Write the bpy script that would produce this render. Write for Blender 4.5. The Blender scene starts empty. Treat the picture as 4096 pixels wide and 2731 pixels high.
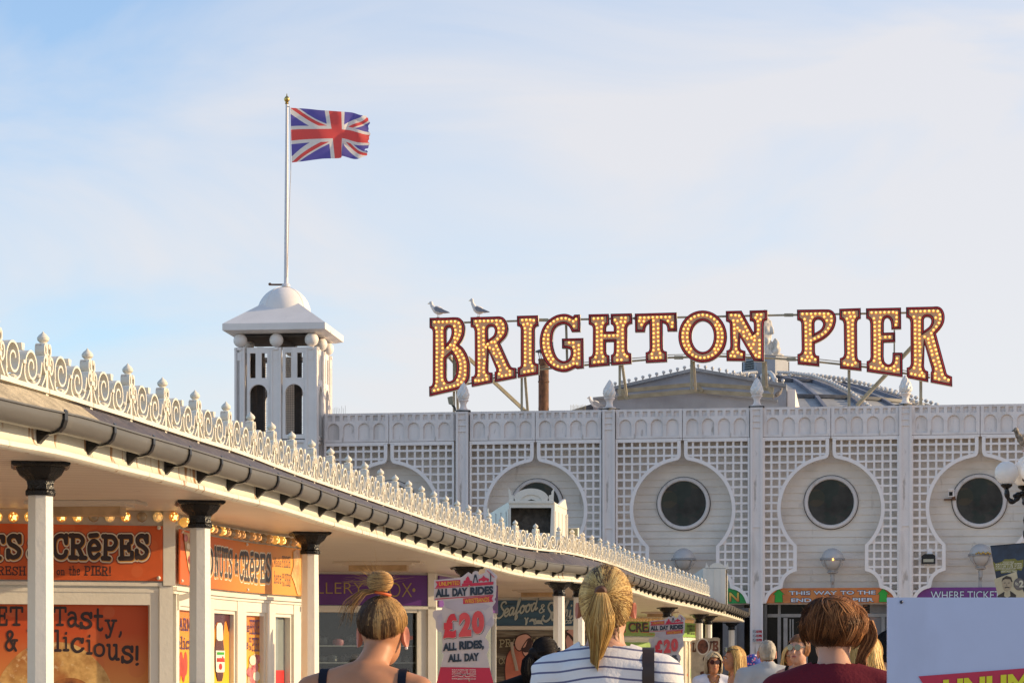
import bpy, math, random
from math import pi, sin, cos, sqrt, radians, atan2
from mathutils import Vector, Matrix, Quaternion, noise as mnoise
from mathutils.geometry import tessellate_polygon, delaunay_2d_cdt
random.seed(7)
R = random.random
SC = bpy.context.scene
COL = SC.collection
V = Vector

# ------------------------------------------------------------ camera, sky, sun, exposure
EYE, F, HY = 1.42, 9990.0, 2679.0        # eye height, focal length and horizon row in photo pixels (4096 x 2731)
cam = bpy.data.cameras.new('camera')
camo = bpy.data.objects.new('camera', cam); COL.objects.link(camo)
camo.location = (0, 0, EYE); camo.rotation_euler = (pi/2, 0, 0)
cam.sensor_width = 36; cam.lens = F/4096*36
cam.shift_y = (HY-1365.5)/4096
cam.clip_start = .1; cam.clip_end = 6000
SC.camera = camo
SUN_EL, SUN_AZ = 17.0, 5.0               # azimuth measured from +X towards +Y
sd = V((cos(radians(SUN_AZ))*cos(radians(SUN_EL)), sin(radians(SUN_AZ))*cos(radians(SUN_EL)), sin(radians(SUN_EL))))
sun = bpy.data.lights.new('sun', 'SUN'); sun.energy = 4.2; sun.angle = radians(.5); sun.color = (1, .74, .43)
suno = bpy.data.objects.new('sun', sun); COL.objects.link(suno)
suno.rotation_euler = sd.to_track_quat('Z', 'Y').to_euler()
w = bpy.data.worlds.new('World'); SC.world = w; w.use_nodes = True
nt = w.node_tree; nt.nodes.clear()
def nd(t, typ, **kw):
    n = t.nodes.new(typ)
    for k, v in kw.items(): setattr(n, k, v)
    return n
sky = nd(nt, 'ShaderNodeTexSky', sky_type='NISHITA', sun_disc=False)
sky.sun_elevation = radians(SUN_EL); sky.sun_rotation = radians(90-SUN_AZ)
sky.air_density = 1.0; sky.dust_density = .3; sky.ozone_density = 2.0
tc = nd(nt, 'ShaderNodeTexCoord')
mp = nd(nt, 'ShaderNodeMapping'); mp.inputs['Scale'].default_value = (1.0, 1.0, 2.6); mp.inputs['Rotation'].default_value = (0, radians(14), radians(20)); mp.inputs['Location'].default_value = (.35, .0, .12)
n1 = nd(nt, 'ShaderNodeTexNoise'); n1.inputs['Scale'].default_value = 5.0; n1.inputs['Detail'].default_value = 8; n1.inputs['Roughness'].default_value = .52; n1.inputs['Distortion'].default_value = .7
cr = nd(nt, 'ShaderNodeValToRGB'); cr.color_ramp.elements[0].position = .22; cr.color_ramp.elements[1].position = .62
cr.color_ramp.elements[0].color = (.12, .12, .12, 1); cr.color_ramp.elements[1].color = (.88, .88, .88, 1)
mx = nd(nt, 'ShaderNodeMixRGB'); mx.inputs[2].default_value = (4.1, 3.98, 4.03, 1)
bg = nd(nt, 'ShaderNodeBackground'); bg.inputs['Strength'].default_value = .15
wo = nd(nt, 'ShaderNodeOutputWorld')
L = nt.links.new
L(tc.outputs['Generated'], mp.inputs['Vector']); L(mp.outputs[0], n1.inputs['Vector'])
dt = nd(nt, 'ShaderNodeVectorMath', operation='DOT_PRODUCT'); dt.inputs[1].default_value = (.85, 0, -1.35); L(tc.outputs['Generated'], dt.inputs[0])     # more cloud low down and towards the sun
ad = nd(nt, 'ShaderNodeMath', operation='ADD'); L(n1.outputs['Fac'], ad.inputs[0]); L(dt.outputs['Value'], ad.inputs[1])
a2 = nd(nt, 'ShaderNodeMath', operation='ADD'); L(ad.outputs[0], a2.inputs[0]); a2.inputs[1].default_value = .245; L(a2.outputs[0], cr.inputs[0])
L(cr.outputs[0], mx.inputs[0]); tint = nd(nt, 'ShaderNodeMixRGB', blend_type='MULTIPLY'); tint.inputs[0].default_value = 1; tint.inputs[2].default_value = (.97, 1.06, 1.16, 1); L(sky.outputs[0], tint.inputs[1]); L(tint.outputs[0], mx.inputs[1]); L(mx.outputs[0], bg.inputs[0]); L(bg.outputs[0], wo.inputs[0])
SC.view_settings.view_transform = 'Standard'; SC.view_settings.look = 'None'
SC.view_settings.exposure = 0.46; SC.view_settings.gamma = 1
SC.cycles.max_bounces = 8; SC.cycles.transparent_max_bounces = 12

# ------------------------------------------------------------ materials
MATS = {}
def M(name, col, rough=.55, var=.10, vs=2.0, bump=0, bs=30, metal=0, emit=None, es=0, stretch=None, col2=None, coat=0, spec=.5, lo=.35, hi=.65):
    """principled material whose colour wanders between two tones by object-space noise"""
    if name in MATS: return MATS[name]
    m = bpy.data.materials.new(name); m.use_nodes = True; t = m.node_tree; p = t.nodes['Principled BSDF']
    c = tuple(col); c1 = tuple(max(0, x*(1-var)) for x in c); c2 = tuple(col2) if col2 else tuple(min(1, x*(1+var)) for x in c)
    co = nd(t, 'ShaderNodeTexCoord'); mpn = nd(t, 'ShaderNodeMapping')
    if stretch: mpn.inputs['Scale'].default_value = stretch
    no = nd(t, 'ShaderNodeTexNoise'); no.inputs['Scale'].default_value = vs; no.inputs['Detail'].default_value = 7; no.inputs['Roughness'].default_value = .6
    ra = nd(t, 'ShaderNodeValToRGB'); ra.color_ramp.elements[0].position = lo; ra.color_ramp.elements[1].position = hi
    ra.color_ramp.elements[0].color = (*c1, 1); ra.color_ramp.elements[1].color = (*c2, 1)
    k = t.links.new
    k(co.outputs['Object'], mpn.inputs[0]); k(mpn.outputs[0], no.inputs['Vector']); k(no.outputs['Fac'], ra.inputs[0]); k(ra.outputs[0], p.inputs['Base Color'])
    p.inputs['Roughness'].default_value = rough; p.inputs['Metallic'].default_value = metal
    p.inputs['Specular IOR Level'].default_value = spec; p.inputs['Coat Weight'].default_value = coat
    if bump:
        nb = nd(t, 'ShaderNodeTexNoise'); nb.inputs['Scale'].default_value = bs; nb.inputs['Detail'].default_value = 5
        b = nd(t, 'ShaderNodeBump'); b.inputs['Strength'].default_value = bump; b.inputs['Distance'].default_value = .02
        k(mpn.outputs[0], nb.inputs['Vector']); k(nb.outputs['Fac'], b.inputs['Height']); k(b.outputs[0], p.inputs['Normal'])
    if emit:
        p.inputs['Emission Color'].default_value = (*emit, 1); p.inputs['Emission Strength'].default_value = es
    m['p'] = 1; MATS[name] = m
    return m
def mixin(m, col, scale, thr, soft=.06, stretch=(1, 1, 1), amt=1.0, seed=0):
    """stains of a colour of their own laid over material m by a second noise"""
    t = m.node_tree; p = t.nodes['Principled BSDF']; src = p.inputs['Base Color'].links[0].from_socket
    co = nd(t, 'ShaderNodeTexCoord'); mpn = nd(t, 'ShaderNodeMapping'); mpn.inputs['Scale'].default_value = stretch; mpn.inputs['Location'].default_value = (seed, seed*1.7, seed*.3)
    no = nd(t, 'ShaderNodeTexNoise'); no.inputs['Scale'].default_value = scale; no.inputs['Detail'].default_value = 6
    ra = nd(t, 'ShaderNodeValToRGB'); ra.color_ramp.elements[0].position = thr; ra.color_ramp.elements[1].position = thr+soft
    ra.color_ramp.elements[0].color = (0, 0, 0, 1); ra.color_ramp.elements[1].color = (amt, amt, amt, 1)
    mm = nd(t, 'ShaderNodeMixRGB'); mm.inputs[2].default_value = (*col, 1); k = t.links.new
    k(co.outputs['Object'], mpn.inputs[0]); k(mpn.outputs[0], no.inputs['Vector']); k(no.outputs['Fac'], ra.inputs[0]); k(ra.outputs[0], mm.inputs[0]); k(src, mm.inputs[1]); k(mm.outputs[0], p.inputs['Base Color'])
    return m
def grad(m, axis, a, b, ca, cb, amt=1.0):
    """a printed two-colour blend along an object axis between a and b"""
    t = m.node_tree; p = t.nodes['Principled BSDF']; k = t.links.new
    co = nd(t, 'ShaderNodeTexCoord'); sx = nd(t, 'ShaderNodeSeparateXYZ'); mr = nd(t, 'ShaderNodeMapRange')
    mr.inputs[1].default_value = a; mr.inputs[2].default_value = b
    ra = nd(t, 'ShaderNodeValToRGB'); ra.color_ramp.elements[0].color = (*ca, 1); ra.color_ramp.elements[1].color = (*cb, 1)
    src = p.inputs['Base Color'].links[0].from_socket; mm = nd(t, 'ShaderNodeMixRGB'); mm.inputs[0].default_value = amt
    k(co.outputs['Object'], sx.inputs[0]); k(sx.outputs[axis], mr.inputs[0]); k(mr.outputs[0], ra.inputs[0]); k(src, mm.inputs[1]); k(ra.outputs[0], mm.inputs[2]); k(mm.outputs[0], p.inputs['Base Color'])
    return m
def spots(m, col, scale, r, amt=.35):
    t = m.node_tree; p = t.nodes['Principled BSDF']; k = t.links.new
    src = p.inputs['Base Color'].links[0].from_socket
    co = nd(t, 'ShaderNodeTexCoord'); vo = nd(t, 'ShaderNodeTexVoronoi'); vo.inputs['Scale'].default_value = scale
    ra = nd(t, 'ShaderNodeValToRGB'); ra.color_ramp.elements[0].position = r; ra.color_ramp.elements[1].position = r+.03
    ra.color_ramp.elements[0].color = (amt, amt, amt, 1); ra.color_ramp.elements[1].color = (0, 0, 0, 1)
    mm = nd(t, 'ShaderNodeMixRGB'); mm.inputs[2].default_value = (*col, 1)
    k(co.outputs['Object'], vo.inputs['Vector']); k(vo.outputs['Distance'], ra.inputs[0]); k(ra.outputs[0], mm.inputs[0]); k(src, mm.inputs[1]); k(mm.outputs[0], p.inputs['Base Color'])
    return m
WHITE = M('cream white gloss paint', (.74, .71, .63), .38, .05, 1.6, .12, 25)
mixin(WHITE, (.36, .30, .22), 5.0, .66, .12, (1, 1, .35), .5)
FACADE = M('matt off white painted boards', (.80, .735, .70), .7, .06, .7, .15, 14)
mixin(FACADE, (.40, .37, .34), 1.8, .52, .2, (1, 1, .2), .6, 3); mixin(FACADE, (.24, .19, .14), 5, .64, .08, (1, 1, .25), .6, 8)
SIDING = M('cream boards', (.75, .675, .59), .7, .07, .8, .12, 16)
mixin(SIDING, (.42, .38, .32), 2.2, .54, .2, (.4, .4, 1), .4, 5); mixin(SIDING, (.28, .22, .16), 4, .66, .08, (1, 1, .25), .4, 2)
LATT = M('white lattice paint', (.86, .80, .765), .6, .05, 1.2, .1, 20)
TOWER = M('white tower paint', (.82, .765, .72), .55, .06, .9, .12, 18)
mixin(TOWER, (.42, .39, .36), 2.0, .62, .15, (1, 1, .25), .3, 2)
BLACK = M('black iron gloss', (.007, .007, .008), .25, .3, 9, .6, 40, spec=.35)
BLACKP = M('black plastic strap', (.012, .012, .013), .35, .2, 5)
GUTT = M('grey gutter', (.115, .112, .108), .38, .12, 3, .05, 30, stretch=(1, .3, 1))
mixin(GUTT, (.19, .18, .16), 6, .62, .1, (3, .25, 1), .5, 1)
FELT = M('brown roofing felt', (.070, .048, .038), .45, .35, 5, .6, 22)
mixin(FELT, (.20, .17, .14), 7, .63, .08, (1, 1, 2), .7, 2)
STONE = M('beige stone coping', (.42, .355, .25), .85, .25, 9, .6, 60)
SOFF = M('soffit paint', (.69, .60, .50), .45, .06, 1.2)
RUST = M('rusty iron', (.16, .075, .04), .8, .4, 6, .4, 40)
mixin(RUST, (.045, .03, .025), 3, .55, .15, (3, 3, .6), .8, 4)
STEEL = M('khaki painted steel', (.30, .27, .19), .55, .2, 3, .1, 30)
GREY = M('grey roof paint', (.34, .35, .38), .6, .12, 1.3, .15, 12)
mixin(GREY, (.22, .22, .24), 1.6, .6, .15, (1, 1, .4), .5, 6)
GREYD = M('grey roof sheet', (.33, .33, .325), .6, .2, 1.5, .2, 10)
DARK = M('dark interior', (.012, .011, .011), .5, .3, 2)
ALU = M('dull aluminium', (.30, .29, .28), .45, .15, 3, metal=.3)
GOLD = M('gilded metal', (.62, .42, .12), .3, .2, 12, metal=1)
def glass_dark(name, c1, c2, vs, rough=.12):
    m = M(name, c1, rough, .3, vs, col2=c2, spec=.6 if c1[0] > .1 else .12)
    return m
STAINED = glass_dark('dark stained glass', (.040, .037, .034), (.066, .062, .054), 1.4, .16)
spots(STAINED, (.085, .065, .040), 1.6, .42, .6); mixin(STAINED, (.022, .042, .034), 1.1, .52, .02, (1, 1, 1.4), .45, 3)
DGLASS = glass_dark('dark door glass', (.008, .008, .008), (.02, .018, .015), 1.0, .08)
def clear_glass(name, tint=(1, 1, 1), mixf=.16):
    m = bpy.data.materials.new(name); m.use_nodes = True; t = m.node_tree; t.nodes.clear()
    o = nd(t, 'ShaderNodeOutputMaterial'); a = nd(t, 'ShaderNodeBsdfTransparent'); a.inputs[0].default_value = (*tint, 1)
    g = nd(t, 'ShaderNodeBsdfGlossy'); g.inputs['Roughness'].default_value = .03; x = nd(t, 'ShaderNodeMixShader'); x.inputs[0].default_value = mixf
    t.links.new(a.outputs[0], x.inputs[1]); t.links.new(g.outputs[0], x.inputs[2]); t.links.new(x.outputs[0], o.inputs[0])
    MATS[name] = m; return m
PANE = clear_glass('window pane', (.9, .93, .93), .05)
OPAL = M('opal glass', (.92, .90, .87), .18, .02, 2, spec=.6)
_t = OPAL.node_tree; _m = nd(_t, 'ShaderNodeMixShader'); _m.inputs[0].default_value = .4; _l = nd(_t, 'ShaderNodeBsdfTranslucent'); _l.inputs[0].default_value = (.95, .93, .9, 1)
_t.links.new(_t.nodes['Principled BSDF'].outputs[0], _m.inputs[1]); _t.links.new(_l.outputs[0], _m.inputs[2]); _t.links.new(_m.outputs[0], _t.nodes['Material Output'].inputs[0])
BULBGLASS = clear_glass('clear bulb glass', (.95, .9, .82), .22)

# ------------------------------------------------------------ frames and mesh building
def P(sx, sy, Y): return V(((sx-2048)/F*Y, Y, EYE+(HY-sy)/F*Y))
class Pl:
    """upright wall plane: passes (0,Y0), runs towards (1,-t); d is distance out of it towards the viewer's side"""
    def __init__(s, Y0, t=0.0):
        s.Y0, s.t = Y0, t; l = sqrt(1+t*t); s.u = V((1/l, -t/l, 0)); s.n = V((-t/l, -1/l, 0)); s.o = V((0, Y0, 0)); s.l = l
    def at(s, u, z, d=0): return s.o+s.u*u+s.n*d+V((0, 0, z))
    def uz(s, sx, sy):
        k = (sx-2048)/F; Y = s.Y0/(1+s.t*k); return (k*Y*s.l, EYE+(HY-sy)/F*Y)
    def px(s, sx, sy, d=0): u, z = s.uz(sx, sy); return s.at(u, z, d)
class Curv:
    """upright wall bent along a plan polyline"""
    def __init__(s, pts, n=40):
        q = smooth2(pts, n); s.q = [V((x, y, 0)) for x, y in q]; s.a = [0]
        for i in range(1, len(q)): s.a.append(s.a[-1]+(s.q[i]-s.q[i-1]).length)
        s.len = s.a[-1]
    def at(s, u, z, d=0):
        i = 1
        while i < len(s.a)-1 and s.a[i] < u: i += 1
        a, b = s.q[i-1], s.q[i]; f = (u-s.a[i-1])/(s.a[i]-s.a[i-1]); t = (b-a).normalized()
        return a+(b-a)*f+V((t.y, -t.x, 0))*d+V((0, 0, z))
    def uz(s, sx, sy):
        k = (sx-2048)/F; best = None
        for i in range(1, len(s.q)):
            a, b = s.q[i-1], s.q[i]; fa, fb = a.x-k*a.y, b.x-k*b.y
            if (fa <= 0) != (fb <= 0) or i == len(s.q)-1:
                f = fa/(fa-fb) if abs(fa-fb) > 1e-9 else 0
                best = s.a[i-1]+f*(s.a[i]-s.a[i-1]); Y = a.y+(b.y-a.y)*f
                if 0 <= f <= 1: break
        return (best, EYE+(HY-sy)/F*Y)
    def px(s, sx, sy, d=0): u, z = s.uz(sx, sy); return s.at(u, z, d)
def smooth2(pts, n=8):
    """Catmull-Rom through 2-D or 3-D points"""
    P_ = [V(p) for p in pts]; out = []
    for i in range(len(P_)-1):
        a = P_[i-1] if i else P_[0]*2-P_[1]; b, c = P_[i], P_[i+1]; d = P_[i+2] if i+2 < len(P_) else P_[-1]*2-P_[-2]
        m = max(2, n//(len(P_)-1)) if n > 12 else n
        for j in range(m):
            t = j/m; out.append(.5*((2*b)+(c-a)*t+(2*a-5*b+4*c-d)*t*t+(3*b-a-3*c+d)*t**3))
    out.append(P_[-1]); return [tuple(x) for x in out]
def path2(segs, n=5):
    """polygon from corner points and ('c', [...]) smooth runs"""
    o = []
    for s in segs:
        if s[0] == 'c':
            for p in smooth2(s[1], n): o.append(tuple(p))
        else: o.append(tuple(s))
    r = []
    for p in o:
        if not r or (p[0]-r[-1][0])**2+(p[1]-r[-1][1])**2 > 1e-8: r.append(p)
    if (r[0][0]-r[-1][0])**2+(r[0][1]-r[-1][1])**2 < 1e-8: r.pop()
    return r
def area(p): return .5*sum(p[i-1][0]*p[i][1]-p[i][0]*p[i-1][1] for i in range(len(p)))
def inset(p, d):
    """mitred offset of a closed polygon, d > 0 shrinks it"""
    s = 1 if area(p) > 0 else -1; n = len(p); o = []
    for i in range(n):
        a, b, c = V(p[i-1]), V(p[i]), V(p[(i+1) % n]); e, f = (b-a), (c-b)
        if e.length < 1e-9 or f.length < 1e-9: o.append(tuple(b)); continue
        e.normalize(); f.normalize(); n1, n2 = V((-e.y, e.x))*s, V((-f.y, f.x))*s; m = n1+n2
        if m.length < 1e-6: m = n1.copy()
        m.normalize(); k = d/max(.45, m.dot(n1)); o.append(tuple(b+m*k))
    return o
def union2d(polys, eps=1e-5):
    vs, fs = [], []
    for p in polys:
        if area(p) < 0: p = p[::-1]
        fs.append(list(range(len(vs), len(vs)+len(p)))); vs += [V((q[0], q[1])) for q in p]
    r = delaunay_2d_cdt(vs, [], fs, 1, eps)
    return [tuple(x) for x in r[0]], [tuple(x) for x, o in zip(r[2], r[5]) if len(o)]
def ribbon2d(pts, wd, closed=False, taper=None):
    """list of quads/joints polygons for a stroke of width wd"""
    out = []; n = len(pts); h = wd/2
    for i in range(n-1):
        a, b = V(pts[i]), V(pts[i+1]); e = b-a
        if e.length < 1e-9: continue
        e.normalize(); q = V((-e.y, e.x))*h; x = e*h*.12
        out.append([tuple(a-x+q), tuple(a-x-q), tuple(b+x-q), tuple(b+x+q)])
        if i: out.append([(a.x+h*cos(k*pi/3+.3), a.y+h*sin(k*pi/3+.3)) for k in range(6)])
    return out
class MB:
    def __init__(s): s.v, s.f, s.m = [], [], []
    def add(s, vs, fs, mi=0):
        o = len(s.v); s.v += [V(p) for p in vs]; s.f += [tuple(i+o for i in f) for f in fs]; s.m += [mi]*len(fs); return s
    def hexa(s, p, mi=0):     # 8 points: bottom 0-3, top 4-7
        return s.add(p, [(3, 2, 1, 0), (4, 5, 6, 7), (0, 1, 5, 4), (1, 2, 6, 5), (2, 3, 7, 6), (3, 0, 4, 7)], mi)
    def box(s, c, sz, rz=0, mi=0, mat=None):
        x, y, z = sz[0]/2, sz[1]/2, sz[2]/2; c = V(c); ca, sa = cos(rz), sin(rz); q = []
        for dz in (-z, z):
            for dx, dy in ((-x, -y), (x, -y), (x, y), (-x, y)):
                p = V((dx*ca-dy*sa, dx*sa+dy*ca, dz)); q.append((mat @ p if mat else p)+c)
        return s.hexa(q, mi)
    def slab(s, fr, u0, u1, z0, z1, d0, d1, mi=0, n=1):
        for i in range(n):
            a, b = u0+(u1-u0)*i/n, u0+(u1-u0)*(i+1)/n
            s.hexa([fr.at(a, z0, d1), fr.at(b, z0, d1), fr.at(b, z0, d0), fr.at(a, z0, d0), fr.at(a, z1, d1), fr.at(b, z1, d1), fr.at(b, z1, d0), fr.at(a, z1, d0)], mi)
        return s
    def prism(s, fr, outer, holes=(), d0=0, d1=.02, mi=0, ms=None, back=True):
        """polygon (u,z) with holes, thickness d0..d1"""
        loops = [outer if area(outer) > 0 else outer[::-1]]+[h if area(h) < 0 else h[::-1] for h in holes]
        flat = [p for l in loops for p in l]; tr = tessellate_polygon([[V((p[0], p[1], 0)) for p in l] for l in loops])
        n = len(flat); vs = [fr.at(p[0], p[1], d1) for p in flat]
        fs = []
        for t in tr:
            a, b, c = (flat[i] for i in t)
            fs.append(t if (b[0]-a[0])*(c[1]-a[1])-(c[0]-a[0])*(b[1]-a[1]) > 0 else t[::-1])
        s.add(vs, fs, mi)
        if d0 == d1: return s
        vs = [fr.at(p[0], p[1], d1) for p in flat]+[fr.at(p[0], p[1], d0) for p in flat]; side = []; o = 0
        for l in loops:
            m = len(l)
            for i in range(m): j = (i+1) % m; side.append((o+j, o+i, n+o+i, n+o+j))
            o += m
        s.add(vs, side+([tuple(n+i for i in f[::-1]) for f in fs] if back else []), mi if ms is None else ms); return s
    def sheet(s, fr, vs2, fs, d, mi=0, fn=None):
        fs2 = []
        for t in fs:
            a, b, c = vs2[t[0]], vs2[t[1]], vs2[t[2]]
            fs2.append(t if (b[0]-a[0])*(c[1]-a[1])-(c[0]-a[0])*(b[1]-a[1]) > 0 else tuple(t)[::-1])
        return s.add([fr.at(*(fn(p) if fn else p[:2]), d) for p in vs2], fs2, mi)
    def tube(s, pts, r, n=8, closed=False, mi=0, caps=True):
        pts = [V(p) for p in pts]; m = len(pts); rr = r if isinstance(r, (list, tuple)) else [r]*m; vs = []; up = None
        for i, p in enumerate(pts):
            t = (pts[(i+1) % m]-pts[i-1]) if closed else (pts[min(i+1, m-1)]-pts[max(i-1, 0)])
            t = t.normalized() if t.length > 1e-9 else V((0, 0, 1))
            if up is None: up = V((0, 0, 1)) if abs(t.z) < .9 else V((0, 1, 0))
            a = t.cross(up); a = a.normalized() if a.length > 1e-6 else t.orthogonal().normalized(); up = a.cross(t)
            for k in range(n): vs.append(p+(a*cos(2*pi*k/n)+up*sin(2*pi*k/n))*rr[i])
        fs = []
        for i in range(m if closed else m-1):
            for k in range(n): a, b = i*n, ((i+1) % m)*n; fs.append((a+k, b+k, b+(k+1) % n, a+(k+1) % n))
        if caps and not closed: fs += [tuple(range(n)), tuple(range((m-1)*n, m*n))[::-1]]
        return s.add(vs, fs, mi)
    def bar(s, a, b, wd, ht=None, mi=0):
        a, b = V(a), V(b); t = (b-a).normalized(); up = V((0, 0, 1)) if abs(t.z) < .95 else V((0, 1, 0)); x = t.cross(up).normalized(); y = x.cross(t); h = (ht or wd)/2; x = x*wd/2; y = y*h
        return s.hexa([a-x-y, a+x-y, b+x-y, b-x-y, a-x+y, a+x+y, b+x+y, b-x+y], mi)
    def lathe(s, prof, c, n=24, mi=0, rot=0, axis=None, capt=True, capb=True):
        c = V(c); vs = []; m = len(prof)
        q = V((0, 0, 1)).rotation_difference(V(axis)) if axis else None
        for r, z in prof:
            for k in range(n):
                p = V((r*cos(2*pi*k/n+rot), r*sin(2*pi*k/n+rot), z)); vs.append(c+(q @ p if q else p))
        fs = [(i*n+k, i*n+(k+1) % n, (i+1)*n+(k+1) % n, (i+1)*n+k) for i in range(m-1) for k in range(n)]
        if capb: fs.append(tuple(range(n))[::-1])
        if capt: fs.append(tuple(range((m-1)*n, m*n)))
        return s.add(vs, fs, mi)
    def ball(s, c, r, n=16, m=10, mi=0, rot=None):
        c = V(c); r = r if isinstance(r, (tuple, list)) else (r, r, r); vs = [V((0, 0, -r[2]))]; fs = []
        for i in range(1, m):
            a = -pi/2+pi*i/m
            for k in range(n): vs.append(V((r[0]*cos(a)*cos(2*pi*k/n), r[1]*cos(a)*sin(2*pi*k/n), r[2]*sin(a))))
        vs.append(V((0, 0, r[2]))); T = len(vs)-1
        for k in range(n): fs.append((0, 1+(k+1) % n, 1+k)); fs.append((T, T-n+k, T-n+(k+1) % n))
        for i in range(m-2):
            for k in range(n): a = 1+i*n; fs.append((a+k, a+(k+1) % n, a+n+(k+1) % n, a+n+k))
        if rot: q = rot.to_matrix() if isinstance(rot, Quaternion) else rot; vs = [q @ v for v in vs]
        return s.add([c+v for v in vs], fs, mi)
    def sweep(s, prof, line, closed=True, mi=0, caps=True):
        """profile [(off,z)] carried along plan line [(point, outward normal)]"""
        n = len(prof); vs = [V((p.x+nn.x*o, p.y+nn.y*o, z)) for p, nn in line for o, z in prof]; fs = []
        for i in range(len(line)-1):
            for k in range(n if closed else n-1): a, b = i*n, (i+1)*n; k2 = (k+1) % n; fs.append((a+k, b+k, b+k2, a+k2))
        if closed and caps: fs += [tuple(range(n)), tuple(range((len(line)-1)*n, len(line)*n))[::-1]]
        return s.add(vs, fs, mi)
    def build(s, name, mats, parent=None, loc=None, smooth=40, local=False, fix=True):
        me = bpy.data.meshes.new(name); o = V((0, 0, 0))
        if not local:
            if parent is not None:
                q = parent
                while q is not None: o = o+q.location; q = q.parent
            elif loc is not None: o = V(loc)
        me.from_pydata([tuple(p-o) for p in s.v], [], s.f)
        for m in (mats if isinstance(mats, (list, tuple)) else [mats]): me.materials.append(m)
        if len(me.materials) > 1: me.polygons.foreach_set('material_index', s.m)
        me.validate(); me.update()
        if fix:
            import bmesh
            bm = bmesh.new(); bm.from_mesh(me); bmesh.ops.recalc_face_normals(bm, faces=bm.faces); bm.to_mesh(me); bm.free()
        if smooth: me.shade_smooth(); me.set_sharp_from_angle(angle=radians(smooth))
        ob = bpy.data.objects.new(name, me); COL.objects.link(ob)
        if parent is not None: ob.parent = parent
        if loc is not None: ob.location = loc
        return ob
def tag(o, label=None, cat=None, group=None, kind=None):
    if label: o['label'] = label
    if cat: o['category'] = cat
    if group: o['group'] = group
    if kind: o['kind'] = kind
    return o
def thing(name, label, cat, loc=(0, 0, 0), group=None, rz=0):
    o = bpy.data.objects.new(name, None); COL.objects.link(o); o.empty_display_size = .2
    o.location = loc; o.rotation_euler = (0, 0, rz); return tag(o, label, cat, group)
def share(src, name, parent, loc=None, rz=None):
    c = src.copy(); COL.objects.link(c); c.name = name; c.parent = parent
    if loc is not None: c.location = loc
    if rz is not None: c.rotation_euler = (0, 0, rz)
    return c
def copy_thing(root, loc, rz=None, label=None, sc=None):
    r = root.copy(); COL.objects.link(r); r.location = loc
    if rz is not None: r.rotation_euler = (0, 0, rz)
    if sc: r.scale = (sc, sc, sc)
    if label: r['label'] = label
    for ch in list(root.children):
        c = ch.copy(); COL.objects.link(c); c.parent = r
        for g in list(ch.children):
            d = g.copy(); COL.objects.link(d); d.parent = c
    return r
# ------------------------------------------------------------ lettering
def text2d(s, bold=0.0, space=1.0):
    cu = bpy.data.curves.new('lettering', 'FONT'); cu.body = s; cu.offset = bold; cu.space_character = space; cu.resolution_u = 4
    ob = bpy.data.objects.new('lettering', cu); me = bpy.data.meshes.new_from_object(ob)
    vs = [(v.co.x, v.co.y) for v in me.vertices]; fs = []
    for p in me.polygons:
        q = list(p.vertices)
        for i in range(1, len(q)-1): fs.append((q[0], q[i], q[i+1]))
    bpy.data.objects.remove(ob); bpy.data.curves.remove(cu); bpy.data.meshes.remove(me)
    return vs, fs
def fit(vs, box, skew=0, rot=0, keep=None):
    x0, x1 = min(p[0] for p in keep or vs), max(p[0] for p in keep or vs); y0, y1 = min(p[1] for p in keep or vs), max(p[1] for p in keep or vs)
    u0, z0, u1, z1 = box; o = []
    for x, y in vs:
        a, b = (x-x0)/(x1-x0), (y-y0)/(y1-y0); u, z = u0+a*(u1-u0), z0+b*(z1-z0)
        o.append((u+skew*(z-z0), z+rot*(u-u0)))
    return o
def put(mb, fr, s, box, d, bold=0.0, skew=0, rot=0, mi=0, space=1.0):
    vs, fs = text2d(s, bold, space); return mb.sheet(fr, fit(vs, box, skew, rot), fs, d, mi)
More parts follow.
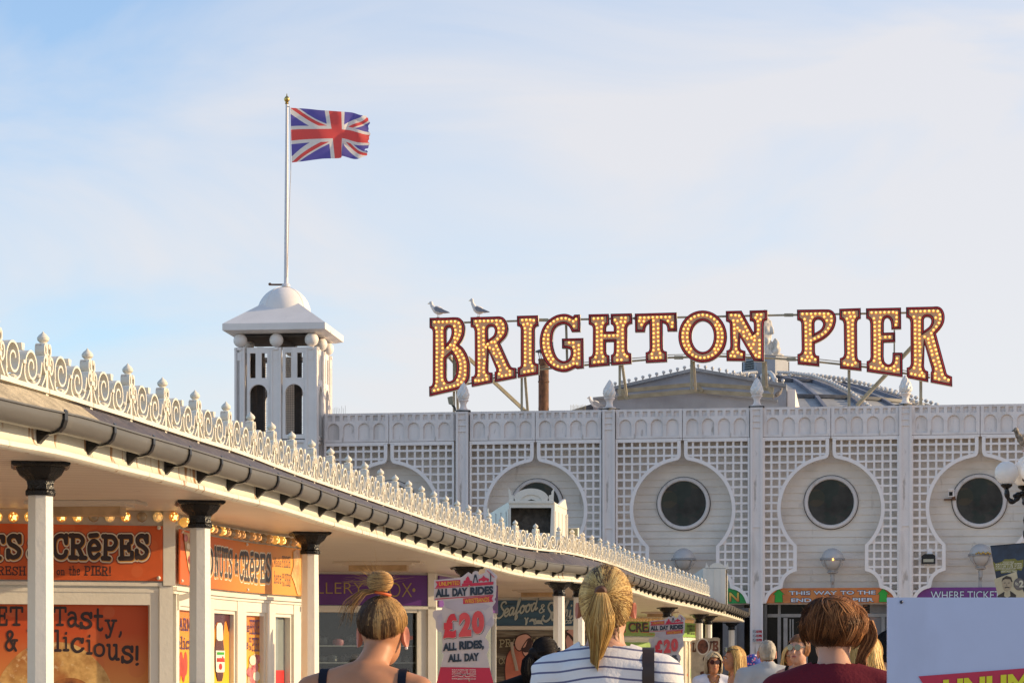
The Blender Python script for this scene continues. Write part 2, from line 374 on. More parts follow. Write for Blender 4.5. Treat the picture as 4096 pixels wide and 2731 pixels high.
GL = {  # hand drawn slab letters: width, strokes ('~' first = smooth)
 'T': (.8, [[(.4, 0), (.4, 1)], [(.02, .74), (.02, .97), (.78, .97), (.78, .74)], [(.2, 0), (.6, 0)]]),
 'S': (.68, ['~', [(.58, .78), (.46, .95), (.25, .97), (.1, .83), (.16, .62), (.42, .48), (.6, .3), (.52, .08), (.28, 0), (.08, .14)], [(.61, .99), (.61, .7)], [(.06, .32), (.06, 0)]]),
 'C': (.74, ['~', [(.68, .7), (.62, .9), (.4, .98), (.15, .85), (.06, .5), (.15, .14), (.4, .02), (.62, .1), (.7, .28)], [(.69, 1), (.69, .66)]]),
 'R': (.8, [[(.15, 0), (.15, 1)], [(0, 0), (.34, 0)], [(0, .98), (.2, .98)], '~', [(.15, .97), (.5, .96), (.68, .76), (.5, .52), (.15, .5)], [(.4, .5), (.68, 0)], [(.54, 0), (.82, 0)]]),
 'P': (.74, [[(.15, 0), (.15, 1)], [(0, 0), (.36, 0)], [(0, .98), (.2, .98)], '~', [(.15, .97), (.52, .96), (.7, .72), (.52, .46), (.15, .44)]]),
 'E': (.7, [[(.12, 0), (.12, 1)], [(0, .98), (.62, .98), (.62, .74)], [(.12, .5), (.5, .5)], [(.5, .64), (.5, .36)], [(0, 0), (.66, 0), (.66, .26)]]),
 'F': (.66, [[(.12, 0), (.12, 1)], [(0, .98), (.62, .98), (.62, .74)], [(.12, .5), (.5, .5)], [(.5, .64), (.5, .36)], [(0, 0), (.3, 0)]]),
 'N': (.8, [[(.12, 0), (.12, 1), (.65, 0), (.65, 1)], [(0, 1), (.2, 1)], [(0, 0), (.28, 0)], [(.5, 1), (.8, 1)]]),
 'U': (.8, ['~', [(.12, 1), (.12, .35), (.18, .1), (.38, 0), (.58, .1), (.65, .35), (.65, 1)], [(0, 1), (.28, 1)], [(.5, 1), (.8, 1)]]),
 'I': (.4, [[(.2, 0), (.2, 1)], [(.02, 0), (.38, 0)], [(.02, 1), (.38, 1)]]),
 'H': (.8, [[(.14, 0), (.14, 1)], [(.64, 0), (.64, 1)], [(.14, .5), (.64, .5)], [(0, 0), (.28, 0)], [(0, 1), (.28, 1)], [(.5, 0), (.8, 0)], [(.5, 1), (.8, 1)]]),
 'A': (.8, [[(.1, 0), (.4, 1), (.7, 0)], [(.2, .36), (.6, .36)], [(0, 0), (.22, 0)], [(.56, 0), (.82, 0)]]),
 'W': (1.0, [[(.08, 1), (.28, 0), (.5, .8), (.72, 0), (.92, 1)], [(0, 1), (.2, 1)], [(.8, 1), (1, 1)]]),
 'M': (1.0, [[(.1, 0), (.14, 1), (.5, .2), (.86, 1), (.9, 0)], [(0, 0), (.2, 0)], [(.8, 0), (1, 0)]]),
 'D': (.8, [[(.14, 0), (.14, 1)], '~', [(0, .98), (.4, .98), (.7, .75), (.7, .25), (.4, .02), (0, .02)]]),
 'L': (.66, [[(.14, 0), (.14, 1)], [(0, 1), (.3, 1)], [(0, 0), (.6, 0), (.6, .26)]]),
 'O': (.8, ['~', [(.4, .98), (.14, .84), (.06, .5), (.14, .16), (.4, .02), (.66, .16), (.74, .5), (.66, .84), (.4, .98)]]),
 'G': (.82, ['~', [(.68, .7), (.62, .9), (.4, .98), (.15, .85), (.06, .5), (.15, .14), (.42, .02), (.64, .14), (.68, .4)], [(.48, .42), (.82, .42)], [(.68, .42), (.68, 0)], [(.69, 1), (.69, .68)]]),
 'V': (.8, [[(.08, 1), (.4, 0), (.72, 1)], [(0, 1), (.22, 1)], [(.58, 1), (.82, 1)]]),
 'K': (.8, [[(.14, 0), (.14, 1)], [(.68, 1), (.16, .45)], [(.3, .6), (.7, 0)]]),
 'B': (.74, [[(.14, 0), (.14, 1)], '~', [(0, .98), (.46, .97), (.6, .76), (.46, .54), (.14, .52)], '~', [(.3, .53), (.56, .48), (.68, .26), (.5, .03), (0, .02)]]),
 '&': (.72, ['~', [(.66, 0), (.4, .4), (.16, .72), (.2, .94), (.36, .97), (.46, .82), (.34, .62), (.12, .42), (.06, .2), (.2, .02), (.4, .06), (.56, .34), (.58, .5)], [(.46, .52), (.72, .52)]]),
 'a': (.62, ['~', [(.06, .56), (.2, .66), (.42, .6), (.48, .4), (.48, .12), (.64, 0)], '~', [(.48, .36), (.26, .4), (.06, .26), (.1, .06), (.26, 0), (.48, .14)]]),
 's': (.56, ['~', [(.46, .54), (.36, .64), (.18, .64), (.08, .52), (.16, .4), (.36, .32), (.48, .18), (.4, .04), (.22, 0), (.06, .1)], [(.48, .66), (.48, .46)], [(.05, .22), (.05, 0)]]),
 't': (.56, ['~', [(.22, .92), (.22, .2), (.28, .03), (.42, 0), (.5, .06)], [(.02, .62), (.5, .62)]]),
 'y': (.66, [[(.12, .64), (.34, .08)], [(.56, .64), (.26, -.24), (.08, -.3), (.04, -.16)], [(0, .64), (.24, .64)], [(.42, .64), (.68, .64)]]),
 'l': (.36, [[(.18, 0), (.18, 1)], [(.02, 1), (.18, 1)], [(0, 0), (.36, 0)]]),
 'i': (.36, [[(.18, 0), (.18, .64)], [(.02, .64), (.18, .64)], [(0, 0), (.36, 0)], [(.17, .86), (.2, .9)]]),
 'c': (.58, ['~', [(.5, .5), (.4, .64), (.2, .62), (.06, .4), (.08, .16), (.24, 0), (.42, .04), (.54, .16)], [(.52, .64), (.5, .46)]]),
 'o': (.6, ['~', [(.3, .65), (.1, .54), (.05, .32), (.12, .08), (.3, 0), (.48, .08), (.55, .32), (.48, .56), (.3, .65)]]),
 'u': (.66, ['~', [(.12, .64), (.12, .2), (.2, .03), (.36, .02), (.5, .2)], [(.52, .64), (.52, 0), (.66, 0)], [(0, .64), (.12, .64)], [(.38, .64), (.52, .64)]]),
 'e': (.6, ['~', [(.06, .34), (.54, .36), (.5, .56), (.3, .66), (.1, .54), (.05, .3), (.14, .06), (.34, 0), (.54, .12)]]),
 'd': (.64, [[(.5, 1), (.5, 0), (.64, 0)], '~', [(.5, .5), (.3, .62), (.1, .5), (.06, .24), (.16, .02), (.36, .02), (.5, .2)], [(.38, 1), (.5, 1)]]),
 'n': (.68, [[(.14, 0), (.14, .64)], '~', [(.14, .46), (.3, .64), (.46, .6), (.52, .4), (.52, 0)], [(0, 0), (.28, 0)], [(.4, 0), (.66, 0)], [(.02, .64), (.14, .64)]]),
 'h': (.68, [[(.14, 0), (.14, 1)], '~', [(.14, .46), (.3, .64), (.46, .6), (.52, .4), (.52, 0)], [(0, 0), (.28, 0)], [(.4, 0), (.66, 0)], [(.02, 1), (.14, 1)]]),
 'r': (.54, [[(.16, 0), (.16, .64)], '~', [(.16, .44), (.3, .62), (.5, .6)], [(0, 0), (.34, 0)], [(.02, .64), (.16, .64)]]),
 'f': (.5, ['~', [(.5, .9), (.4, 1), (.26, .94), (.22, .7), (.2, 0), (.14, -.22), (.02, -.24)], [(.04, .62), (.44, .62)]]),
 'm': (.96, [[(.12, 0), (.12, .64)], '~', [(.12, .46), (.26, .64), (.4, .58), (.44, .4), (.44, 0)], '~', [(.44, .44), (.6, .64), (.74, .58), (.78, .4), (.78, 0)]]),
 '!': (.3, [[(.15, 1), (.14, .28)], [(.13, .0), (.17, .04)]]),
 ',': (.3, [[(.18, .1), (.18, 0), (.08, -.16)]]), '.': (.26, [[(.1, 0), (.15, .04)]]), ' ': (.4, []),
 'ē': (.62, ['~', [(.06, .38), (.56, .4), (.5, .64), (.3, .74), (.1, .6), (.05, .34), (.14, .06), (.34, 0), (.56, .14)], [(.12, .98), (.5, 1.0)]]),
}
def slab2d(s, wd=.13, gap=.14, jit=0.0, sd_=3):
    """stroke lettering as one flat union; cap height 1"""
    rn = random.Random(sd_); x = 0; polys = []
    for ch in s:
        W, st = GL[ch]; sm = False; dy = (rn.random()-.5)*jit; an = (rn.random()-.5)*jit*1.5
        for q in st:
            if q == '~': sm = True; continue
            pts = smooth2(q, 5) if sm else q; sm = False
            pts = [(x+p[0]+an*(p[1]-.5), p[1]+dy-an*(p[0]-.4)) for p in pts]
            polys += ribbon2d(pts, wd)
            for e in (pts[0], pts[-1]): polys.append([(e[0]+wd/2*cos(k*pi/4+.2), e[1]+wd/2*sin(k*pi/4+.2)) for k in range(8)])
        x += W+gap
    return union2d(polys)
def putslab(mb, fr, s, box, d, wd=.13, mi=0, skew=0, rot=0, outline=None, gap=.14, jit=0.0, fn=None):
    vs, fs = slab2d(s, wd, gap, jit); k = vs
    if outline:
        v2, f2 = slab2d(s, wd+outline[0], gap, jit); mb.sheet(fr, fit(v2, box, skew, rot, keep=k), f2, d-.004, outline[1], fn)
    return mb.sheet(fr, fit(vs, box, skew, rot, keep=k), fs, d, mi, fn)
def quads(mb, fr, pts, d, mi=0, pix=True):
    """flat printed polygon from photo pixels on frame fr"""
    return mb.prism(fr, [fr.uz(*p) for p in pts] if pix else pts, (), d, d, mi)
# ============================================================ ground, sea
g = MB(); g.add([(-60, -6, 0), (60, -6, 0), (60, 170, 0), (-60, 170, 0)], [(0, 1, 2, 3)])
DECK = M('weathered deck boards', (.44, .35, .26), .7, .2, 2, .3, 8, stretch=(6, .4, 1))
tag(g.build('deck', DECK, fix=False), kind='structure')
g = MB(); g.add([(-4000, -200, -5), (4000, -200, -5), (4000, 5000, -5), (-4000, 5000, -5)], [(0, 1, 2, 3)])
tag(g.build('sea', M('sea water', (.03, .07, .09), .15, .2, .2, .4, .6), fix=False), kind='structure')

# ============================================================ the pier building
FA = Pl(76.03, .14)
ZT, ZP = 9.29, 8.41
PU = [FA.uz(x, 2000)[0] for x in (1266, 1851, 2436.4, 3027, 3622, 4221, 4823)]
bld = thing('pier_building', 'long low white pier building with lattice arches and round windows', 'building', FA.at(7, 0, -.4))
UL, UR = FA.uz(1298, 2000)[0], PU[-1]
wall = MB(); z = 3.42; bh = .222
while z < ZP:       # overlapping weather boards
    z1 = min(z+bh, ZP); wall.add([FA.at(UL, z, -.392), FA.at(UR, z, -.392), FA.at(UR, z1, -.418), FA.at(UL, z1, -.418), FA.at(UL, z, -.42), FA.at(UR, z, -.42)], [(0, 1, 2, 3), (4, 5, 1, 0)]); z = z1
wall.build('boarded_wall', SIDING, bld, smooth=0, fix=False)
core = MB(); core.slab(FA, UL, UR, 3.42, 9.0, -7.5, -.43); core.build('wall_core', FACADE, bld, smooth=0)
top = MB(); top.slab(FA, UL-.02, UR, ZP+.01, ZT-.06, -.45, .03); top.slab(FA, UL-.02, UR, ZT-.06, ZT-.003, -.46, .075)
top.build('parapet_core', FACADE, bld, smooth=0)
# relief panel of the parapet, one half bay wide
W = 2.02
def arch_poly(c, w_, z0, z1, n=10):
    r = w_/2; return [(c-r, z0), (c+r, z0), (c+r, z1-r)]+[(c+r*cos(pi*k/n), z1-r+r*sin(pi*k/n)) for k in range(1, n)]+[(c-r, z1-r)]
class Loc:          # local wall frame: u along +X, outwards -Y
    @staticmethod
    def at(u, z, d=0): return V((u, -d, z))
fr_ang = -atan2(.14, 1)
def parapet_mesh():
    b = MB(); holes = []
    for k in range(4):
        c = .3+k*.475; holes.append(arch_poly(c, .36, 8.48, 8.98))
        for s in (-.119, .119): holes.append([(c+s-.068, 9.06), (c+s+.068, 9.06), (c+s+.068, 9.22), (c+s-.068, 9.22)])
    b.prism(Loc, [(.012, ZP), (W-.012, ZP), (W-.012, ZT), (.012, ZT)], holes, .05, .085)
    for k in range(4):
        c = .3+k*.475
        b.prism(Loc, [(c+.228*cos(a), 8.80+.228*sin(a)) for a in [pi*i/12 for i in range(13)]]+[(c+.186*cos(a), 8.80+.186*sin(a)) for a in [pi-pi*i/12 for i in range(13)]], (), .085, .094)
        b.prism(Loc, [(c-.025, 9.03), (c+.025, 9.03), (c+.025, 9.23), (c-.025, 9.23)], (), .085, .092)
    return b
def place(o, u, mirror=False):
    o.location = FA.at(u, 0)-bld.location; o.rotation_euler = (0, 0, fr_ang); o.scale = (-1 if mirror else 1, 1, 1)
pp = parapet_mesh().build('parapet_panel', FACADE, bld, local=True, smooth=30)
# lattice, one half bay: v from the bay centre to the pilaster
EDGE = path2([(.05, 8.34), (.05, 7.98), ('c', [(.05, 7.98), (.065, 7.85), (.13, 7.755), (.30, 7.71)])], 4)
zc, RC = 6.25, 1.49
a0, a1 = math.asin(.30/RC), pi-math.asin(1.01/RC)
EDGE += [(RC*sin(a0+(a1-a0)*k/22), zc+RC*cos(a0+(a1-a0)*k/22)) for k in range(1, 23)]
EDGE += [(1.01, 4.39)]+[tuple(p) for p in smooth2([(1.01, 4.39), (1.22, 4.30), (1.38, 4.13), (1.44, 3.88)], 5)][1:]
EDGE += [tuple(p) for p in smooth2([(1.46, 3.87), (1.66, 3.80), (1.82, 3.66), (1.93, 3.42)], 5)]
def edge_v(z):
    for i in range(1, len(EDGE)):
        a, b = EDGE[i-1], EDGE[i]
        if b[1] <= z <= a[1]: f = (a[1]-z)/(a[1]-b[1]+1e-9); return a[0]+(b[0]-a[0])*f
    return EDGE[-1][0]
def lattice_mesh():
    b = MB(); pr = .242; bw = .062
    n = int((W-.05)/pr)
    for k in range(1, 9):
        v = W-.03-k*pr+.02
        if v < .1: break
        zs = [3.45+i*.02 for i in range(242)]; run = None
        for z in zs+[99]:
            inside = z < 8.34 and edge_v(z)+.04 < v-.01
            if inside and run is None: run = z
            if not inside and run is not None:
                if z-run > .05: b.prism(Loc, [(v-bw/2, run-.02), (v+bw/2, run-.02), (v+bw/2, min(z, 8.33)), (v-bw/2, min(z, 8.33))], (), .005, .045)
                run = None
    z = 8.34-.052-pr/2-.04
    while z > 3.5:
        v = edge_v(z)
        if v+.05 < W-.05: b.prism(Loc, [(v+.03, z-bw/2), (W-.03, z-bw/2), (W-.03, z+bw/2), (v+.03, z+bw/2)], (), .012, .052)
        z -= pr
    return b
lt = lattice_mesh()
lf = MB()           # bent frame round the lattice
off = []
for i, p in enumerate(EDGE):
    a, c = V(EDGE[max(i-1, 0)]), V(EDGE[min(i+1, len(EDGE)-1)]); t = (c-a).normalized(); off.append((p[0]-t.y*.105, p[1]+t.x*.105))
EDGE_F = EDGE; poly = EDGE_F+[(min(W, p[0]), p[1]) for p in off[::-1]]
vs2, fs2 = union2d([[EDGE[i], EDGE[i+1], (min(W, off[i+1][0]), off[i+1][1]), (min(W, off[i][0]), off[i][1])] for i in range(len(EDGE)-1)])
lf.sheet(Loc, vs2, fs2, .095)
for i in range(len(EDGE)-1):
    for q, s in ((EDGE, 1), (off, -1)):
        a, b_ = q[i], q[i+1]; a = (min(W, a[0]), a[1]); b_ = (min(W, b_[0]), b_[1])
        lf.add([Loc.at(*a, .095), Loc.at(*b_, .095), Loc.at(*b_, -.02), Loc.at(*a, -.02)], [(0, 1, 2, 3)])
lf.prism(Loc, [(.16, 8.29), (W-.062, 8.29), (W-.062, 8.395), (.012, 8.395), (.012, 8.345), (.16, 8.345)], (), -.02, .09)
lf.prism(Loc, [(W-.06, 3.42), (W, 3.42), (W, 8.395), (W-.06, 8.395)], (), -.02, .085)
lt0 = lt.build('lattice_panel', LATT, bld, local=True, smooth=0); lf0 = lf.build('arch_frame', LATT, lt0, local=True, smooth=50)
first = True
for i in range(len(PU)-1):
    c = (PU[i]+PU[i+1])/2
    for mir in (False, True):
        if i == 0 and mir: pass
        if first: a, l = pp, lt0; first = False
        else:
            a = pp.copy(); COL.objects.link(a); l = lt0.copy(); COL.objects.link(l); f_ = lf0.copy(); COL.objects.link(f_); f_.parent = l
        place(a, c, mir); place(l, c, mir)
# pilasters
def pil_mesh(z0):
    b = MB(); w_ = .19
    b.prism(Loc, [(-w_, z0), (w_, z0), (w_, ZT), (-w_, ZT)], (), -.42, .12)
    for s in (-1, 1): b.prism(Loc, [(s*.19, z0), (s*.19, ZT+.002), (s*.115, ZT+.002), (s*.115, z0)], (), .12, .165)
    for a, c in ((9.22, ZT+.002), (9.05, 9.07), (8.86, 8.88), (8.68, 8.70), (5.70, 5.715)): b.prism(Loc, [(-.115, a), (.115, a), (.115, c), (-.115, c)], (), .12, .158)
    for s in (-1, 1): b.prism(Loc, [(s*.2, z0), (s*.22, z0), (s*.22, ZT-.1), (s*.2, ZT-.1)], (), -.05, .06, 1)
    return b
p0 = pil_mesh(0.0).build('pilaster', [FACADE, M('dark seam', (.06, .055, .05), .8)], bld, local=True, smooth=0)
for i, u in enumerate(PU[1:]):
    o = p0 if i == 0 else p0.copy()
    if i: COL.objects.link(o)
    place(o, u)
# round windows
def ring(b, r0, r1, d0, d1, n=48, mi=0):
    pr = [(r0, d0), (r1, d0), (r1, d1-.03), (r1-.03, d1), (r0+.02, d1), (r0, d1-.03)]
    vs = [V((r*cos(2*pi*k/n), -d, r*sin(2*pi*k/n))) for k in range(n) for r, d in pr]; m = len(pr)
    b.add(vs, [(k*m+j, ((k+1) % n)*m+j, ((k+1) % n)*m+(j+1) % m, k*m+(j+1) % m) for k in range(n) for j in range(m)], mi)
b = MB(); ring(b, .68, .80, -.43, -.30); ring(b, .795, .822, -.43, -.36, mi=1); pw = b.build('round_window', [mixin(M('weathered window rim', (.66, .61, .58), .7, .08, 2), (.34, .28, .22), 4, .6, .1, (1, 1, .4), .6, 5), M('dark seam', (0, 0, 0))], bld, local=True, smooth=40)
b = MB(); b.lathe([(.0, .352), (.69, .352)], (0, 0, 0), 48, axis=(0, 1, 0), capt=False, capb=False); pg = b.build('glass', STAINED, pw, local=True)
for i in range(len(PU)-1):
    o = pw
    if i: o = pw.copy(); COL.objects.link(o); q = pg.copy(); COL.objects.link(q); q.parent = o
    o.location = FA.at((PU[i]+PU[i+1])/2, 6.46)-bld.location; o.rotation_euler = (0, 0, fr_ang)
# ground floor: dark doors behind aluminium framing
b = MB(); b.slab(FA, UL, UR, 0, 3.42, -1.2, -.62); b.build('entrance_glazing', DGLASS, bld, smooth=0)
b = MB(); b.slab(FA, UL, UR, 3.40, 3.46, -.62, -.40); b.build('lintel', FACADE, bld, smooth=0)
b = MB()
for i in range(len(PU)-1):
    c = (PU[i]+PU[i+1])/2
    b.slab(FA, PU[i]+.2, PU[i+1]-.2, 3.02, 3.12, -.62, -.5)
    for s in (-1.55, -.75, .78, 1.55): b.slab(FA, c+s-.05, c+s+.05, 0, 3.02 if abs(s) < 1.6 else 3.4, -.62, -.48)
    for s in (-1.55, .9): b.slab(FA, c+s-.04, c+s+.04, 3.12, 3.40, -.62, -.5)
    b.slab(FA, c-1.42, c-1.3, 0, 3.0, -.62, -.40); b.slab(FA, c-1.24, c-1.2, 0, 2.96, -.62, -.45); b.slab(FA, c-1.16, c-1.12, 0, 2.96, -.62, -.45)
    for s in (-.2, 1): b.slab(FA, PU[i]+.2, PU[i]+.3, 0, 3.42, -.62, -.05)
b.build('door_frame', ALU, bld, smooth=0)
for i in range(len(PU)-1): b = MB(); b.slab(FA, PU[i+1]-1.05, PU[i+1]-.4, 0, 3.4, -.62, -.55); b.build('side_post', M('grey post', (.20, .19, .19), .6), bld, smooth=0)
# seagulls' spikes etc.: fine wires on the parapet
b = MB()
for k in range(9): u = FA.uz(1325+k*7, 1650)[0]; b.tube([FA.at(u, ZT, 0), FA.at(u+.03*(R()-.5), ZT+.16+.1*R(), 0)], .004, 4)
for k in range(12): u = FA.uz(2280+k*5.4, 1640)[0]; b.tube([FA.at(u, ZT, -.2), FA.at(u, ZT+.17+.04*R(), -.2)], .006, 4)
b.build('bird_spikes', STEEL, bld)

# arched signs over the entrances
def arch_sign(i, name, label, mats, draw):
    c = (PU[i]+PU[i+1])/2; t = thing(name, label, 'sign', FA.at(c, 3.42, -.1))
    prof = [(-1.92, 3.42), (1.92, 3.42)]+[tuple(p) for p in smooth2([(1.92, 3.42), (1.82, 3.66), (1.66, 3.80), (1.46, 3.87)], 6)][1:]+[tuple(p) for p in smooth2([(-1.46, 3.87), (-1.66, 3.80), (-1.82, 3.66), (-1.92, 3.42)], 6)][:-1]
    b = MB(); b.prism(FA, [(c+u, z_+.012) for u, z_ in prof], (), -.06, .0); b.build('panel', mats[0], t, smooth=0)
    draw(t, c); return t
ORANGE = spots(M('orange printed board', (.56, .165, .035), .45, .15, 1.2), (.62, .25, .06), 3.0, .34, .5)
NAVY = M('navy print', (.012, .02, .035), .5); PALE = M('pale lettering', (.62, .68, .76), .5); GREENP = M('green print', (.02, .36, .03), .5); DKG = M('dark edge print', (.02, .07, .02), .5)
def word(mb, s, box, d=.012, bold=.012, edge=None, mi=0, mi2=1, fr=FA, skew=0, rot=0):
    if edge:
        e = edge; put(mb, fr, s, (box[0]-e, box[1]-e, box[2]+e, box[3]+e), d-.005, bold+.03, skew, rot, mi2)
    put(mb, fr, s, box, d, bold, skew, rot, mi)
def d_orange(t, c):
    b = MB()
    x = lambda sx, sy: FA.uz(sx, sy)
    def bx(x0, y0, x1, y1): a = FA.uz(x0, y1); e = FA.uz(x1, y0); return (a[0], a[1], e[0], e[1])
    for s, q in (('THIS', (3157, 2362.5, 3241, 2378)), ('WAY', (3255, 2362, 3348, 2377)), ('TO', (3362, 2361, 3416, 2376)), ('THE', (3430, 2360.5, 3502, 2375.5)), ('END', (3165, 2391.5, 3245, 2406.5)), ('OF', (3260, 2391, 3308, 2406)), ('THE', (3325, 2390.5, 3395, 2405.5)), ('PIER', (3411, 2390, 3495, 2404.5))):
        word(b, s, bx(*q), .016, .018, .016)
    b.build('lettering', [PALE, NAVY], t, smooth=0)
    for s in (-1, 1):
        b = MB(); cx = c+s*1.55
        ar = lambda k: [(cx-.115-k, 3.46-k), (cx+.115+k, 3.46-k), (cx+.10+k, 3.69), (cx+.16+2*k, 3.685-k), (cx, 3.85+1.6*k), (cx-.16-2*k, 3.685-k), (cx-.10-k, 3.69)]
        b.prism(FA, ar(0), (), .014, .014, 0); b.prism(FA, ar(.013), (), .007, .007, 1); b.build('arrow', [GREENP, DKG], t, smooth=0)
arch_sign(3, 'arch_sign', 'orange arched sign THIS WAY TO THE END OF THE PIER with green arrows', [ORANGE], d_orange)
PURPLE = M('violet printed board', (.17, .035, .22), .5, .12, 2)
def d_purple(t, c):
    b = MB(); a = FA.uz(3723, 2381); e = FA.uz(4085, 2362)
    word(b, 'WHERE TICKETS MAKE', (a[0], a[1]-.1, a[0]+3.0, e[1]), .016, .0, .015)
    b.build('lettering', [PALE, NAVY], t, smooth=0)
arch_sign(4, 'arch_sign', 'violet arched sign WHERE TICKETS, right of the orange arched sign', [PURPLE], d_purple)
def d_green(t, c):
    b = MB(); e = FA.uz(2956, 2405); q = FA.uz(2900, 2368)
    z0, z1 = e[1], q[1]
    word(b, 'OF FUN', (e[0]-1.5, z0, e[0], z1), .018, .02, .02)
    YL = M('yellow lettering', (.75, .55, .06), .5); grad(YL, 2, .05, .36, (.55, .12, .03), (.8, .68, .1)); b.build('lettering', [YL, DKG], t, smooth=0)
arch_sign(2, 'arch_sign', 'green arched sign with yellow FUN letters, half hidden by the canopy', [spots(M('green printed board', (.02, .30, .06), .5), (.03, .42, .1), 4, .3, .6)], d_green)
arch_sign(5, 'arch_sign', 'arched sign board over the rightmost entrance', [PURPLE], lambda t, c: None)
arch_sign(1, 'arch_sign', 'arched sign board behind the canopy', [ORANGE], lambda t, c: None)

# notice with three prohibitions on the pilaster
u0, z1 = FA.uz(3011, 2517); u1, z0 = FA.uz(3050, 2567)
nt_ = thing('notice_board', 'small white notice with three red prohibition labels on the white pilaster', 'notice', FA.at((u0+u1)/2, z0, .16))
b = MB(); b.slab(FA, u0, u1, z0, z1, .166, .176); b.build('panel', M('white board', (.6, .6, .62), .5), nt_, smooth=0)
b = MB(); h = (z1-z0)/3
for k, s in enumerate(('No\nSmoking', 'No\nPhotos', 'No\nAlcohol')):
    zz = z1-h*k; b.slab(FA, u0+.115, u1-.012, zz-h*.80, zz-h*.16, .176, .18)
    put(b, FA, s, (u0+.15, zz-h*.74, u1-.05, zz-h*.24), .184, .01, mi=1)
    for q in range(20):
        a, c_ = 2*pi*q/20, 2*pi*(q+1)/20; cu, cz = u0+.06, zz-h*.48
        b.add([FA.at(cu+.045*cos(a), cz+.045*sin(a), .18), FA.at(cu+.045*cos(c_), cz+.045*sin(c_), .18), FA.at(cu+.036*cos(c_), cz+.036*sin(c_), .18), FA.at(cu+.036*cos(a), cz+.036*sin(a), .18)], [(0, 1, 2, 3)], 2)
    b.add([FA.at(cu-.034, cz+.026, .181), FA.at(cu-.026, cz+.034, .181), FA.at(cu+.034, cz-.026, .181), FA.at(cu+.026, cz-.034, .181)], [(0, 1, 2, 3)], 2)
b.build('red_label', [M('red label', (.42, .02, .03), .5), M('white board', (0, 0, 0)), NAVY], nt_, smooth=0)

# globe lamps on the wall
def wall_lamp():
    t = thing('globe_wall_lamp', 'big white globe lamp with crown band on the boarded wall', 'lamp', group='globe lamps on the boarded wall')
    b = MB(); b.ball((0, 0, 0), .34, 28, 18); b.build('globe', M('frosted globe', (.48, .455, .44), .25, .04), t, local=True)
    b = MB(); b.lathe([(.352, -.035), (.385, -.02), (.36, .0), (.352, .0)], (0, 0, 0), 36, capt=False, capb=False)
    for k in range(36):
        a = 2*pi*k/36; b.ball((.362*cos(a), .362*sin(a), .022), .018, 6, 4)
    for k in range(4):
        a = pi/4+k*pi/2; b.tube([((.362*cos(q)+.006)*cos(a), (.362*cos(q)+.006)*sin(a), .362*sin(q)) for q in [-.03-i*.15 for i in range(8)]], .016, 6)
    b.build('crown_band', M('grey lamp iron', (.38, .36, .35), .6), t, local=True)
    b = MB(); b.lathe([(.0, -.66), (.06, -.66), (.07, -.6), (.05, -.5), (.06, -.44), (.16, -.40), (.17, -.37), (.12, -.35), (.13, -.30)], (0, 0, 0), 20)
    b.tube([(0, 0, -.62), (0, .1, -.72), (0, .22, -.66)], .035, 8); b.box((0, .25, -.72), (.11, .06, .5)); b.ball((0, .22, -.98), (.09, .05, .05)); b.ball((0, .22, -.48), (.07, .05, .05))
    b.build('bracket', M('grey lamp iron', (0, 0, 0)), t, local=True)
    return t
wl = wall_lamp()
WLX = [(2736, 'white globe lamp just above the far end of the canopy'), (3330, 'white globe lamp with a lit bulb above the orange arched sign'), (3922, 'white globe lamp with gilded crown above the violet arched sign'), (2150, 'white globe lamp behind the roof ventilator')]
for i, (x, lab) in enumerate(WLX):
    u, z = FA.uz(x, 2237 if i < 2 else 2220)
    if i == 3: z = FA.uz(x, 2243)[1]
    o = wl if i == 0 else copy_thing(wl, (0, 0, 0)); o.location = FA.at(u, z, .12); o.rotation_euler = (0, 0, fr_ang); o['label'] = lab
    if i == 1:
        b = MB(); b.ball((.02, -.355, -.015), .03, 10, 6); q = b.build('bulb', M('lit amber', (.8, .4, .1), emit=(1, .45, .08), es=4), o, local=True)
    if i == 2:
        b = MB()
        for k in range(7):
            a = -pi/2-.55+k*.18; b.ball((.375*cos(a)+.06, .375*sin(a), .03+.03*(k % 2)), .035, 8, 5)
        b.build('gilded_crest', GOLD, o, local=True)
# flame lamps on the parapet piers
def flame():
    t = thing('flame_lamp', 'flame lamp', 'lamp', group='flame lamps along the parapet')
    b = MB(); b.lathe([(.2, 0), (.2, .05), (.13, .07), (.10, .13), (.09, .2), (.12, .28), (.165, .32), (.165, .35), (.12, .36)], (0, 0, 0), 20); b.box((0, 0, -.01), (.46, .46, .05), mi=1); b.build('urn', [FACADE, M('black lead', (.02, .02, .02), .7)], t, local=True)
    b = MB(); n = 40; pr = [(.12, .36), (.165, .40), (.185, .47), (.18, .54), (.15, .64), (.115, .72), (.08, .79), (.045, .85), (.005, .90)]
    vs = []
    for i in range(33):
        f = i/32*(len(pr)-1); j = min(int(f), len(pr)-2); fr_ = f-j; r = pr[j][0]*(1-fr_)+pr[j+1][0]*fr_; zz = pr[j][1]*(1-fr_)+pr[j+1][1]*fr_
        for k in range(n):
            a = 2*pi*k/n; q = 1+.11*(abs(sin(3.5*a+zz*9))**.6-.55)+.07*sin(9*a-zz*34); vs.append(V((r*q*cos(a)+.012*sin(zz*9), r*q*sin(a), zz)))
    b.add(vs, [(i*n+k, i*n+(k+1) % n, (i+1)*n+(k+1) % n, (i+1)*n+k) for i in range(32) for k in range(n)])
    b.build('flame', M('frosted flame glass', (.74, .72, .69), .35, .05, 6, spec=.6), t, local=True); return t
fl = flame()
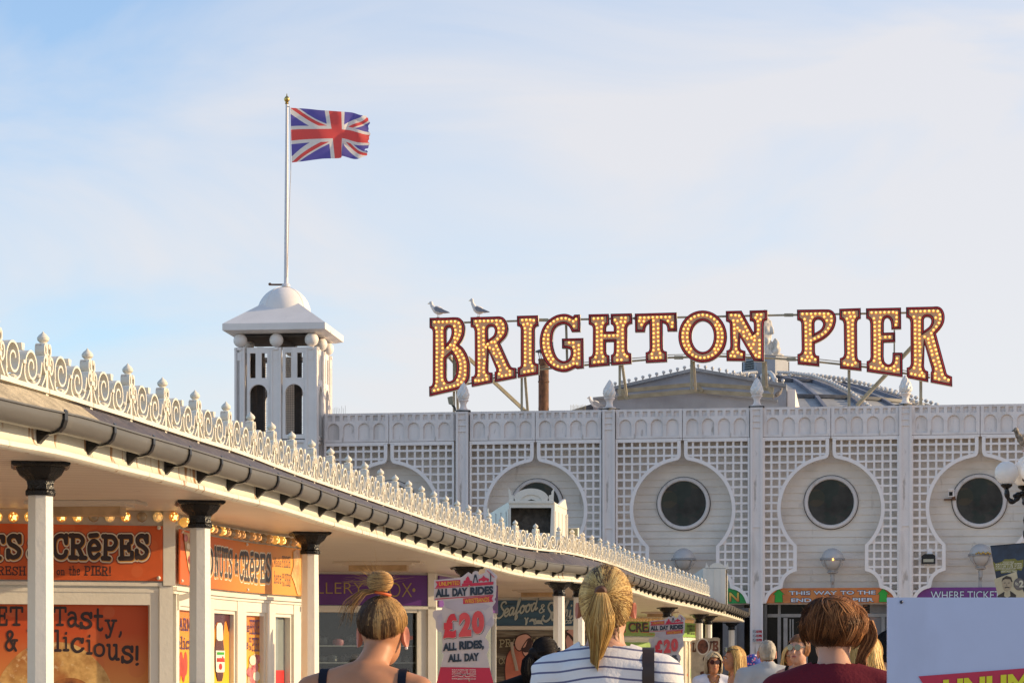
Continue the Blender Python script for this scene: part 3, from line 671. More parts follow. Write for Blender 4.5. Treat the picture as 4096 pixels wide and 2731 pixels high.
for i, (x, lab) in enumerate(((1851, 'white flame lamp on the parapet below the letter B'), (2436, 'white flame lamp on the parapet in front of the left gable slope'), (3027, 'white flame lamp on the parapet in front of the gable, left of the dome'), (3622, 'sunlit flame lamp on the parapet below the last letter R'))):
    o = fl if i == 0 else copy_thing(fl, (0, 0, 0)); o.location = FA.at(PU[i+1], ZT+.03, -.1); o.rotation_euler = (0, 0, i*.7); o['label'] = lab
# camera and floodlights on the facade
u, z = FA.uz(3803, 1983)
t = thing('security_camera', 'small white security camera beside the rightmost round window', 'camera', FA.at(u, z, -.38))
b = MB(); b.slab(FA, u-.07, u+.09, z-.02, z+.16, -.15, .12); b.prism(FA, [(u-.09, z+.16), (u+.11, z+.16), (u+.09, z+.20), (u-.07, z+.20)], (), -.16, .16); b.build('housing', FACADE, t, smooth=0)
b = MB(); b.slab(FA, u-.055, u+.05, z, z+.12, .12, .125); b.build('lens', DGLASS, t, smooth=0)
b = MB(); b.slab(FA, u-.19, u+.17, z-.10, z-.06, -.38, -.28); b.slab(FA, u+.05, u+.14, z-.1, z, -.38, -.1); b.build('bracket', RUST, t, smooth=0)
u, z = FA.uz(3713, 2236)
t = thing('floodlight', 'black floodlight fixed on the white lattice', 'floodlight', FA.at(u, z, .1))
b = MB(); b.prism(FA, [(u-.2, z-.14), (u+.2, z-.14), (u+.2, z+.1), (u+.12, z+.15), (u-.12, z+.15), (u-.2, z+.1)], (), .06, .26); b.build('housing', BLACK, t, smooth=0)
b = MB(); b.slab(FA, u-.15, u+.15, z-.09, z+.0, .26, .266); b.build('lens', M('floodlight glass', (.35, .33, .25), .15), t, smooth=0)
b = MB(); b.slab(FA, u-.03, u+.12, z+.12, z+.32, .05, .1); b.tube([FA.at(u-.1, z-.15, .1), FA.at(u-.16, z-.25, .1)], .01, 5); b.build('bracket', LATT, t, smooth=0)
FL2 = Pl(75.6, .14)
u, z = FL2.uz(1806, 1605)
t = thing('floodlight', 'small khaki floodlight on a stem left of the leftmost flame lamp', 'floodlight', FL2.at(u, 9.29))
b = MB(); b.hexa([FL2.at(u-.08, z-.08, .05), FL2.at(u+.07, z-.13, .05), FL2.at(u+.07, z-.13, -.1), FL2.at(u-.08, z-.08, -.1), FL2.at(u-.12, z+.12, .05), FL2.at(u+.02, z+.16, .05), FL2.at(u+.02, z+.16, -.1), FL2.at(u-.12, z+.12, -.1)]); b.build('housing', STEEL, t, smooth=0)
b = MB(); b.tube([FL2.at(u+.02, z-.1, -.02), FL2.at(u+.10, z-.2, -.02), FL2.at(u+.11, 9.29, -.02)], .035, 8); b.build('stem', BLACK, t)

# ============================================================ roofs behind the parapet
GB, GC = Pl(80.6, .14), Pl(82.2, .14)
rf = thing('gabled_roof', 'low grey double gable roof behind the parapet and sign frame', 'roof', GB.px(2760, 1650))
lo_ = [GB.uz(*p) for p in ((2373, 1665), (2373, 1594), (2732, 1561), (3110, 1603), (3118, 1622), (3345, 1650), (3345, 1665))]
up_ = [GC.uz(*p) for p in ((2420, 1640), (2420, 1561), (2780, 1478), (3146, 1543), (3146, 1640))]
b = MB(); b.prism(GB, lo_, (), -1.8, 0); b.build('lower_gable', GREY, rf, smooth=0)
b = MB(); b.prism(GC, up_, (), -7, 0); b.build('upper_gable', GREY, rf, smooth=0)
b = MB()
for p, q in ((up_[1], up_[2]), (up_[2], up_[3])): b.bar(GC.at(*p, .05), GC.at(*q, .05), .16, .10)
for p, q in ((lo_[1], lo_[2]), (lo_[2], lo_[3])): b.bar(GB.at(*p, .04), GB.at(*q, .04), .12, .07)
b.build('edge_flashing', GREYD, rf, smooth=0)
b = MB(); a = [GB.uz(*p) for p in ((2215, 1660), (2300, 1632), (2373, 1610), (2373, 1665))]; b.prism(GB, a, (), -2, -.2); b.build('slate_slope', M('dark slate', (.10, .10, .11), .6, .3, 6, .4, 12), rf, smooth=0)
b = MB(); b.slab(GC, up_[3][0]+.02, up_[3][0]+.28, up_[4][1], up_[3][1]-.1, -6, -.1); b.build('side_wall', FACADE, rf, smooth=0)
bb = MB(); bb.lathe([(.025, -.12), (.025, -.04), (.035, -.02), (.052, 0), (.058, .03), (.048, .06), (.02, .075), (0, .078)], (0, 0, 0), 10, capt=False)
WBULB = M('unlit white bulb', (.62, .60, .57), .15, .05, spec=.7)
b0 = None
for p, q, n in ((up_[1], up_[2], 13), (up_[2], up_[3], 13)):
    for k in range(n):
        f = (k+.5)/n; l = GC.at(p[0]+(q[0]-p[0])*f, p[1]+(q[1]-p[1])*f+.12, .05)
        if b0 is None: b0 = bb.build('bulb', WBULB, rf, local=True); b0.location = l-rf.location
        else: share(b0, 'bulb', rf, l-rf.location)
# dome
DC = P(3062, 1700, 97); DC = V((DC.x, DC.y, 0)); dm = thing('ribbed_dome', 'shallow grey ribbed dome with rows of bulbs behind the parapet', 'dome', DC)
k_ = 97/F
prof = [(9.2, 9.85), (8.0, 10.6), (6.55, 11.3), (5.2, 11.78), (3.8, 12.18), (2.2, 12.47), (1.0, 12.62)]
b = MB(); b.lathe(prof, DC, 96, capb=False); b.build('dome_shell', GREYD, dm, smooth=25)
b = MB()
for r, zz in ((6.55, 11.3), (3.8, 12.18), (2.2, 12.47)): b.lathe([(r+.12, zz-.02), (r+.12, zz+.1), (r-.05, zz+.13), (r-.1, zz)], DC, 96, capt=False, capb=False)
b.build('ring_flashing', M('dark lead', (.07, .075, .09), .5, .3, 4), dm, smooth=25)
NR = 30; rib = MB(); cap = MB()
for i in range(NR):
    a = 2*pi*(i+.35)/NR; s = V((cos(a), sin(a), 0)); q = V((-sin(a), cos(a), 0)); w2 = .11 if i % 2 == 0 else .07
    for (ra, za), (rb, zb) in zip(prof[1:-1], prof[2:]):
        A, B_ = DC+s*ra+V((0, 0, za)), DC+s*rb+V((0, 0, zb)); up = V((0, 0, .8))
        rib.hexa([A-q*w2, A+q*w2, B_+q*w2, B_-q*w2, A-q*w2+up*.16, A+q*w2+up*.16, B_+q*w2+up*.16, B_-q*w2+up*.16])
rib.build('rib', M('blue grey rib', (.19, .20, .24), .55, .2, 3), dm, smooth=0)
db = MB(); db.lathe([(.03, 0), (.05, .02), (.085, .05), (.09, .09), (.06, .13), (0, .14)], (0, 0, 0), 8, capt=False); d0 = None; cnt = 0; rest = MB()
for i in range(0, NR, 2):
    a = 2*pi*(i+.35)/NR; 
    if sin(a) > .45: continue
    for (ra, za), (rb, zb) in zip(prof[1:-1], prof[2:]):
        m = int((ra-rb)/.19)
        for j in range(m):
            f = (j+.5)/m; r = ra+(rb-ra)*f; l = V((r*cos(a), r*sin(a), za+(zb-za)*f+.17))
            vis = -cos(a-(-pi/2-.15)) < -.3 and r < 6.6
            if vis and cnt < 100 and (j % 2 == 0 or r > 3.5):
                cnt += 1
                if d0 is None: d0 = db.build('bulb', WBULB, dm, local=True); d0.location = l
                else: share(d0, 'bulb', dm, l)
            else: rest.add([v+l+DC for v in db.v], db.f)
for k in range(40):
    a = 2*pi*k/40; rest.add([v+DC+V((2.3*cos(a), 2.3*sin(a), 12.52)) for v in db.v], db.f)
tag(rest.build('bulb_rows', WBULB, dm), kind='stuff')
b = MB(); b.lathe([(.95, 12.6), (.95, 13.42), (1.0, 13.44), (1.0, 13.50), (.6, 13.58), (.5, 13.62)], DC, 8, rot=.3); b.build('lantern', GREY, dm, smooth=20)
b = MB()
for i in range(8):
    a = .3+2*pi*(i+.5)/8
    for k in range(4):
        if i in (5, 6): break
        b.box(DC+V((.885*cos(a), .885*sin(a), 13.05+k*.09)), (.06, .46, .045), a)
b.build('louvre', DARK, dm, smooth=0)
# chimney
CH = Pl(79.5, .0); c = CH.px(2174.5, 1700); c = V((c.x, c.y, 0))
t = thing('chimney_flue', 'rusty iron flue pipe standing behind the letters G and I', 'chimney', c+V((0, 0, 8.9)))
zt = CH.uz(2174, 1436)[1]; b = MB(); b.lathe([(.165, 8.9), (.165, zt-.75), (.18, zt-.74), (.18, zt-.7), (.165, zt-.69), (.165, zt-.05), (.178, zt-.04), (.178, zt)], c, 20); b.lathe([(.17, CH.uz(0, 1634)[1]-.02), (.172, CH.uz(0, 1634)[1]+.02)], c, 20); b.build('pipe', RUST, t)
b = MB()
for k in range(4): a = k*pi/2+.5; b.tube([c+V((.14*cos(a), .14*sin(a), zt-.02)), c+V((.2*cos(a), .2*sin(a), zt+.24))], .015, 5)
b.lathe([(.26, zt+.22), (.26, zt+.26), (.05, zt+.34)], c, 20); b.build('rain_cap', M('dark lead', (0, 0, 0)), t)
# ============================================================ corner tower, pole and flag
TW = Pl(75.35, .11); ang = -atan2(.11, 1)
ul, ur = TW.uz(937, 1500)[0], TW.uz(1268, 1500)[0]; tc_ = (ul+ur)/2; hw = (ur-ul)/2
tctr = TW.at(tc_, 0, -hw)
tower = thing('corner_tower', 'square white belvedere tower with arched openings and domed roof', 'tower', tctr)
class Side:
    def __init__(s, k): a = ang+k*pi/2; s.u = V((cos(a), sin(a), 0)); s.n = V((sin(a), -cos(a), 0)); s.o = V((tctr.x, tctr.y, 0))+s.n*hw
    def at(s, u, z, d=0): return s.o+s.u*u+s.n*d+V((0, 0, z))
ZA, ZS = 8.60, 11.26
px = 2*hw/700.0
def side_panel():
    b = MB(); holes = []
    for c in (-.4*hw*1.02, .44*hw):
        w_ = .26; holes.append(arch_poly(c, .54, ZA, 10.13)); 
        for s in (-1, 1): holes.append([(c+s*.18-.09, 10.30), (c+s*.18+.09, 10.30), (c+s*.18+.09, 11.09), (c+s*.18-.09, 11.09)])
    return holes
fr0 = Side(0); b = MB(); mesh = MB()
for k in range(4):
    S = Side(k); c0 = [-.42*hw, .44*hw]
    for c in c0:
        w2 = .36; hl = [arch_poly(c, .54, ZA, 10.13)]+[[(c+s*.18-.088, 10.33), (c+s*.18+.088, 10.33), (c+s*.18+.088, 11.09), (c+s*.18-.088, 11.09)] for s in (-1, 1)]
        b.prism(S, [(c-w2, 8.47), (c+w2, 8.47), (c+w2, ZS), (c-w2, ZS)], hl, -.12, -.045)
        b.prism(S, [(c+.345*cos(a), 9.86+.345*sin(a)) for a in [pi*i/14 for i in range(15)]]+[(c+.275*cos(a), 9.86+.275*sin(a)) for a in [pi-pi*i/14 for i in range(15)]], (), -.045, -.02)
        b.prism(S, [(c-w2, 0), (c+w2, 0), (c+w2, 8.44), (c-w2, 8.44)], [[(c-.29, 7.6), (c+.29, 7.6), (c+.29, 8.36), (c-.29, 8.36)]], -.12, -.05)
        b.prism(S, [(c-.3, 7.5), (c+.3, 7.5), (c+.3, 8.4), (c-.3, 8.4)], (), -.2, -.12)
        
        for q in range(9): x_ = c-.28+.07*q; mesh.tube([S.at(x_, 8.6, -.14), S.at(x_+.01*sin(q), 9.8, -.15), S.at(x_, 11.2, -.14)], .0035, 3)
        for q in range(37): z_ = 8.62+.07*q; mesh.tube([S.at(c-.3, z_, -.145), S.at(c+.3, z_+.008*sin(q*2.1), -.145)], .0035, 3)
    for u, w_ in ((-hw+.16, .16), (.0, .17), (hw-.19, .19)):
        m = .075
        if k in (0, 2) or abs(u) < .1: b.prism(S, [(u-w_, 0), (u+w_, 0), (u+w_, ZS), (u-w_, ZS)], (), -.16, -.02)
        elif k in (1, 3): b.prism(S, [(u-w_+(.02 if u < 0 else 0), 0), (u+w_-(.02 if u > 0 else 0), 0), (u+w_-(.02 if u > 0 else 0), ZS-.003), (u-w_+(.02 if u < 0 else 0), ZS-.003)], (), -.16, -.022)
        b.prism(S, [(u-.07, 11.18), (u+.07, 11.18), (u+.07, ZS+.0), (u-.07, ZS+.0)], (), -.02, .03)
        b.prism(S, [(u-.07, 10.86), (u+.07, 10.86), (u+.07, 11.1), (u-.07, 11.1)], (), -.02, -.006)
        for s in (-1, 1): b.prism(S, [(u+s*(w_-.012), 0), (u+s*(w_-.012), ZS-.02), (u+s*(w_-.07), ZS-.02), (u+s*(w_-.07), 0)], (), -.02, .0)
        if k == 0 or (k == 1 and u > -hw+.3) or (k in (2, 3) and abs(u) < .2): lb = MB(); lb.ball(S.at(u, 11.49, -.13), .212, 24, 16); lb.build('ball_ornament', TOWER, tower)
b.build('shaft', TOWER, tower, smooth=35)
mesh.build('netting', M('bird netting', (.06, .055, .05), .8), tower, smooth=0)
b = MB()        # dark timber posts and floor inside
WOODD = M('dark timber', (.055, .04, .03), .7, .3, 3)
for x, y in ((-.52, -.35), (.36, -.2), (-.78, .6)):
    b.box(tctr+V((x*hw, y*hw, 9.9)), (.20, .20, 2.9), ang)
b.box(tctr+V((0, 0, 8.45)), (2*hw-.3, 2*hw-.3, .06), ang); b.box(tctr+V((0, 0, 11.62)), (2*hw-.26, 2*hw-.26, .05), ang); b.box(tctr+V((0, 0, 11.5)), (.3, 2*hw-.5, .2), ang)
b.build('inner_frame', WOODD, tower, smooth=0)
b = MB(); e = 1.585; q = Matrix.Rotation(ang, 3, 'Z')
def sq(h, z): return [tctr+(q @ V((x*h, y*h, 0)))+V((0, 0, z)) for x, y in ((-1, -1), (1, -1), (1, 1), (-1, 1))]
r1, r2, r3 = sq(e, 11.755), sq(e, 11.955), sq(.12, 13.02); r4 = sq(e-.22, 11.69)
b.add(r1+r2+r3+r4, [(0, 1, 5, 4), (1, 2, 6, 5), (2, 3, 7, 6), (3, 0, 4, 7), (4, 5, 9, 8), (5, 6, 10, 9), (6, 7, 11, 10), (7, 4, 8, 11), (12, 13, 1, 0), (13, 14, 2, 1), (14, 15, 3, 2), (15, 12, 0, 3), (15, 14, 13, 12), (8, 9, 10, 11)])
b.build('pyramid_roof', TOWER, tower, smooth=0)
b = MB(); dz = 12.42; b.lathe([(.835*cos(a), dz+.86*sin(a)) for a in [pi/2*i/14 for i in range(14)]]+[(.05, dz+.862)], tctr, 40)
for k in range(4):
    a = ang+pi/4+k*pi/2+.25; b.tube([tctr+V((.838*cos(x)*cos(a), .838*cos(x)*sin(a), dz+.863*sin(x))) for x in [.1+1.4*i/12 for i in range(13)]], .008, 5)
b.build('dome_cap', TOWER, tower)
# pole
PY = tctr.y; pb_, pt = P(1144, 1143, PY), P(1147.5, 418, PY)
pole = thing('flagpole', 'tall white flagpole with gilded finial on top of the domed tower', 'flagpole', pb_-V((0, 0, .06)))
b = MB(); b.tube([pb_-V((0, 0, .05)), pb_.lerp(pt, .5), pt], [.066, .056, .042], 16); b.lathe([(.13, 0), (.13, .07), (.07, .1)], pb_-V((0, 0, .03)), 16); b.build('pole', M('white pole paint', (.68, .65, .66), .35, .04), pole)
b = MB(); b.lathe([(.045, 0), (.06, .03), (.04, .06), (.085, .12), (.09, .17), (.06, .22), (.02, .26), (.012, .32), (0, .34)], pt, 18); b.build('finial', GOLD, pole)
b = MB(); b.box(pb_+V((-.26, 0, .035)), (.5, .06, .05)); b.ball(pb_+V((-.5, 0, .05)), (.05, .05, .045)); b.build('hinge_bar', RUST, pole, smooth=0)
hl = [P(1158, 425, PY-.1), P(1163, 660, PY-.12), P(1160, 760, PY-.1), P(1153, 960, PY-.1), P(1148, 1110, PY-.1)]
b = MB(); b.tube([tuple(p) for p in smooth2(hl, 6)], .009, 5); b.tube([pt-V((0, 0, .06)), P(1158, 428, PY-.1)], .014, 5); b.build('halyard', M('rope', (.45, .38, .32), .8), pole)
# flag
fm = bpy.data.materials.new('union flag cloth'); fm.use_nodes = True; t_ = fm.node_tree; pb = t_.nodes['Principled BSDF']; k = t_.links.new
uvn = nd(t_, 'ShaderNodeUVMap'); sp = nd(t_, 'ShaderNodeSeparateXYZ'); k(uvn.outputs[0], sp.inputs[0])
def ma(op, a, b_=None):
    n = nd(t_, 'ShaderNodeMath', operation=op)
    for i, q in enumerate((a, b_)):
        if q is None: continue
        if isinstance(q, (int, float)): n.inputs[i].default_value = q
        else: k(q, n.inputs[i])
    return n.outputs[0]
x, y = sp.outputs[0], sp.outputs[1]     # x 0..2, y 0..1
xc, yc = ma('SUBTRACT', x, 1.0), ma('SUBTRACT', y, .5)
ax_, ay_ = ma('ABSOLUTE', xc), ma('ABSOLUTE', yc)
redc = ma('MAXIMUM', ma('LESS_THAN', ax_, .12), ma('LESS_THAN', ay_, .10)); whc = ma('MAXIMUM', ma('LESS_THAN', ax_, .19), ma('LESS_THAN', ay_, .165))
sgn = ma('SIGN', ma('MULTIPLY', xc, yc))
dd = ma('MULTIPLY', ma('SUBTRACT', ay_, ma('MULTIPLY', ax_, .5)), .894)      # signed distance from the diagonal
side = ma('MULTIPLY', ma('SIGN', xc), sgn)
ds = ma('MULTIPLY', dd, ma('SIGN', xc))
whd = ma('LESS_THAN', ma('ABSOLUTE', dd), .098)
redd = ma('MULTIPLY', ma('LESS_THAN', ds, .004), ma('GREATER_THAN', ds, -.064)); redd = ma('MULTIPLY', redd, 1.0)
def mixc(f, a, c):
    n = nd(t_, 'ShaderNodeMixRGB'); k(f, n.inputs[0])
    if isinstance(a, tuple): n.inputs[1].default_value = (*a, 1)
    else: k(a, n.inputs[1])
    n.inputs[2].default_value = (*c, 1); return n.outputs[0]
BL, WH_, RD = (.14, .12, .42), (.84, .78, .72), (.82, .11, .10)
c_ = mixc(whd, BL, WH_); c_ = mixc(redd, c_, RD); c_ = mixc(whc, c_, WH_); c_ = mixc(redc, c_, RD)
k(c_, pb.inputs['Base Color']); pb.inputs['Roughness'].default_value = .85
tr = nd(t_, 'ShaderNodeBsdfTranslucent'); k(c_, tr.inputs[0]); ms_ = nd(t_, 'ShaderNodeMixShader'); ms_.inputs[0].default_value = .6
k(pb.outputs[0], ms_.inputs[1]); k(tr.outputs[0], ms_.inputs[2]); k(ms_.outputs[0], t_.nodes['Material Output'].inputs[0])
topc = smooth2([(1161.5, 432), (1215, 436), (1268, 440), (1340, 441), (1402, 450), (1440, 462), (1474, 470)], 10); botc = smooth2([(1167, 651), (1215, 644), (1290, 635), (1360, 634), (1372, 628), (1420, 634), (1465, 622)], 10)
NX, NY = len(topc)-1, 34; vs, uvs, fs = [], [], []
for i in range(NX+1):
    s = i/NX
    for j in range(NY+1):
        t = j/NY; X = botc[i][0]+(topc[i][0]-botc[i][0])*t; Yp = botc[i][1]+(topc[i][1]-botc[i][1])*t
        mid = 1-abs(2*t-1)
        Yp += 9*mid*sin(s*5.2)*s**.5*(-1); X += 7*mid*(s**1.5)
        if s > .93: X += 10*(s-.93)/.07*(.6*sin(t*23)+.4*sin(t*51+1))*.6
        depth = .16*sin(s*8.5-t*2.6)*s**.7+.07*sin(s*17+t*6)*s+.05*sin(s*5+t*11)*s
        v = P(X, Yp, PY-.1); v = v+V((0, depth, 0)); vs.append(v); uvs.append((2*s, t))
for i in range(NX):
    for j in range(NY):
        if i > NX-3 and (j in (6, 7) or j > NY-3 and R() < .5): continue
        a = i*(NY+1)+j; fs.append((a, a+NY+1, a+NY+2, a+1))
b = MB(); b.add(vs, fs); fo = b.build('union_flag', fm, None, loc=vs[NY], smooth=60, fix=False)
uvl = fo.data.uv_layers.new(name='UVMap')
for p in fo.data.polygons:
    for li in p.loop_indices: uvl.data[li].uv = uvs[fo.data.loops[li].vertex_index]
tag(fo, 'frayed red, white and blue union flag flying from the white flagpole', 'flag')

# ============================================================ the great letters on the roof
SG = Pl(76.9, .14)
LET = [
 ('B', 1700, 1250, 4.48, [(82, 95), ('c', [(370, 90), (560, 85), (640, 110), (695, 180), (718, 280), (705, 400), (665, 500), (618, 572)]), ('c', [(618, 572), (690, 640), (760, 760), (800, 900), (803, 1050), (790, 1180), (730, 1290), (640, 1360), (540, 1395)]), (78, 1503), (75, 1325), ('c', [(75, 1325), (120, 1305), (140, 1250)]), (140, 350), ('c', [(140, 350), (125, 300), (82, 275)])],
  [[(383, 560), ('c', [(383, 320), (400, 280), (430, 268), (460, 280), (475, 330), (470, 400), (440, 480), (383, 560)])], [(383, 825), ('c', [(475, 740), (530, 830), (562, 940), (562, 1030), (540, 1130), (500, 1200), (440, 1230), (400, 1215), (383, 1160)])]]),
 ('R', 1870, 1250, 5.057, [(62, 95), ('c', [(560, 80), (650, 78), (730, 105), (790, 180), (822, 290), (815, 400), (770, 500), (662, 620)]), ('c', [(850, 1040), (885, 1095), (925, 1112), (982, 1118)]), (988, 1325), (550, 1410), ('c', [(548, 1200), (575, 1190), (580, 1150)]), (428, 790), ('c', [(420, 1130), (425, 1190), (455, 1208), (503, 1212)]), (510, 1418), (85, 1503), ('c', [(78, 1297), (130, 1280), (152, 1230)]), ('c', [(145, 380), (120, 310), (64, 293)])],
  [[('c', [(415, 340), (430, 300), (480, 283), (525, 300), (552, 350), (550, 400), (520, 470), (420, 545)])]]),
 ('I', 1870, 1250, 5.057, [(1000, 68), (1430, 57), ('c', [(1438, 268), (1385, 285), (1362, 340)]), ('c', [(1362, 960), (1375, 1015), (1440, 1038)]), (1443, 1247), (1015, 1320), ('c', [(1013, 1112), (1065, 1090), (1083, 1040)]), ('c', [(1083, 360), (1060, 290), (1003, 270)])], []),
 ('G', 2140, 1240, 6.03, [('c', [(917, 155), (800, 105), (680, 93), (520, 125), (370, 210), (240, 340), (150, 520), (110, 740), (130, 960), (200, 1160), (320, 1340), (480, 1450), (680, 1495), (830, 1465), (970, 1395)]), (1003, 1420), (1175, 1402), (1168, 675), (648, 688), (652, 925), ('c', [(770, 925), (840, 950), (858, 1020), (850, 1100), (800, 1190), (720, 1225), (640, 1215), (540, 1140), (470, 1000), (432, 840), (428, 690), (445, 550), (500, 430), (590, 365), (690, 340), (790, 375), (850, 450), (885, 530)]), (1095, 525), (1090, 108), (950, 112)], []),
 ('H', 2340, 1240, 6.19, [(88, 107), (592, 95), ('c', [(600, 350), (545, 380), (522, 440)]), (522, 530), (712, 525), ('c', [(712, 440), (690, 380), (637, 345)]), (635, 95), (1165, 82), ('c', [(1170, 332), (1085, 365), (1045, 440)]), ('c', [(1052, 980), (1075, 1045), (1145, 1070)]), (1153, 1330), (645, 1368), ('c', [(640, 1115), (695, 1080), (712, 1020)]), (715, 785), (522, 790), ('c', [(525, 1030), (545, 1095), (602, 1120)]), (608, 1370), (95, 1418), ('c', [(92, 1165), (165, 1130), (192, 1060)]), ('c', [(195, 460), (170, 390), (90, 352)])], []),
 ('T', 2340, 1240, 6.19, [(1233, 90), (2272, 60), (2282, 525), ('c', [(2040, 528), (2030, 430), (1990, 350), (1922, 320)]), ('c', [(1930, 930), (1950, 1000), (2028, 1028)]), (2035, 1283), (1505, 1310), ('c', [(1500, 1050), (1575, 1020), (1598, 950)]), ('c', [(1590, 330), (1530, 370), (1500, 440), (1485, 545)]), (1240, 550)], []),
 ('O', 2700, 1230, 6.19, [(685+603*cos(2*pi*i/44), 718+645*sin(2*pi*i/44)) for i in range(44)], [[(688+273*cos(2*pi*i/32), 715+382*sin(2*pi*i/32)) for i in range(32)]]),
 ('N', 2700, 1230, 6.19, [(1257, 88), (1650, 78), (1940, 600), (1952, 590), ('c', [(1950, 430), (1930, 350), (1848, 325)]), (1845, 75), (2288, 63), ('c', [(2290, 310), (2225, 340), (2205, 410)]), (2207, 1345), (1952, 1328), (1615, 740), ('c', [(1612, 960), (1640, 1040), (1745, 1075)]), (1747, 1325), (1275, 1320), ('c', [(1272, 1065), (1345, 1035), (1368, 950)]), ('c', [(1355, 440), (1340, 370), (1260, 335)])], []),
 ('P', 3170, 1220, 5.6, [(98, 105), ('c', [(700, 97), (840, 105), (930, 165), (978, 270), (970, 400), (920, 540), (800, 690), (660, 790), (505, 865)]), ('c', [(508, 1060), (530, 1120), (602, 1140)]), (605, 1375), (113, 1327), ('c', [(108, 1103), (180, 1070), (205, 1000)]), ('c', [(195, 430), (175, 360), (102, 330)])],
  [[('c', [(495, 400), (520, 345), (580, 322), (640, 345), (680, 410), (665, 490), (610, 560), (500, 625)])]]),
 ('I', 3170, 1220, 5.6, [(1045, 85), (1530, 68), ('c', [(1533, 300), (1470, 330), (1448, 400)]), ('c', [(1455, 1140), (1475, 1215), (1545, 1250)]), (1550, 1475), (1060, 1420), ('c', [(1058, 1192), (1130, 1160), (1155, 1090)]), ('c', [(1145, 420), (1120, 350), (1047, 315)])], []),
 ('E', 3440, 1210, 4.9, [(115, 115), (805, 100), (810, 520), ('c', [(615, 525), (605, 400), (580, 330), (535, 300), (490, 325), (470, 400)]), (470, 590), (692, 582), (695, 778), (468, 785), ('c', [(465, 1060), (485, 1160), (550, 1210), (610, 1185), (632, 1110), (637, 980)]), (835, 980), (838, 1460), (130, 1355), ('c', [(128, 1150), (185, 1125), (205, 1065)]), ('c', [(198, 410), (180, 340), (118, 308)])], []),
 ('R', 3600, 1210, 4.354, [(104, 82), ('c', [(560, 72), (660, 70), (730, 110), (770, 190), (778, 280), (760, 370), (710, 455), (630, 545)]), ('c', [(800, 1180), (825, 1250), (908, 1290)]), (912, 1462), (532, 1390), ('c', [(535, 1210), (550, 1190), (548, 1140)]), (430, 725), ('c', [(420, 1110), (440, 1170), (493, 1200)]), (495, 1385), (117, 1310), ('c', [(116, 1133), (165, 1115), (187, 1060)]), ('c', [(180, 340), (160, 280), (106, 255)])],
  [[('c', [(418, 300), (435, 262), (475, 250), (525, 265), (545, 310), (535, 370), (500, 425), (418, 487)])]]),
]
MAROON = M('dark maroon enamel', (.052, .006, .010), .45, .25, 2); CASE = M('cream letter case', (.66, .60, .50), .5); NEON = M('red neon tube', (.36, .012, .022), .25, .05, emit=(.9, .02, .03), es=.10)
FACE = mixin(M('tan letter face', (.58, .37, .215), .6, .14, 2.5), (.16, .05, .02), 7, .66, .1, (1, 1, .35), .7)
LITB = M('lit amber bulb', (.9, .6, .2), .3, emit=(1, .42, .06), es=1.1); LITC = M('lit bulb centre', (1, .9, .5), .3, emit=(1, .70, .20), es=1.4)
bulb = MB(); bulb.ball((0, -.02, 0), (.036, .038, .036), 10, 7); bulb.ball((-.004, -.056, .006), (.015, .01, .015), 8, 4, mi=1)
NM = {'B': 'B', 'R': 'R', 'I': 'I'}
seen = {}; b0 = None; sgn_ang = -atan2(.14, 1)
ORD = ['first', 'second', 'third', 'fourth', 'fifth', 'sixth', 'seventh', 'last of the first word', 'first of the second word', 'second of the second word', 'third of the second word', 'last']
LAB = ['tall bulb lit letter B at the left end of the roof sign', 'bulb lit letter R with a gull standing on it, second in the roof sign', 'bulb lit letter I between R and G on the roof sign', 'round bulb lit letter G in front of the rusty flue', 'bulb lit letter H with twin stems on the roof sign', 'bulb lit letter T between H and O on the roof sign', 'ring shaped bulb lit letter O on the roof sign', 'bulb lit letter N in front of the statue', 'bulb lit letter P that begins the second word of the sign', 'bulb lit letter I between P and E on the roof sign', 'bulb lit letter E on the roof sign', 'tall bulb lit letter R at the right end of the roof sign']
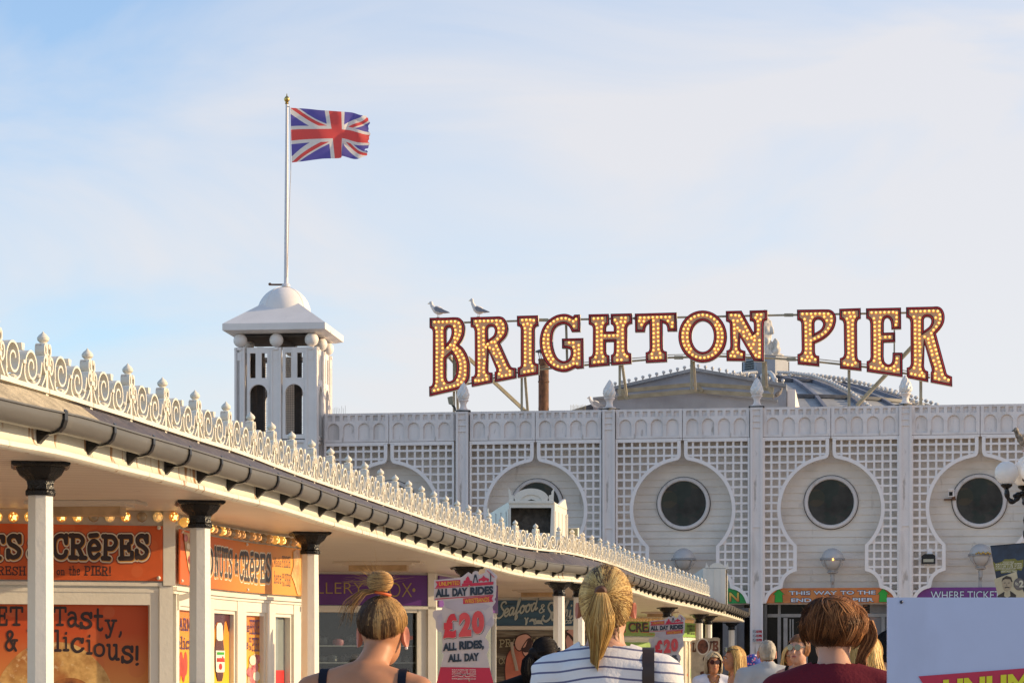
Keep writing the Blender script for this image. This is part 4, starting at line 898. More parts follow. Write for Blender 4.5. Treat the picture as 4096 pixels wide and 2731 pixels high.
for (ch, ox, oy, sc, out, holes), lab in zip(LET, LAB):
    cv = lambda pl: [SG.uz(ox+p[0]/sc, oy+p[1]/sc) for p in pl]
    O = cv(path2(out, 5)); H = [cv(path2(h, 5)) for h in holes]
    cu = sum(p[0] for p in O)/len(O); zmin = min(p[1] for p in O)
    t = thing('marquee_letter', lab, 'sign letter', SG.at(cu, zmin, 0), 'bulb lit letters of the roof sign')
    b = MB(); b.prism(SG, O, H, -.16, .03, 0, 1); b.build('case', [MAROON, CASE], t, smooth=30)
    d = .083
    fo_ = inset(O, d); fh = [inset(h, -d) for h in H]
    b = MB(); b.prism(SG, fo_, fh, .01, .04, 0, 0, back=False); b.build('face', FACE, t, smooth=0)
    b = MB()
    for pl, s in [(O, 1)]+[(h, -1) for h in H]:
        q = inset(pl, .041*s); b.tube([SG.at(*p, .05) for p in q], .013, 6, closed=True)
    b.build('neon_tube', NEON, t)
    pts = []
    for pl, s in [(O, 1)]+[(h, -1) for h in H]:
        q = inset(pl, .138*s); acc = 0; st = .128; L_ = [(V(q[i]), V(q[(i+1) % len(q)])) for i in range(len(q))]; tot = sum((c-a).length for a, c in L_); n = max(1, round(tot/st)); st = tot/n; nx = st*.25
        for a, c in L_:
            l = (c-a).length
            while nx <= acc+l and l > 0:
                p = a+(c-a)*((nx-acc)/l)
                pts.append(p); nx += st
            acc += l
    kept = []
    for p in pts:
        ok = all((p-k2).length > .098 for k2 in kept)
        for pl in [O]+H:
            for i in range(len(pl)):
                a, c = V(pl[i-1]), V(pl[i]); e_ = c-a; f = max(0, min(1, (p-a).dot(e_)/max(1e-9, e_.dot(e_))))
                if (p-(a+e_*f)).length < .112: ok = False; break
            if not ok: break
        if ok: kept.append(p)
    segs = [(V(pl[i-1]), V(pl[i])) for pl in [O]+H for i in range(len(pl))]
    def inside(p): return sum(1 for a, c in segs if (a.y > p.y) != (c.y > p.y) and p.x < a.x+(p.y-a.y)/(c.y-a.y)*(c.x-a.x)) % 2
    x0, x1, y0, y1 = min(p[0] for p in O), max(p[0] for p in O), min(p[1] for p in O), max(p[1] for p in O)
    yy = y1-.12
    while yy > y0:      # fill what the contour rows left open
        xx_ = x0+.1
        while xx_ < x1:
            p = V((xx_, yy))
            if all((p-k2).length > .121 for k2 in kept) and inside(p) and min((p-(a+(c-a)*max(0, min(1, (p-a).dot(c-a)/max(1e-9, (c-a).dot(c-a)))))).length for a, c in segs) > .122: kept.append(p)
            xx_ += .02
        yy -= .02
    for p in kept[:100]:
        l = SG.at(p[0]+.006*(R()-.5), p[1]+.006*(R()-.5), .045)-t.location
        if b0 is None: b0 = bulb.build('bulb', [LITB, LITC], t, local=True); b0.location = l; b0.rotation_euler = (0, 0, sgn_ang)
        else: share(b0, 'bulb', t, l, sgn_ang)
# frame that carries the letters
SB = Pl(77.15, .14); sf = thing('sign_frame', 'khaki steel frame of rails and struts behind the roof letters', 'sign frame', SB.px(2700, 1640))
b = MB(); b.tube([SB.px(*p) for p in ((1852, 1290), (2181, 1280), (2536, 1273), (3095, 1261), (3631, 1251))], .032, 8)
for x, y in ((2175, 1280), (2555, 1273), (3155, 1260)): b.bar(SB.px(x-18, y), SB.px(x+18, y), .09)
b.build('top_rail', STEEL, sf)
low = [(1863, 1537), (2067, 1490), (2181, 1475), (2340, 1460), (2585, 1439), (2679, 1430), (2887, 1425), (3095, 1433), (3185, 1439), (3280, 1448), (3464, 1468), (3631, 1495), (3720, 1510)]
b = MB(); b.tube([SB.px(*p) for p in low], .032, 8)
for x, y in ((2715, 1430), (3165, 1437)): b.bar(SB.px(x-18, y), SB.px(x+18, y), .1)
b.build('lower_rail', STEEL, sf)
b = MB(); SB2 = Pl(77.7, .14); b.tube([SB2.px(x, y-11) for x, y in low], .014, 6); b.build('back_rail', STEEL, sf)
SQ = Pl(77.0, .14)
def strut(pts, wd=.10, nm='strut', fr=SB):
    b = MB(); 
    for p, q in zip(pts, pts[1:]): b.bar(fr.px(*p), fr.px(*q), wd, .12)
    b.build(nm, STEEL, sf, smooth=0)
SB3 = Pl(78.4, .14)
for x, x2, y0, y1 in ((1816, 1832, 1300, 1660), (2087, 2112, 1300, 1660), (2479, 2506, 1440, 1581), (2766, 2782, 1430, 1560), (3053, 3067, 1440, 1545), (3396, 3396, 1450, 1660), (3683, 3683, 1480, 1660)):
    strut([(x, y0), (x, y1)], .075)
    if x2 != x:
        b = MB(); b.bar(SB.px(x+9, max(y0, 1450)), SB3.px(x2, y1), .075, .1); b.build('strut', STEEL, sf, smooth=0)
for a, c in (((1872, 1430), (2109, 1652)), ((3650, 1385), (3428, 1622)), ((1796, 1425), (1845, 1480))): 
    b = MB(); b.bar(SB.px(*a), SB3.px(*c), .08, .1); b.build('diagonal', STEEL, sf, smooth=0)
for y in (0, 27): strut([(2470, 1565+y), (2780, 1537+y), (3095, 1556+y)], .10, 'beam', Pl(79.9, .14))
for x, y in ((2785, 1538), (3065, 1545), (2486, 1570)): 
    b = MB(); b.bar(Pl(79.8, .14).px(x, y), Pl(79.8, .14).px(x+26, y+25), .09, .1); b.build('knee', STEEL, sf, smooth=0)
for x in (2263, 2266): strut([(x, 1300), (x+4, 1442)], .05, 'hanger')
strut([(3577, 1320), (3577, 1410)], .03, 'hanger')
# ============================================================ the long canopy
ZS_ = 2.81          # soffit
ZF = EYE+1.38       # lower edge of the fascia
px_pts = [(-500, 985), (0, 888), (223, 848), (446, 794), (670, 741), (900, 683), (1091, 637), (1287, 579), (1482, 526), (1682, 473), (1850, 428), (1984, 394), (2063, 375), (2180, 357), (2320, 346), (2440, 326), (2539, 303), (2599, 284), (2692, 261), (2762, 247), (2832, 229), (2900, 213), (2973, 191)]
plan = []
for x, h in px_pts:
    Y = F*1.38/h; plan.append(((x-2048)/F*Y, Y))
sm = smooth2(plan, 10)
ed = [V((p[0], p[1], 0)) for p in sm]
arc = [0]
for i in range(1, len(ed)): arc.append(arc[-1]+(ed[i]-ed[i-1]).length)
def at_arc(s, off=0):
    i = 1
    while i < len(arc)-1 and arc[i] < s: i += 1
    f = (s-arc[i-1])/(arc[i]-arc[i-1]); p = ed[i-1].lerp(ed[i], f); t = nrm_t(i-1).lerp(nrm_t(i), f).normalized()
    n = V((t.y, -t.x, 0)); return p+n*off, n
def nrm_t(i):
    a, b = max(0, i-3), min(len(ed)-1, i+3); return (ed[b]-ed[a]).normalized()
line = []
s = 0
while s < arc[-1]: line.append(at_arc(s)); s += .25
line.append(at_arc(arc[-1]-1e-4))
c0, _ = line[0]
can = thing('canopy', 'long serpentine white canopy with scrolled iron cresting and grey gutter', 'canopy', V((c0.x, c0.y, ZS_)))
# soffit with fine boards and roof
FASC = M('white fascia paint', (.78, .75, .64), .35, .04, 1.5, .1, 20)
mixin(FASC, (.34, .15, .035), 6.0, .61, .06, (2.2, 2.2, .35), .9, 4); mixin(FASC, (.50, .42, .24), 3.0, .62, .12, (1, 1, .5), .45, 9)
SF = M('boarded soffit', (.70, .62, .53), .42, .05, 1.0)
def board_lines(m, axis_rot, scale, depth):
    t = m.node_tree; p = t.nodes['Principled BSDF']; k = t.links.new
    co = nd(t, 'ShaderNodeTexCoord'); mp_ = nd(t, 'ShaderNodeMapping'); mp_.inputs['Rotation'].default_value = (0, 0, axis_rot); sp = nd(t, 'ShaderNodeSeparateXYZ')
    k(co.outputs['Object'], mp_.inputs[0]); k(mp_.outputs[0], sp.inputs[0])
    m1 = nd(t, 'ShaderNodeMath', operation='MULTIPLY'); m1.inputs[1].default_value = scale; f = nd(t, 'ShaderNodeMath', operation='FRACT'); l = nd(t, 'ShaderNodeMath', operation='LESS_THAN'); l.inputs[1].default_value = .10
    k(sp.outputs[1], m1.inputs[0]); k(m1.outputs[0], f.inputs[0]); k(f.outputs[0], l.inputs[0])
    src = p.inputs['Base Color'].links[0].from_socket; mm = nd(t, 'ShaderNodeMixRGB', blend_type='MULTIPLY'); mm.inputs[2].default_value = (depth, depth*.93, depth*.85, 1)
    k(l.outputs[0], mm.inputs[0]); k(src, mm.inputs[1]); k(mm.outputs[0], p.inputs['Base Color'])
board_lines(SF, radians(8), 6.5, .5)
mixin(SF, (.16, .09, .05), 5.0, .70, .02, (.8, 3, 1), .8, 2)
b = MB(); prof = [(-.02, ZS_), (-11, ZS_), (-11, ZS_+.5), (-.42, ZS_+.5), (-.33, 3.30), (-.02, 3.06)]
vs = [V((p.x+(n.x*o if o > -1 else o), p.y+(n.y*o if o > -1 else o*-.17*0), z)) for p, n in line for o, z in [(-.02, ZS_), (-11, ZS_)]]
b.add(vs, [(2*i, 2*i+1, 2*i+3, 2*i+2) for i in range(len(line)-1)]); b.build('soffit', SF, can, fix=False)
b = MB(); vs = [V((p.x+(n.x*o if o > -1 else o), p.y+(n.y*o if o > -1 else 0), z)) for p, n in line for o, z in [(-.36, 3.275), (-11, 3.30), (-11, 2.83)]]
b.add(vs, [(3*i+k, 3*i+k+1, 3*i+k+4, 3*i+k+3) for i in range(len(line)-1) for k in (0, 1)]); b.build('roof_deck', FELT, can, fix=False)
b = MB(); b.sweep([(-.03, ZF+.06), (-.03, ZF), (.02, ZF), (.045, ZF+.018), (.04, ZF+.05), (.015, ZF+.062), (.004, ZF+.10), (.004, ZF+.26), (-.03, ZF+.26)], line); b.build('fascia', FASC, can, smooth=50)
k = next(i for i, (p, n) in enumerate(line) if (p.x/p.y*F+2048) > 428)
kerb = [(.02, ZF+.262), (.02, ZF+.275), (-.24, 3.262), (-.40, 3.265), (-.40, ZF+.262)]
b = MB(); b.sweep(kerb, line[:k+1]); b.build('stone_kerb', STONE, can, smooth=0)
b = MB(); b.sweep(kerb, line[k:]); b.build('felt_kerb', FELT, can, smooth=0)
# gutter
gp = [(.03, 3.06), (.03, 3.02), (.045, 2.975), (.075, 2.948), (.11, 2.938), (.145, 2.948), (.175, 2.975), (.19, 3.02), (.19, 3.052), (.205, 3.055), (.205, 3.066), (.18, 3.066), (.18, 3.02), (.167, 2.98), (.14, 2.957), (.11, 2.948), (.08, 2.957), (.053, 2.98), (.04, 3.02), (.04, 3.06)]
b = MB(); b.sweep(gp, line); b.build('gutter', GUTT, can, smooth=35)
b = MB()        # end box of the gutter
p, n = line[-3]; b.box(p+n*.1+V((0, 0, 3.10)), (.22, .5, .2), -.17)
b.build('hopper_head', GUTT, can, smooth=0)
# brackets: strap round the gutter on an arm from the fascia
def bracket_mesh():     # local: x outwards, y along
    b = MB(); w_ = .022
    pr = [(.0, 2.925), (.05, 2.922), (.11, 2.926), (.152, 2.937), (.184, 2.967), (.20, 3.015), (.20, 3.072)]
    inn = [(.0, 2.985), (.05, 2.985), (.08, 2.962), (.11, 2.953), (.146, 2.964), (.176, 2.994), (.191, 3.047), (.191, 3.135)]
    for i in range(len(pr)-1):
        a, c = pr[i], pr[i+1]; q = [(a[0], a[1]+.009), (c[0]-.004, c[1]+.009)]
        b.hexa([V((a[0], -w_, a[1])), V((c[0], -w_, c[1])), V((c[0], w_, c[1])), V((a[0], w_, a[1])), V((a[0]-.009*(a[0] > .16), -w_, a[1]+.01)), V((c[0]-.009*(c[0] > .14), -w_, c[1]+.01)), V((c[0]-.009*(c[0] > .14), w_, c[1]+.01)), V((a[0]-.009*(a[0] > .16), w_, a[1]+.01))])
    b.hexa([V((0, -w_, 2.87)), V((.012, -w_, 2.87)), V((.012, w_, 2.87)), V((0, w_, 2.87)), V((0, -w_, 2.985)), V((.085, -w_, 2.938)), V((.085, w_, 2.938)), V((0, w_, 2.985))])
    b.box((.008, 0, 2.925), (.016, .05, .11)); b.box((.024, -.0, 2.95), (.03, .008, .008)); return b
br = None; s = .35
while s < arc[-1]-.3:
    p, n = at_arc(s, .004); a = atan2(n.y, n.x)
    if p.x/p.y*F+2048 > -80:
        if br is None: br = bracket_mesh().build('gutter_bracket', BLACKP, can, local=True, smooth=30); q = br
        else: q = share(br, 'gutter_bracket', can)
        q.location = V((p.x, p.y, 0))-can.location; q.rotation_euler = (0, 0, a)
    s += .86
# scrolled cresting
def ribz(b, pts, w_=.016, dp=.03):   # flat bar bent in the x-z plane, depth along y
    pts = [V(p) for p in pts]; n = len(pts); vs = []
    for i, p in enumerate(pts):
        t = (pts[min(i+1, n-1)]-pts[max(i-1, 0)]).normalized(); q = V((-t.y, t.x))*w_/2
        vs += [V((p.x+q.x, -dp, p.y+q.y)), V((p.x-q.x, -dp, p.y-q.y)), V((p.x-q.x, dp, p.y-q.y)), V((p.x+q.x, dp, p.y+q.y))]
    fs = [(4*i+k, 4*i+4+k, 4*i+4+(k+1) % 4, 4*i+(k+1) % 4) for i in range(n-1) for k in range(4)]+[(3, 2, 1, 0), (4*n-4, 4*n-3, 4*n-2, 4*n-1)]
    b.add(vs, fs)
def spiral(cx, cz, r0, r1, a0, turns, n=30): return [(cx+(r0+(r1-r0)*i/n)*cos(a0+turns*2*pi*i/n), cz+(r0+(r1-r0)*i/n)*sin(a0+turns*2*pi*i/n)) for i in range(n+1)]
def crest_panel():
    b = MB(); Lp = .9
    b.hexa([V((0, -.05, 0)), V((Lp-.012, -.05, 0)), V((Lp-.012, .05, 0)), V((0, .05, 0)), V((0, -.05, .03)), V((Lp-.012, -.05, .03)), V((Lp-.012, .05, .03)), V((0, .05, .03))])
    b.box((.0, 0, -.035), (.05, .06, .07))
    dp = .034
    ribz(b, spiral(.27, .165, .135, .035, pi*1.18, -1.55, 34), .0145, dp); ribz(b, spiral(.60, .145, .118, .03, pi*.92, -1.5, 30), .0145, dp)
    ribz(b, smooth2([(.142, .115), (.15, .06), (.22, .035), (.32, .04), (.39, .075), (.43, .16)], 5), .016, dp)
    ribz(b, smooth2([(.475, .165), (.47, .09), (.52, .04), (.62, .03), (.71, .05), (.76, .1), (.79, .2)], 5), .016, dp)
    ribz(b, smooth2([(.02, .26), (.04, .12), (.11, .04)], 5), .016, dp); ribz(b, smooth2([(.88, .26), (.86, .12), (.79, .04)], 5), .016, dp)
    b.box((.45, 0, .165), (.05, .086, .022)); b.hexa([V((.40, -.04, .24)), V((.44, -.04, .24)), V((.44, .04, .24)), V((.40, .04, .24)), V((.39, -.04, .285)), V((.45, -.04, .285)), V((.45, .04, .285)), V((.39, .04, .285))])
    for x, z in ((.30, .05), (.64, .05), (.75, .10)): b.ball((x, 0, z), (.022, .045, .022), 8, 5)
    return b
def crest_finial():
    b = MB(); dp = .04
    b.hexa([V((-.02, -.03, .03)), V((.02, -.03, .03)), V((.02, .03, .03)), V((-.02, .03, .03)), V((-.014, -.03, .34)), V((.014, -.03, .34)), V((.014, .03, .34)), V((-.014, .03, .34))])
    for sx_ in (-1, 1):
        q = lambda pts: [(x*sx_, z) for x, z in pts]
        ribz(b, q(smooth2([(.015, .17), (.05, .135), (.085, .17), (.082, .225), (.05, .245), (.035, .215), (.05, .195)], 5)), .017, dp)
        ribz(b, q(smooth2([(.012, .27), (.035, .25), (.06, .275), (.056, .32), (.03, .33), (.026, .305)], 5)), .016, dp*.85)
    b.box((0, 0, .17), (.065, .09, .03))
    b.lathe([(.015, .325), (.026, .335), (.022, .345), (.04, .362), (.042, .378), (.03, .395), (.012, .41), (.0, .425)], (0, 0, 0), 12, capt=False); return b
cp = None; s = at = .0
pitch = .895; s = pitch*.35
CREST = M('cream cast iron', (.76, .71, .60), .4, .05, 3, .15, 25); mixin(CREST, (.40, .22, .09), 9, .69, .05, (1, 1, 1), .6, 1)
while True:
    p, n = at_arc(s, -.33); p2, n2 = at_arc(min(s+pitch, arc[-1]-.01), -.33)
    if p.y > 63.6: break
    if p.x/p.y*F+2048 > -230:
        d_ = (p2-p); a = atan2(d_.y, d_.x)
        if cp is None:
            cp = crest_panel().build('cresting_panel', CREST, can, local=True, smooth=35); cf = crest_finial().build('finial', CREST, cp, local=True, smooth=35); o = cp
        else: o = share(cp, 'cresting_panel', can); share(cf, 'finial', o)
        o.location = V((p.x, p.y, EYE+1.875))-can.location; o.rotation_euler = (0, 0, a); o.scale = (d_.length/.9, 1, 1)
    s += pitch
# soffit lamps
def soffit_lamp(sx, sy, ln, rz, label):
    Y = F*(ZS_-EYE)/(HY-sy); p = P(sx, sy, Y); t = thing('soffit_lamp', label, 'lamp', V((p.x, p.y, ZS_-.11)), 'strip lamps under the canopy', rz)
    b = MB(); b.box((0, 0, .095), (ln*1.5, .42, .025)); b.box((0, 0, .075), (ln*1.2, .30, .02)); b.build('backing_board', SOFF, t, local=True, smooth=0)
    b = MB(); b.box((0, 0, .03), (ln, .2, .075)); b.build('lamp_box', M('yellowed lamp box', (.46, .31, .17), .5, .2, 6), t, local=True, smooth=0)
soffit_lamp(345, 2006, .62, -.1, 'strip lamp on the soffit above the orange kiosk sign')
soffit_lamp(1515, 2246, .75, -.1, 'strip lamp on the soffit above the violet jewellery sign')
soffit_lamp(2155, 2358, .6, -.1, 'strip lamp on the soffit above the blue seafood sign')
soffit_lamp(2640, 2446, .6, -.1, 'strip lamp on the soffit above the green ice cream sign')
# columns
def column():
    t = thing('canopy_column', 'x', 'column', group='white iron columns under the canopy')
    r8 = pi/8
    b = MB(); b.lathe([(.094, 1.30), (.092, 2.0), (.088, 2.60)], (0, 0, 0), 8, rot=r8); b.build('shaft', M('column paint', (.76, .73, .66), .32, .05, 2, .14, 30), t, local=True, smooth=0)
    b = MB(); b.lathe([(.104, 2.59), (.108, 2.60), (.108, 2.62), (.096, 2.635), (.093, 2.66), (.10, 2.69), (.115, 2.705), (.15, 2.73), (.172, 2.765), (.178, 2.775)], (0, 0, 0), 8, rot=r8); b.lathe([(.25, 2.777), (.275, 2.79), (.275, 2.806)], (0, 0, 0), 4, rot=pi/4); b.build('capital', BLACK, t, local=True, smooth=25)
    b = MB(); b.lathe([(.16, 0), (.16, .12), (.125, .16), (.12, 1.18), (.13, 1.2), (.13, 1.23), (.112, 1.26), (.118, 1.28), (.118, 1.305), (.1, 1.315)], (0, 0, 0), 8, rot=r8); b.build('base', BLACK, t, local=True, smooth=25)
    return t
colx = [(162, 702, 'nearest canopy column, in front of the orange kiosk'), (800, 572, 'canopy column in front of the kiosk corner'), (1240, 467, 'canopy column left of the violet jewellery sign'), (1868, 350, 'canopy column hidden behind the nearer price board'), (2236, 299, 'canopy column in front of the blue seafood sign'), (2316, 294, 'canopy column at the right end of the blue seafood sign'), (2669, 213, 'canopy column behind the farther price board'), (2797, 190, 'canopy column in front of the coffee board'), (2834, 184.5, 'canopy column rising behind the coffee board'), (2926, 162, 'farthest canopy column, by the dark doorway')]
c1 = column()
for i, (x, h, lab) in enumerate(colx):
    Y = F*1.18/h; o = c1 if i == 0 else copy_thing(c1, (0, 0, 0)); o.location = V(((x-2048)/F*Y, Y, 0)); o.rotation_euler = (0, 0, .20); o['label'] = lab
# ============================================================ crepe kiosk
KF = Pl(22.82, -.3)
KC = Curv([(-3.02, 22.12), (-2.93, 22.95), (-2.83, 23.76), (-2.60, 24.85), (-2.2, 26.1)], 60)
ko = KF.px(600, 2700); kiosk = thing('crepe_kiosk', 'white panelled crepe kiosk with curved front under the canopy', 'kiosk', V((ko.x, ko.y, 0)))
e0 = KF.uz(-700, 2400)[0]; e1 = KF.uz(652, 2400)[0]
uw0, uw1 = KF.uz(-260, 2400)[0], KF.uz(598, 2400)[0]
b = MB(); b.prism(KF, [(e0, 0), (e1, 0), (e1, ZS_), (e0, ZS_)], [[(uw0, .9), (uw1, .9), (uw1, 1.992), (uw0, 1.992)]], -.2, 0)
b.slab(KC, 0, KC.len, 2.13, ZS_-.001, -.15, -.01, n=24); b.slab(KC, 0, KC.len, 0, .8, -.15, -.01, n=24)
b.build('wall', WHITE, kiosk, smooth=30)
b = MB(); b.slab(KC, .05, KC.len, .8, 2.12, -.3, -.12, n=24); b.slab(KF, uw0, uw1, .9, 2.0, -.25, -.2); b.build('inside', DARK, kiosk, smooth=30)
b = MB()        # mouldings: ledges under the signs, window surround, corner post
b.slab(KF, e0, e1-.01, 2.155, 2.185, -.01, .035); b.slab(KF, e0, e1-.01, 2.10, 2.135, -.01, .02)
for d_, w_ in ((.022, .10), (.012, .05)):
    b.prism(KF, [(uw0-w_, .85), (uw1+w_, .85), (uw1+w_, 2.0+w_), (uw0-w_, 2.0+w_)], [[(uw0, .86), (uw1, .86), (uw1, 1.99), (uw0, 1.99)]], 0, d_ if w_ < .08 else .014)
b.slab(KC, .02, KC.len, 2.128, 2.16, -.02, .05, n=24); b.slab(KC, .02, KC.len, 2.10, 2.126, -.02, .025, n=24)
b.build('moulding', WHITE, kiosk, smooth=20)
b = MB(); q0, q1 = KF.uz(650, 2400)[0], KF.uz(698, 2400)[0]; b.slab(KF, q0, q1, 2.16, ZS_-.002, -.25, .045); b.slab(KF, KF.uz(636, 2400)[0], KF.uz(690, 2400)[0], 0, 2.155, -.25, .03); b.build('corner_post', WHITE, kiosk, smooth=0)
ux = lambda x: KC.uz(x, 2400)[0]
WIN = [(712, 836), (852, 946), (981, 1066), (1098, 1172)]
posts = [(700, 712), (836, 852), (946, 981), (1066, 1098), (1172, 1206)]
b = MB()
for a, c in posts: b.slab(KC, ux(a), ux(c), .8, 2.12, -.12, .012, n=2)
for a, c in WIN: b.slab(KC, ux(a)-.01, ux(c)+.01, 2.0, 2.12, -.12, .005, n=4)
for a, c in WIN:
    b.slab(KC, ux(a), ux(a)+.035, .8, 2.0, -.1, -.015, n=1); b.slab(KC, ux(c)-.035, ux(c), .8, 2.0, -.1, -.015, n=1); b.slab(KC, ux(a)+.035, ux(c)-.035, 1.965, 2.0, -.1, -.015, n=3)
b.build('window_frame', WHITE, kiosk, smooth=20)
b = MB(); b.slab(KC, ux(1100), ux(1172), .8, 1.98, -.085, -.08, n=3); b.build('window_glass', glass_dark('pale reflecting glass', (.22, .26, .27), (.30, .34, .34), .8, .06), kiosk, smooth=0)
b = MB(); b.slab(KC, ux(1104), ux(1165), .8, EYE+.0, -.078, -.075, n=3); b.build('counter_panel', M('red counter', (.5, .02, .02), .4), kiosk, smooth=0)
b = MB()
for fr, x in ((KC, 706), (KC, 1204)):
    u, z = fr.uz(x, 2400); z = 2.06
    b.slab(fr, u-.02, u+.02, z-.1, z+.06, .0, .03); b.bar(fr.at(u, z+.0, .02), fr.at(u+.03, z+.05, .17), .05)
b.build('flood_bracket', WHITE, kiosk, smooth=0)
b = MB(); b.slab(KC, KC.len-.16, KC.len, 0, ZS_, -1.2, -.16); b.slab(KC, KC.len-.1, KC.len-.02, 2.13, ZS_-.01, -.02, .06); b.build('end_post', WHITE, kiosk, smooth=0)
# bulbs along the top
LGL = [M('lamp lit orange', (.8, .4, .1), .2, emit=(1, .34, .05), es=.22), M('lamp lit amber', (.8, .5, .15), .2, emit=(1, .46, .08), es=.30), M('lamp unlit clear', (.34, .27, .18), .1, .2, 20, spec=.8), M('lamp lit pale', (.8, .6, .3), .2, emit=(1, .6, .2), es=.16), M('lamp faint', (.50, .32, .18), .15, emit=(1, .4, .1), es=.06)]
CORE = M('lamp core', (1, .7, .3), .3, emit=(1, .62, .16), es=2.4); COREF = M('lamp core faint', (.9, .5, .25), .3, emit=(1, .45, .12), es=.7)
def bulb_mesh(i, rough):
    b = MB(); n = 22; vs = []; m = 12
    for j in range(m+1):
        a = -pi/2+pi*j/m
        for k in range(n):
            r = .045*(1+.035*sin(7*(2*pi*k/n)+3*a)); vs.append(V((r*cos(a)*cos(2*pi*k/n), -.045*sin(a)-.02, r*cos(a)*sin(2*pi*k/n))))
    b.add(vs, [(j*n+k, j*n+(k+1) % n, (j+1)*n+(k+1) % n, (j+1)*n+k) for j in range(m) for k in range(n)])
    b.lathe([(.032, 0), (.032, .04)], (0, .03, 0), 10, axis=(0, 1, 0), mi=1)
    if i != 2:
        b.ball((.004, -.059, -.004), (.017, .010, .021), 10, 7, mi=2)
        for k in range(5): a = k*1.26+.4; b.ball((.027*cos(a), -.052, .027*sin(a)), (.005, .008, .010), 6, 4, mi=2)
    return b
bm_ = [None]*5
def put_bulb(pos, ang_, kind, par):
    if bm_[kind] is None: bm_[kind] = bulb_mesh(kind, 0).build('bulb', [LGL[kind], WHITE, CORE if kind in (0, 1) else COREF], par, local=True, smooth=60); o = bm_[kind]
    else: o = bm_[kind].copy(); COL.objects.link(o); o.parent = par
    o.location = pos-par.location; o.rotation_euler = (0, 0, ang_)
kinds = [1, 0, 1, 3, 0, 1, 2, 3, 0, 2, 3, 0]
for i in range(12):
    u, z = KF.uz(49+(i-1)*64-64*0, 2067); put_bulb(KF.at(u, z-.005, .08), -atan2(-.3, 1), kinds[i], kiosk)
n = 25; pat = [1, 2, 4, 1, 2, 4, 1, 4, 2, 1, 4, 2, 4, 4, 2, 4, 4, 2, 4, 1, 1, 2, 4, 1, 1]
for i in range(n):
    u = .12+(KC.len-.2)*i/(n-1); a, c = KC.at(u, 0), KC.at(u, 0, .1); d_ = c-a
    put_bulb(KC.at(u, 2.735, .07), atan2(d_.y, d_.x)+pi/2, pat[i], kiosk)
# printed boards
OR1 = M('orange red poster', (.62, .115, .028), .45, .2, 1.4, spec=.3); spots(OR1, (.66, .17, .06), 5.0, .32, .4); 
OR2 = M('orange yellow poster', (.60, .16, .03), .3, .12, 1.4, spec=.6)
INK = M('dark brown print', (.028, .012, .012), .5); CREAMP = M('cream print', (.75, .68, .55), .5); SHADP = M('orange shade print', (.62, .28, .05), .5)
ua, za = KF.uz(648, 2321); ub, zb = KF.uz(648, 2103); zt0, zb0 = 2.68, 2.20
t = thing('crepe_sign', 'wide orange sign NUTS & CREPES over the kiosk front window', 'sign', KF.at(ua, zb0))
u0 = KF.uz(-900, 2200)[0]
b = MB(); b.slab(KF, u0, ua, zb0, zt0, .03, .045); b.build('panel', OR1, t, smooth=0)
b = MB()
def kb(x0, y0, x1, y1): a = KF.uz(x0, y1); c = KF.uz(x1, y0); return (a[0], a[1], c[0], c[1])
def tri(s, box, wd, fr, d=.051, gap=.16, jit=.06, fn=None, mb=None):
    e = (box[2]-box[0])*.004+.006
    vs, fs = slab2d(s, wd, gap, jit); v2, f2 = slab2d(s, wd+.15, gap, jit); v4, f4 = slab2d(s, wd+.26, gap, jit)
    mb.sheet(fr, fit([(p[0]+.02, p[1]-.03) for p in v4], box, keep=vs), f4, d-.0047, 3); mb.sheet(fr, fit([(p[0]+.015, p[1]-.02) for p in v2], box, keep=vs), f2, d-.0032, 1)
    v3, f3 = slab2d(s, wd+.03, gap, jit); mb.sheet(fr, fit([(p[0]+.03, p[1]-.03) for p in v3], box, keep=vs), f3, d-.0016, 2); mb.sheet(fr, fit(vs, box, keep=vs), fs, d, 0)
tri('CRēPES', kb(206, 2133, 592, 2240), .215, KF, mb=b)
tri('DONUTS', kb(-380, 2133, 84, 2238), .215, KF, mb=b)
tri('&', kb(105, 2150, 175, 2240), .17, KF, mb=b)
for s, q in (('FRESH', (-40, 2264, 103, 2300)), ('here', (128, 2264, 210, 2300)), ('on', (224, 2278, 258, 2300)), ('the', (272, 2262, 318, 2301)), ('PIER!', (334, 2263, 441, 2302))): putslab(b, KF, s, kb(*q), .0465, .14, jit=.06)
b.build('lettering', [INK, CREAMP, SHADP, M('russet halo print', (.26, .05, .02), .5)], t, smooth=0)
for x, y in ((632, 2111), (631, 2311)): b = MB(); b.ball(KF.px(x, y, .05), .018, 10, 6); b.build('screw_cap', WHITE, t)
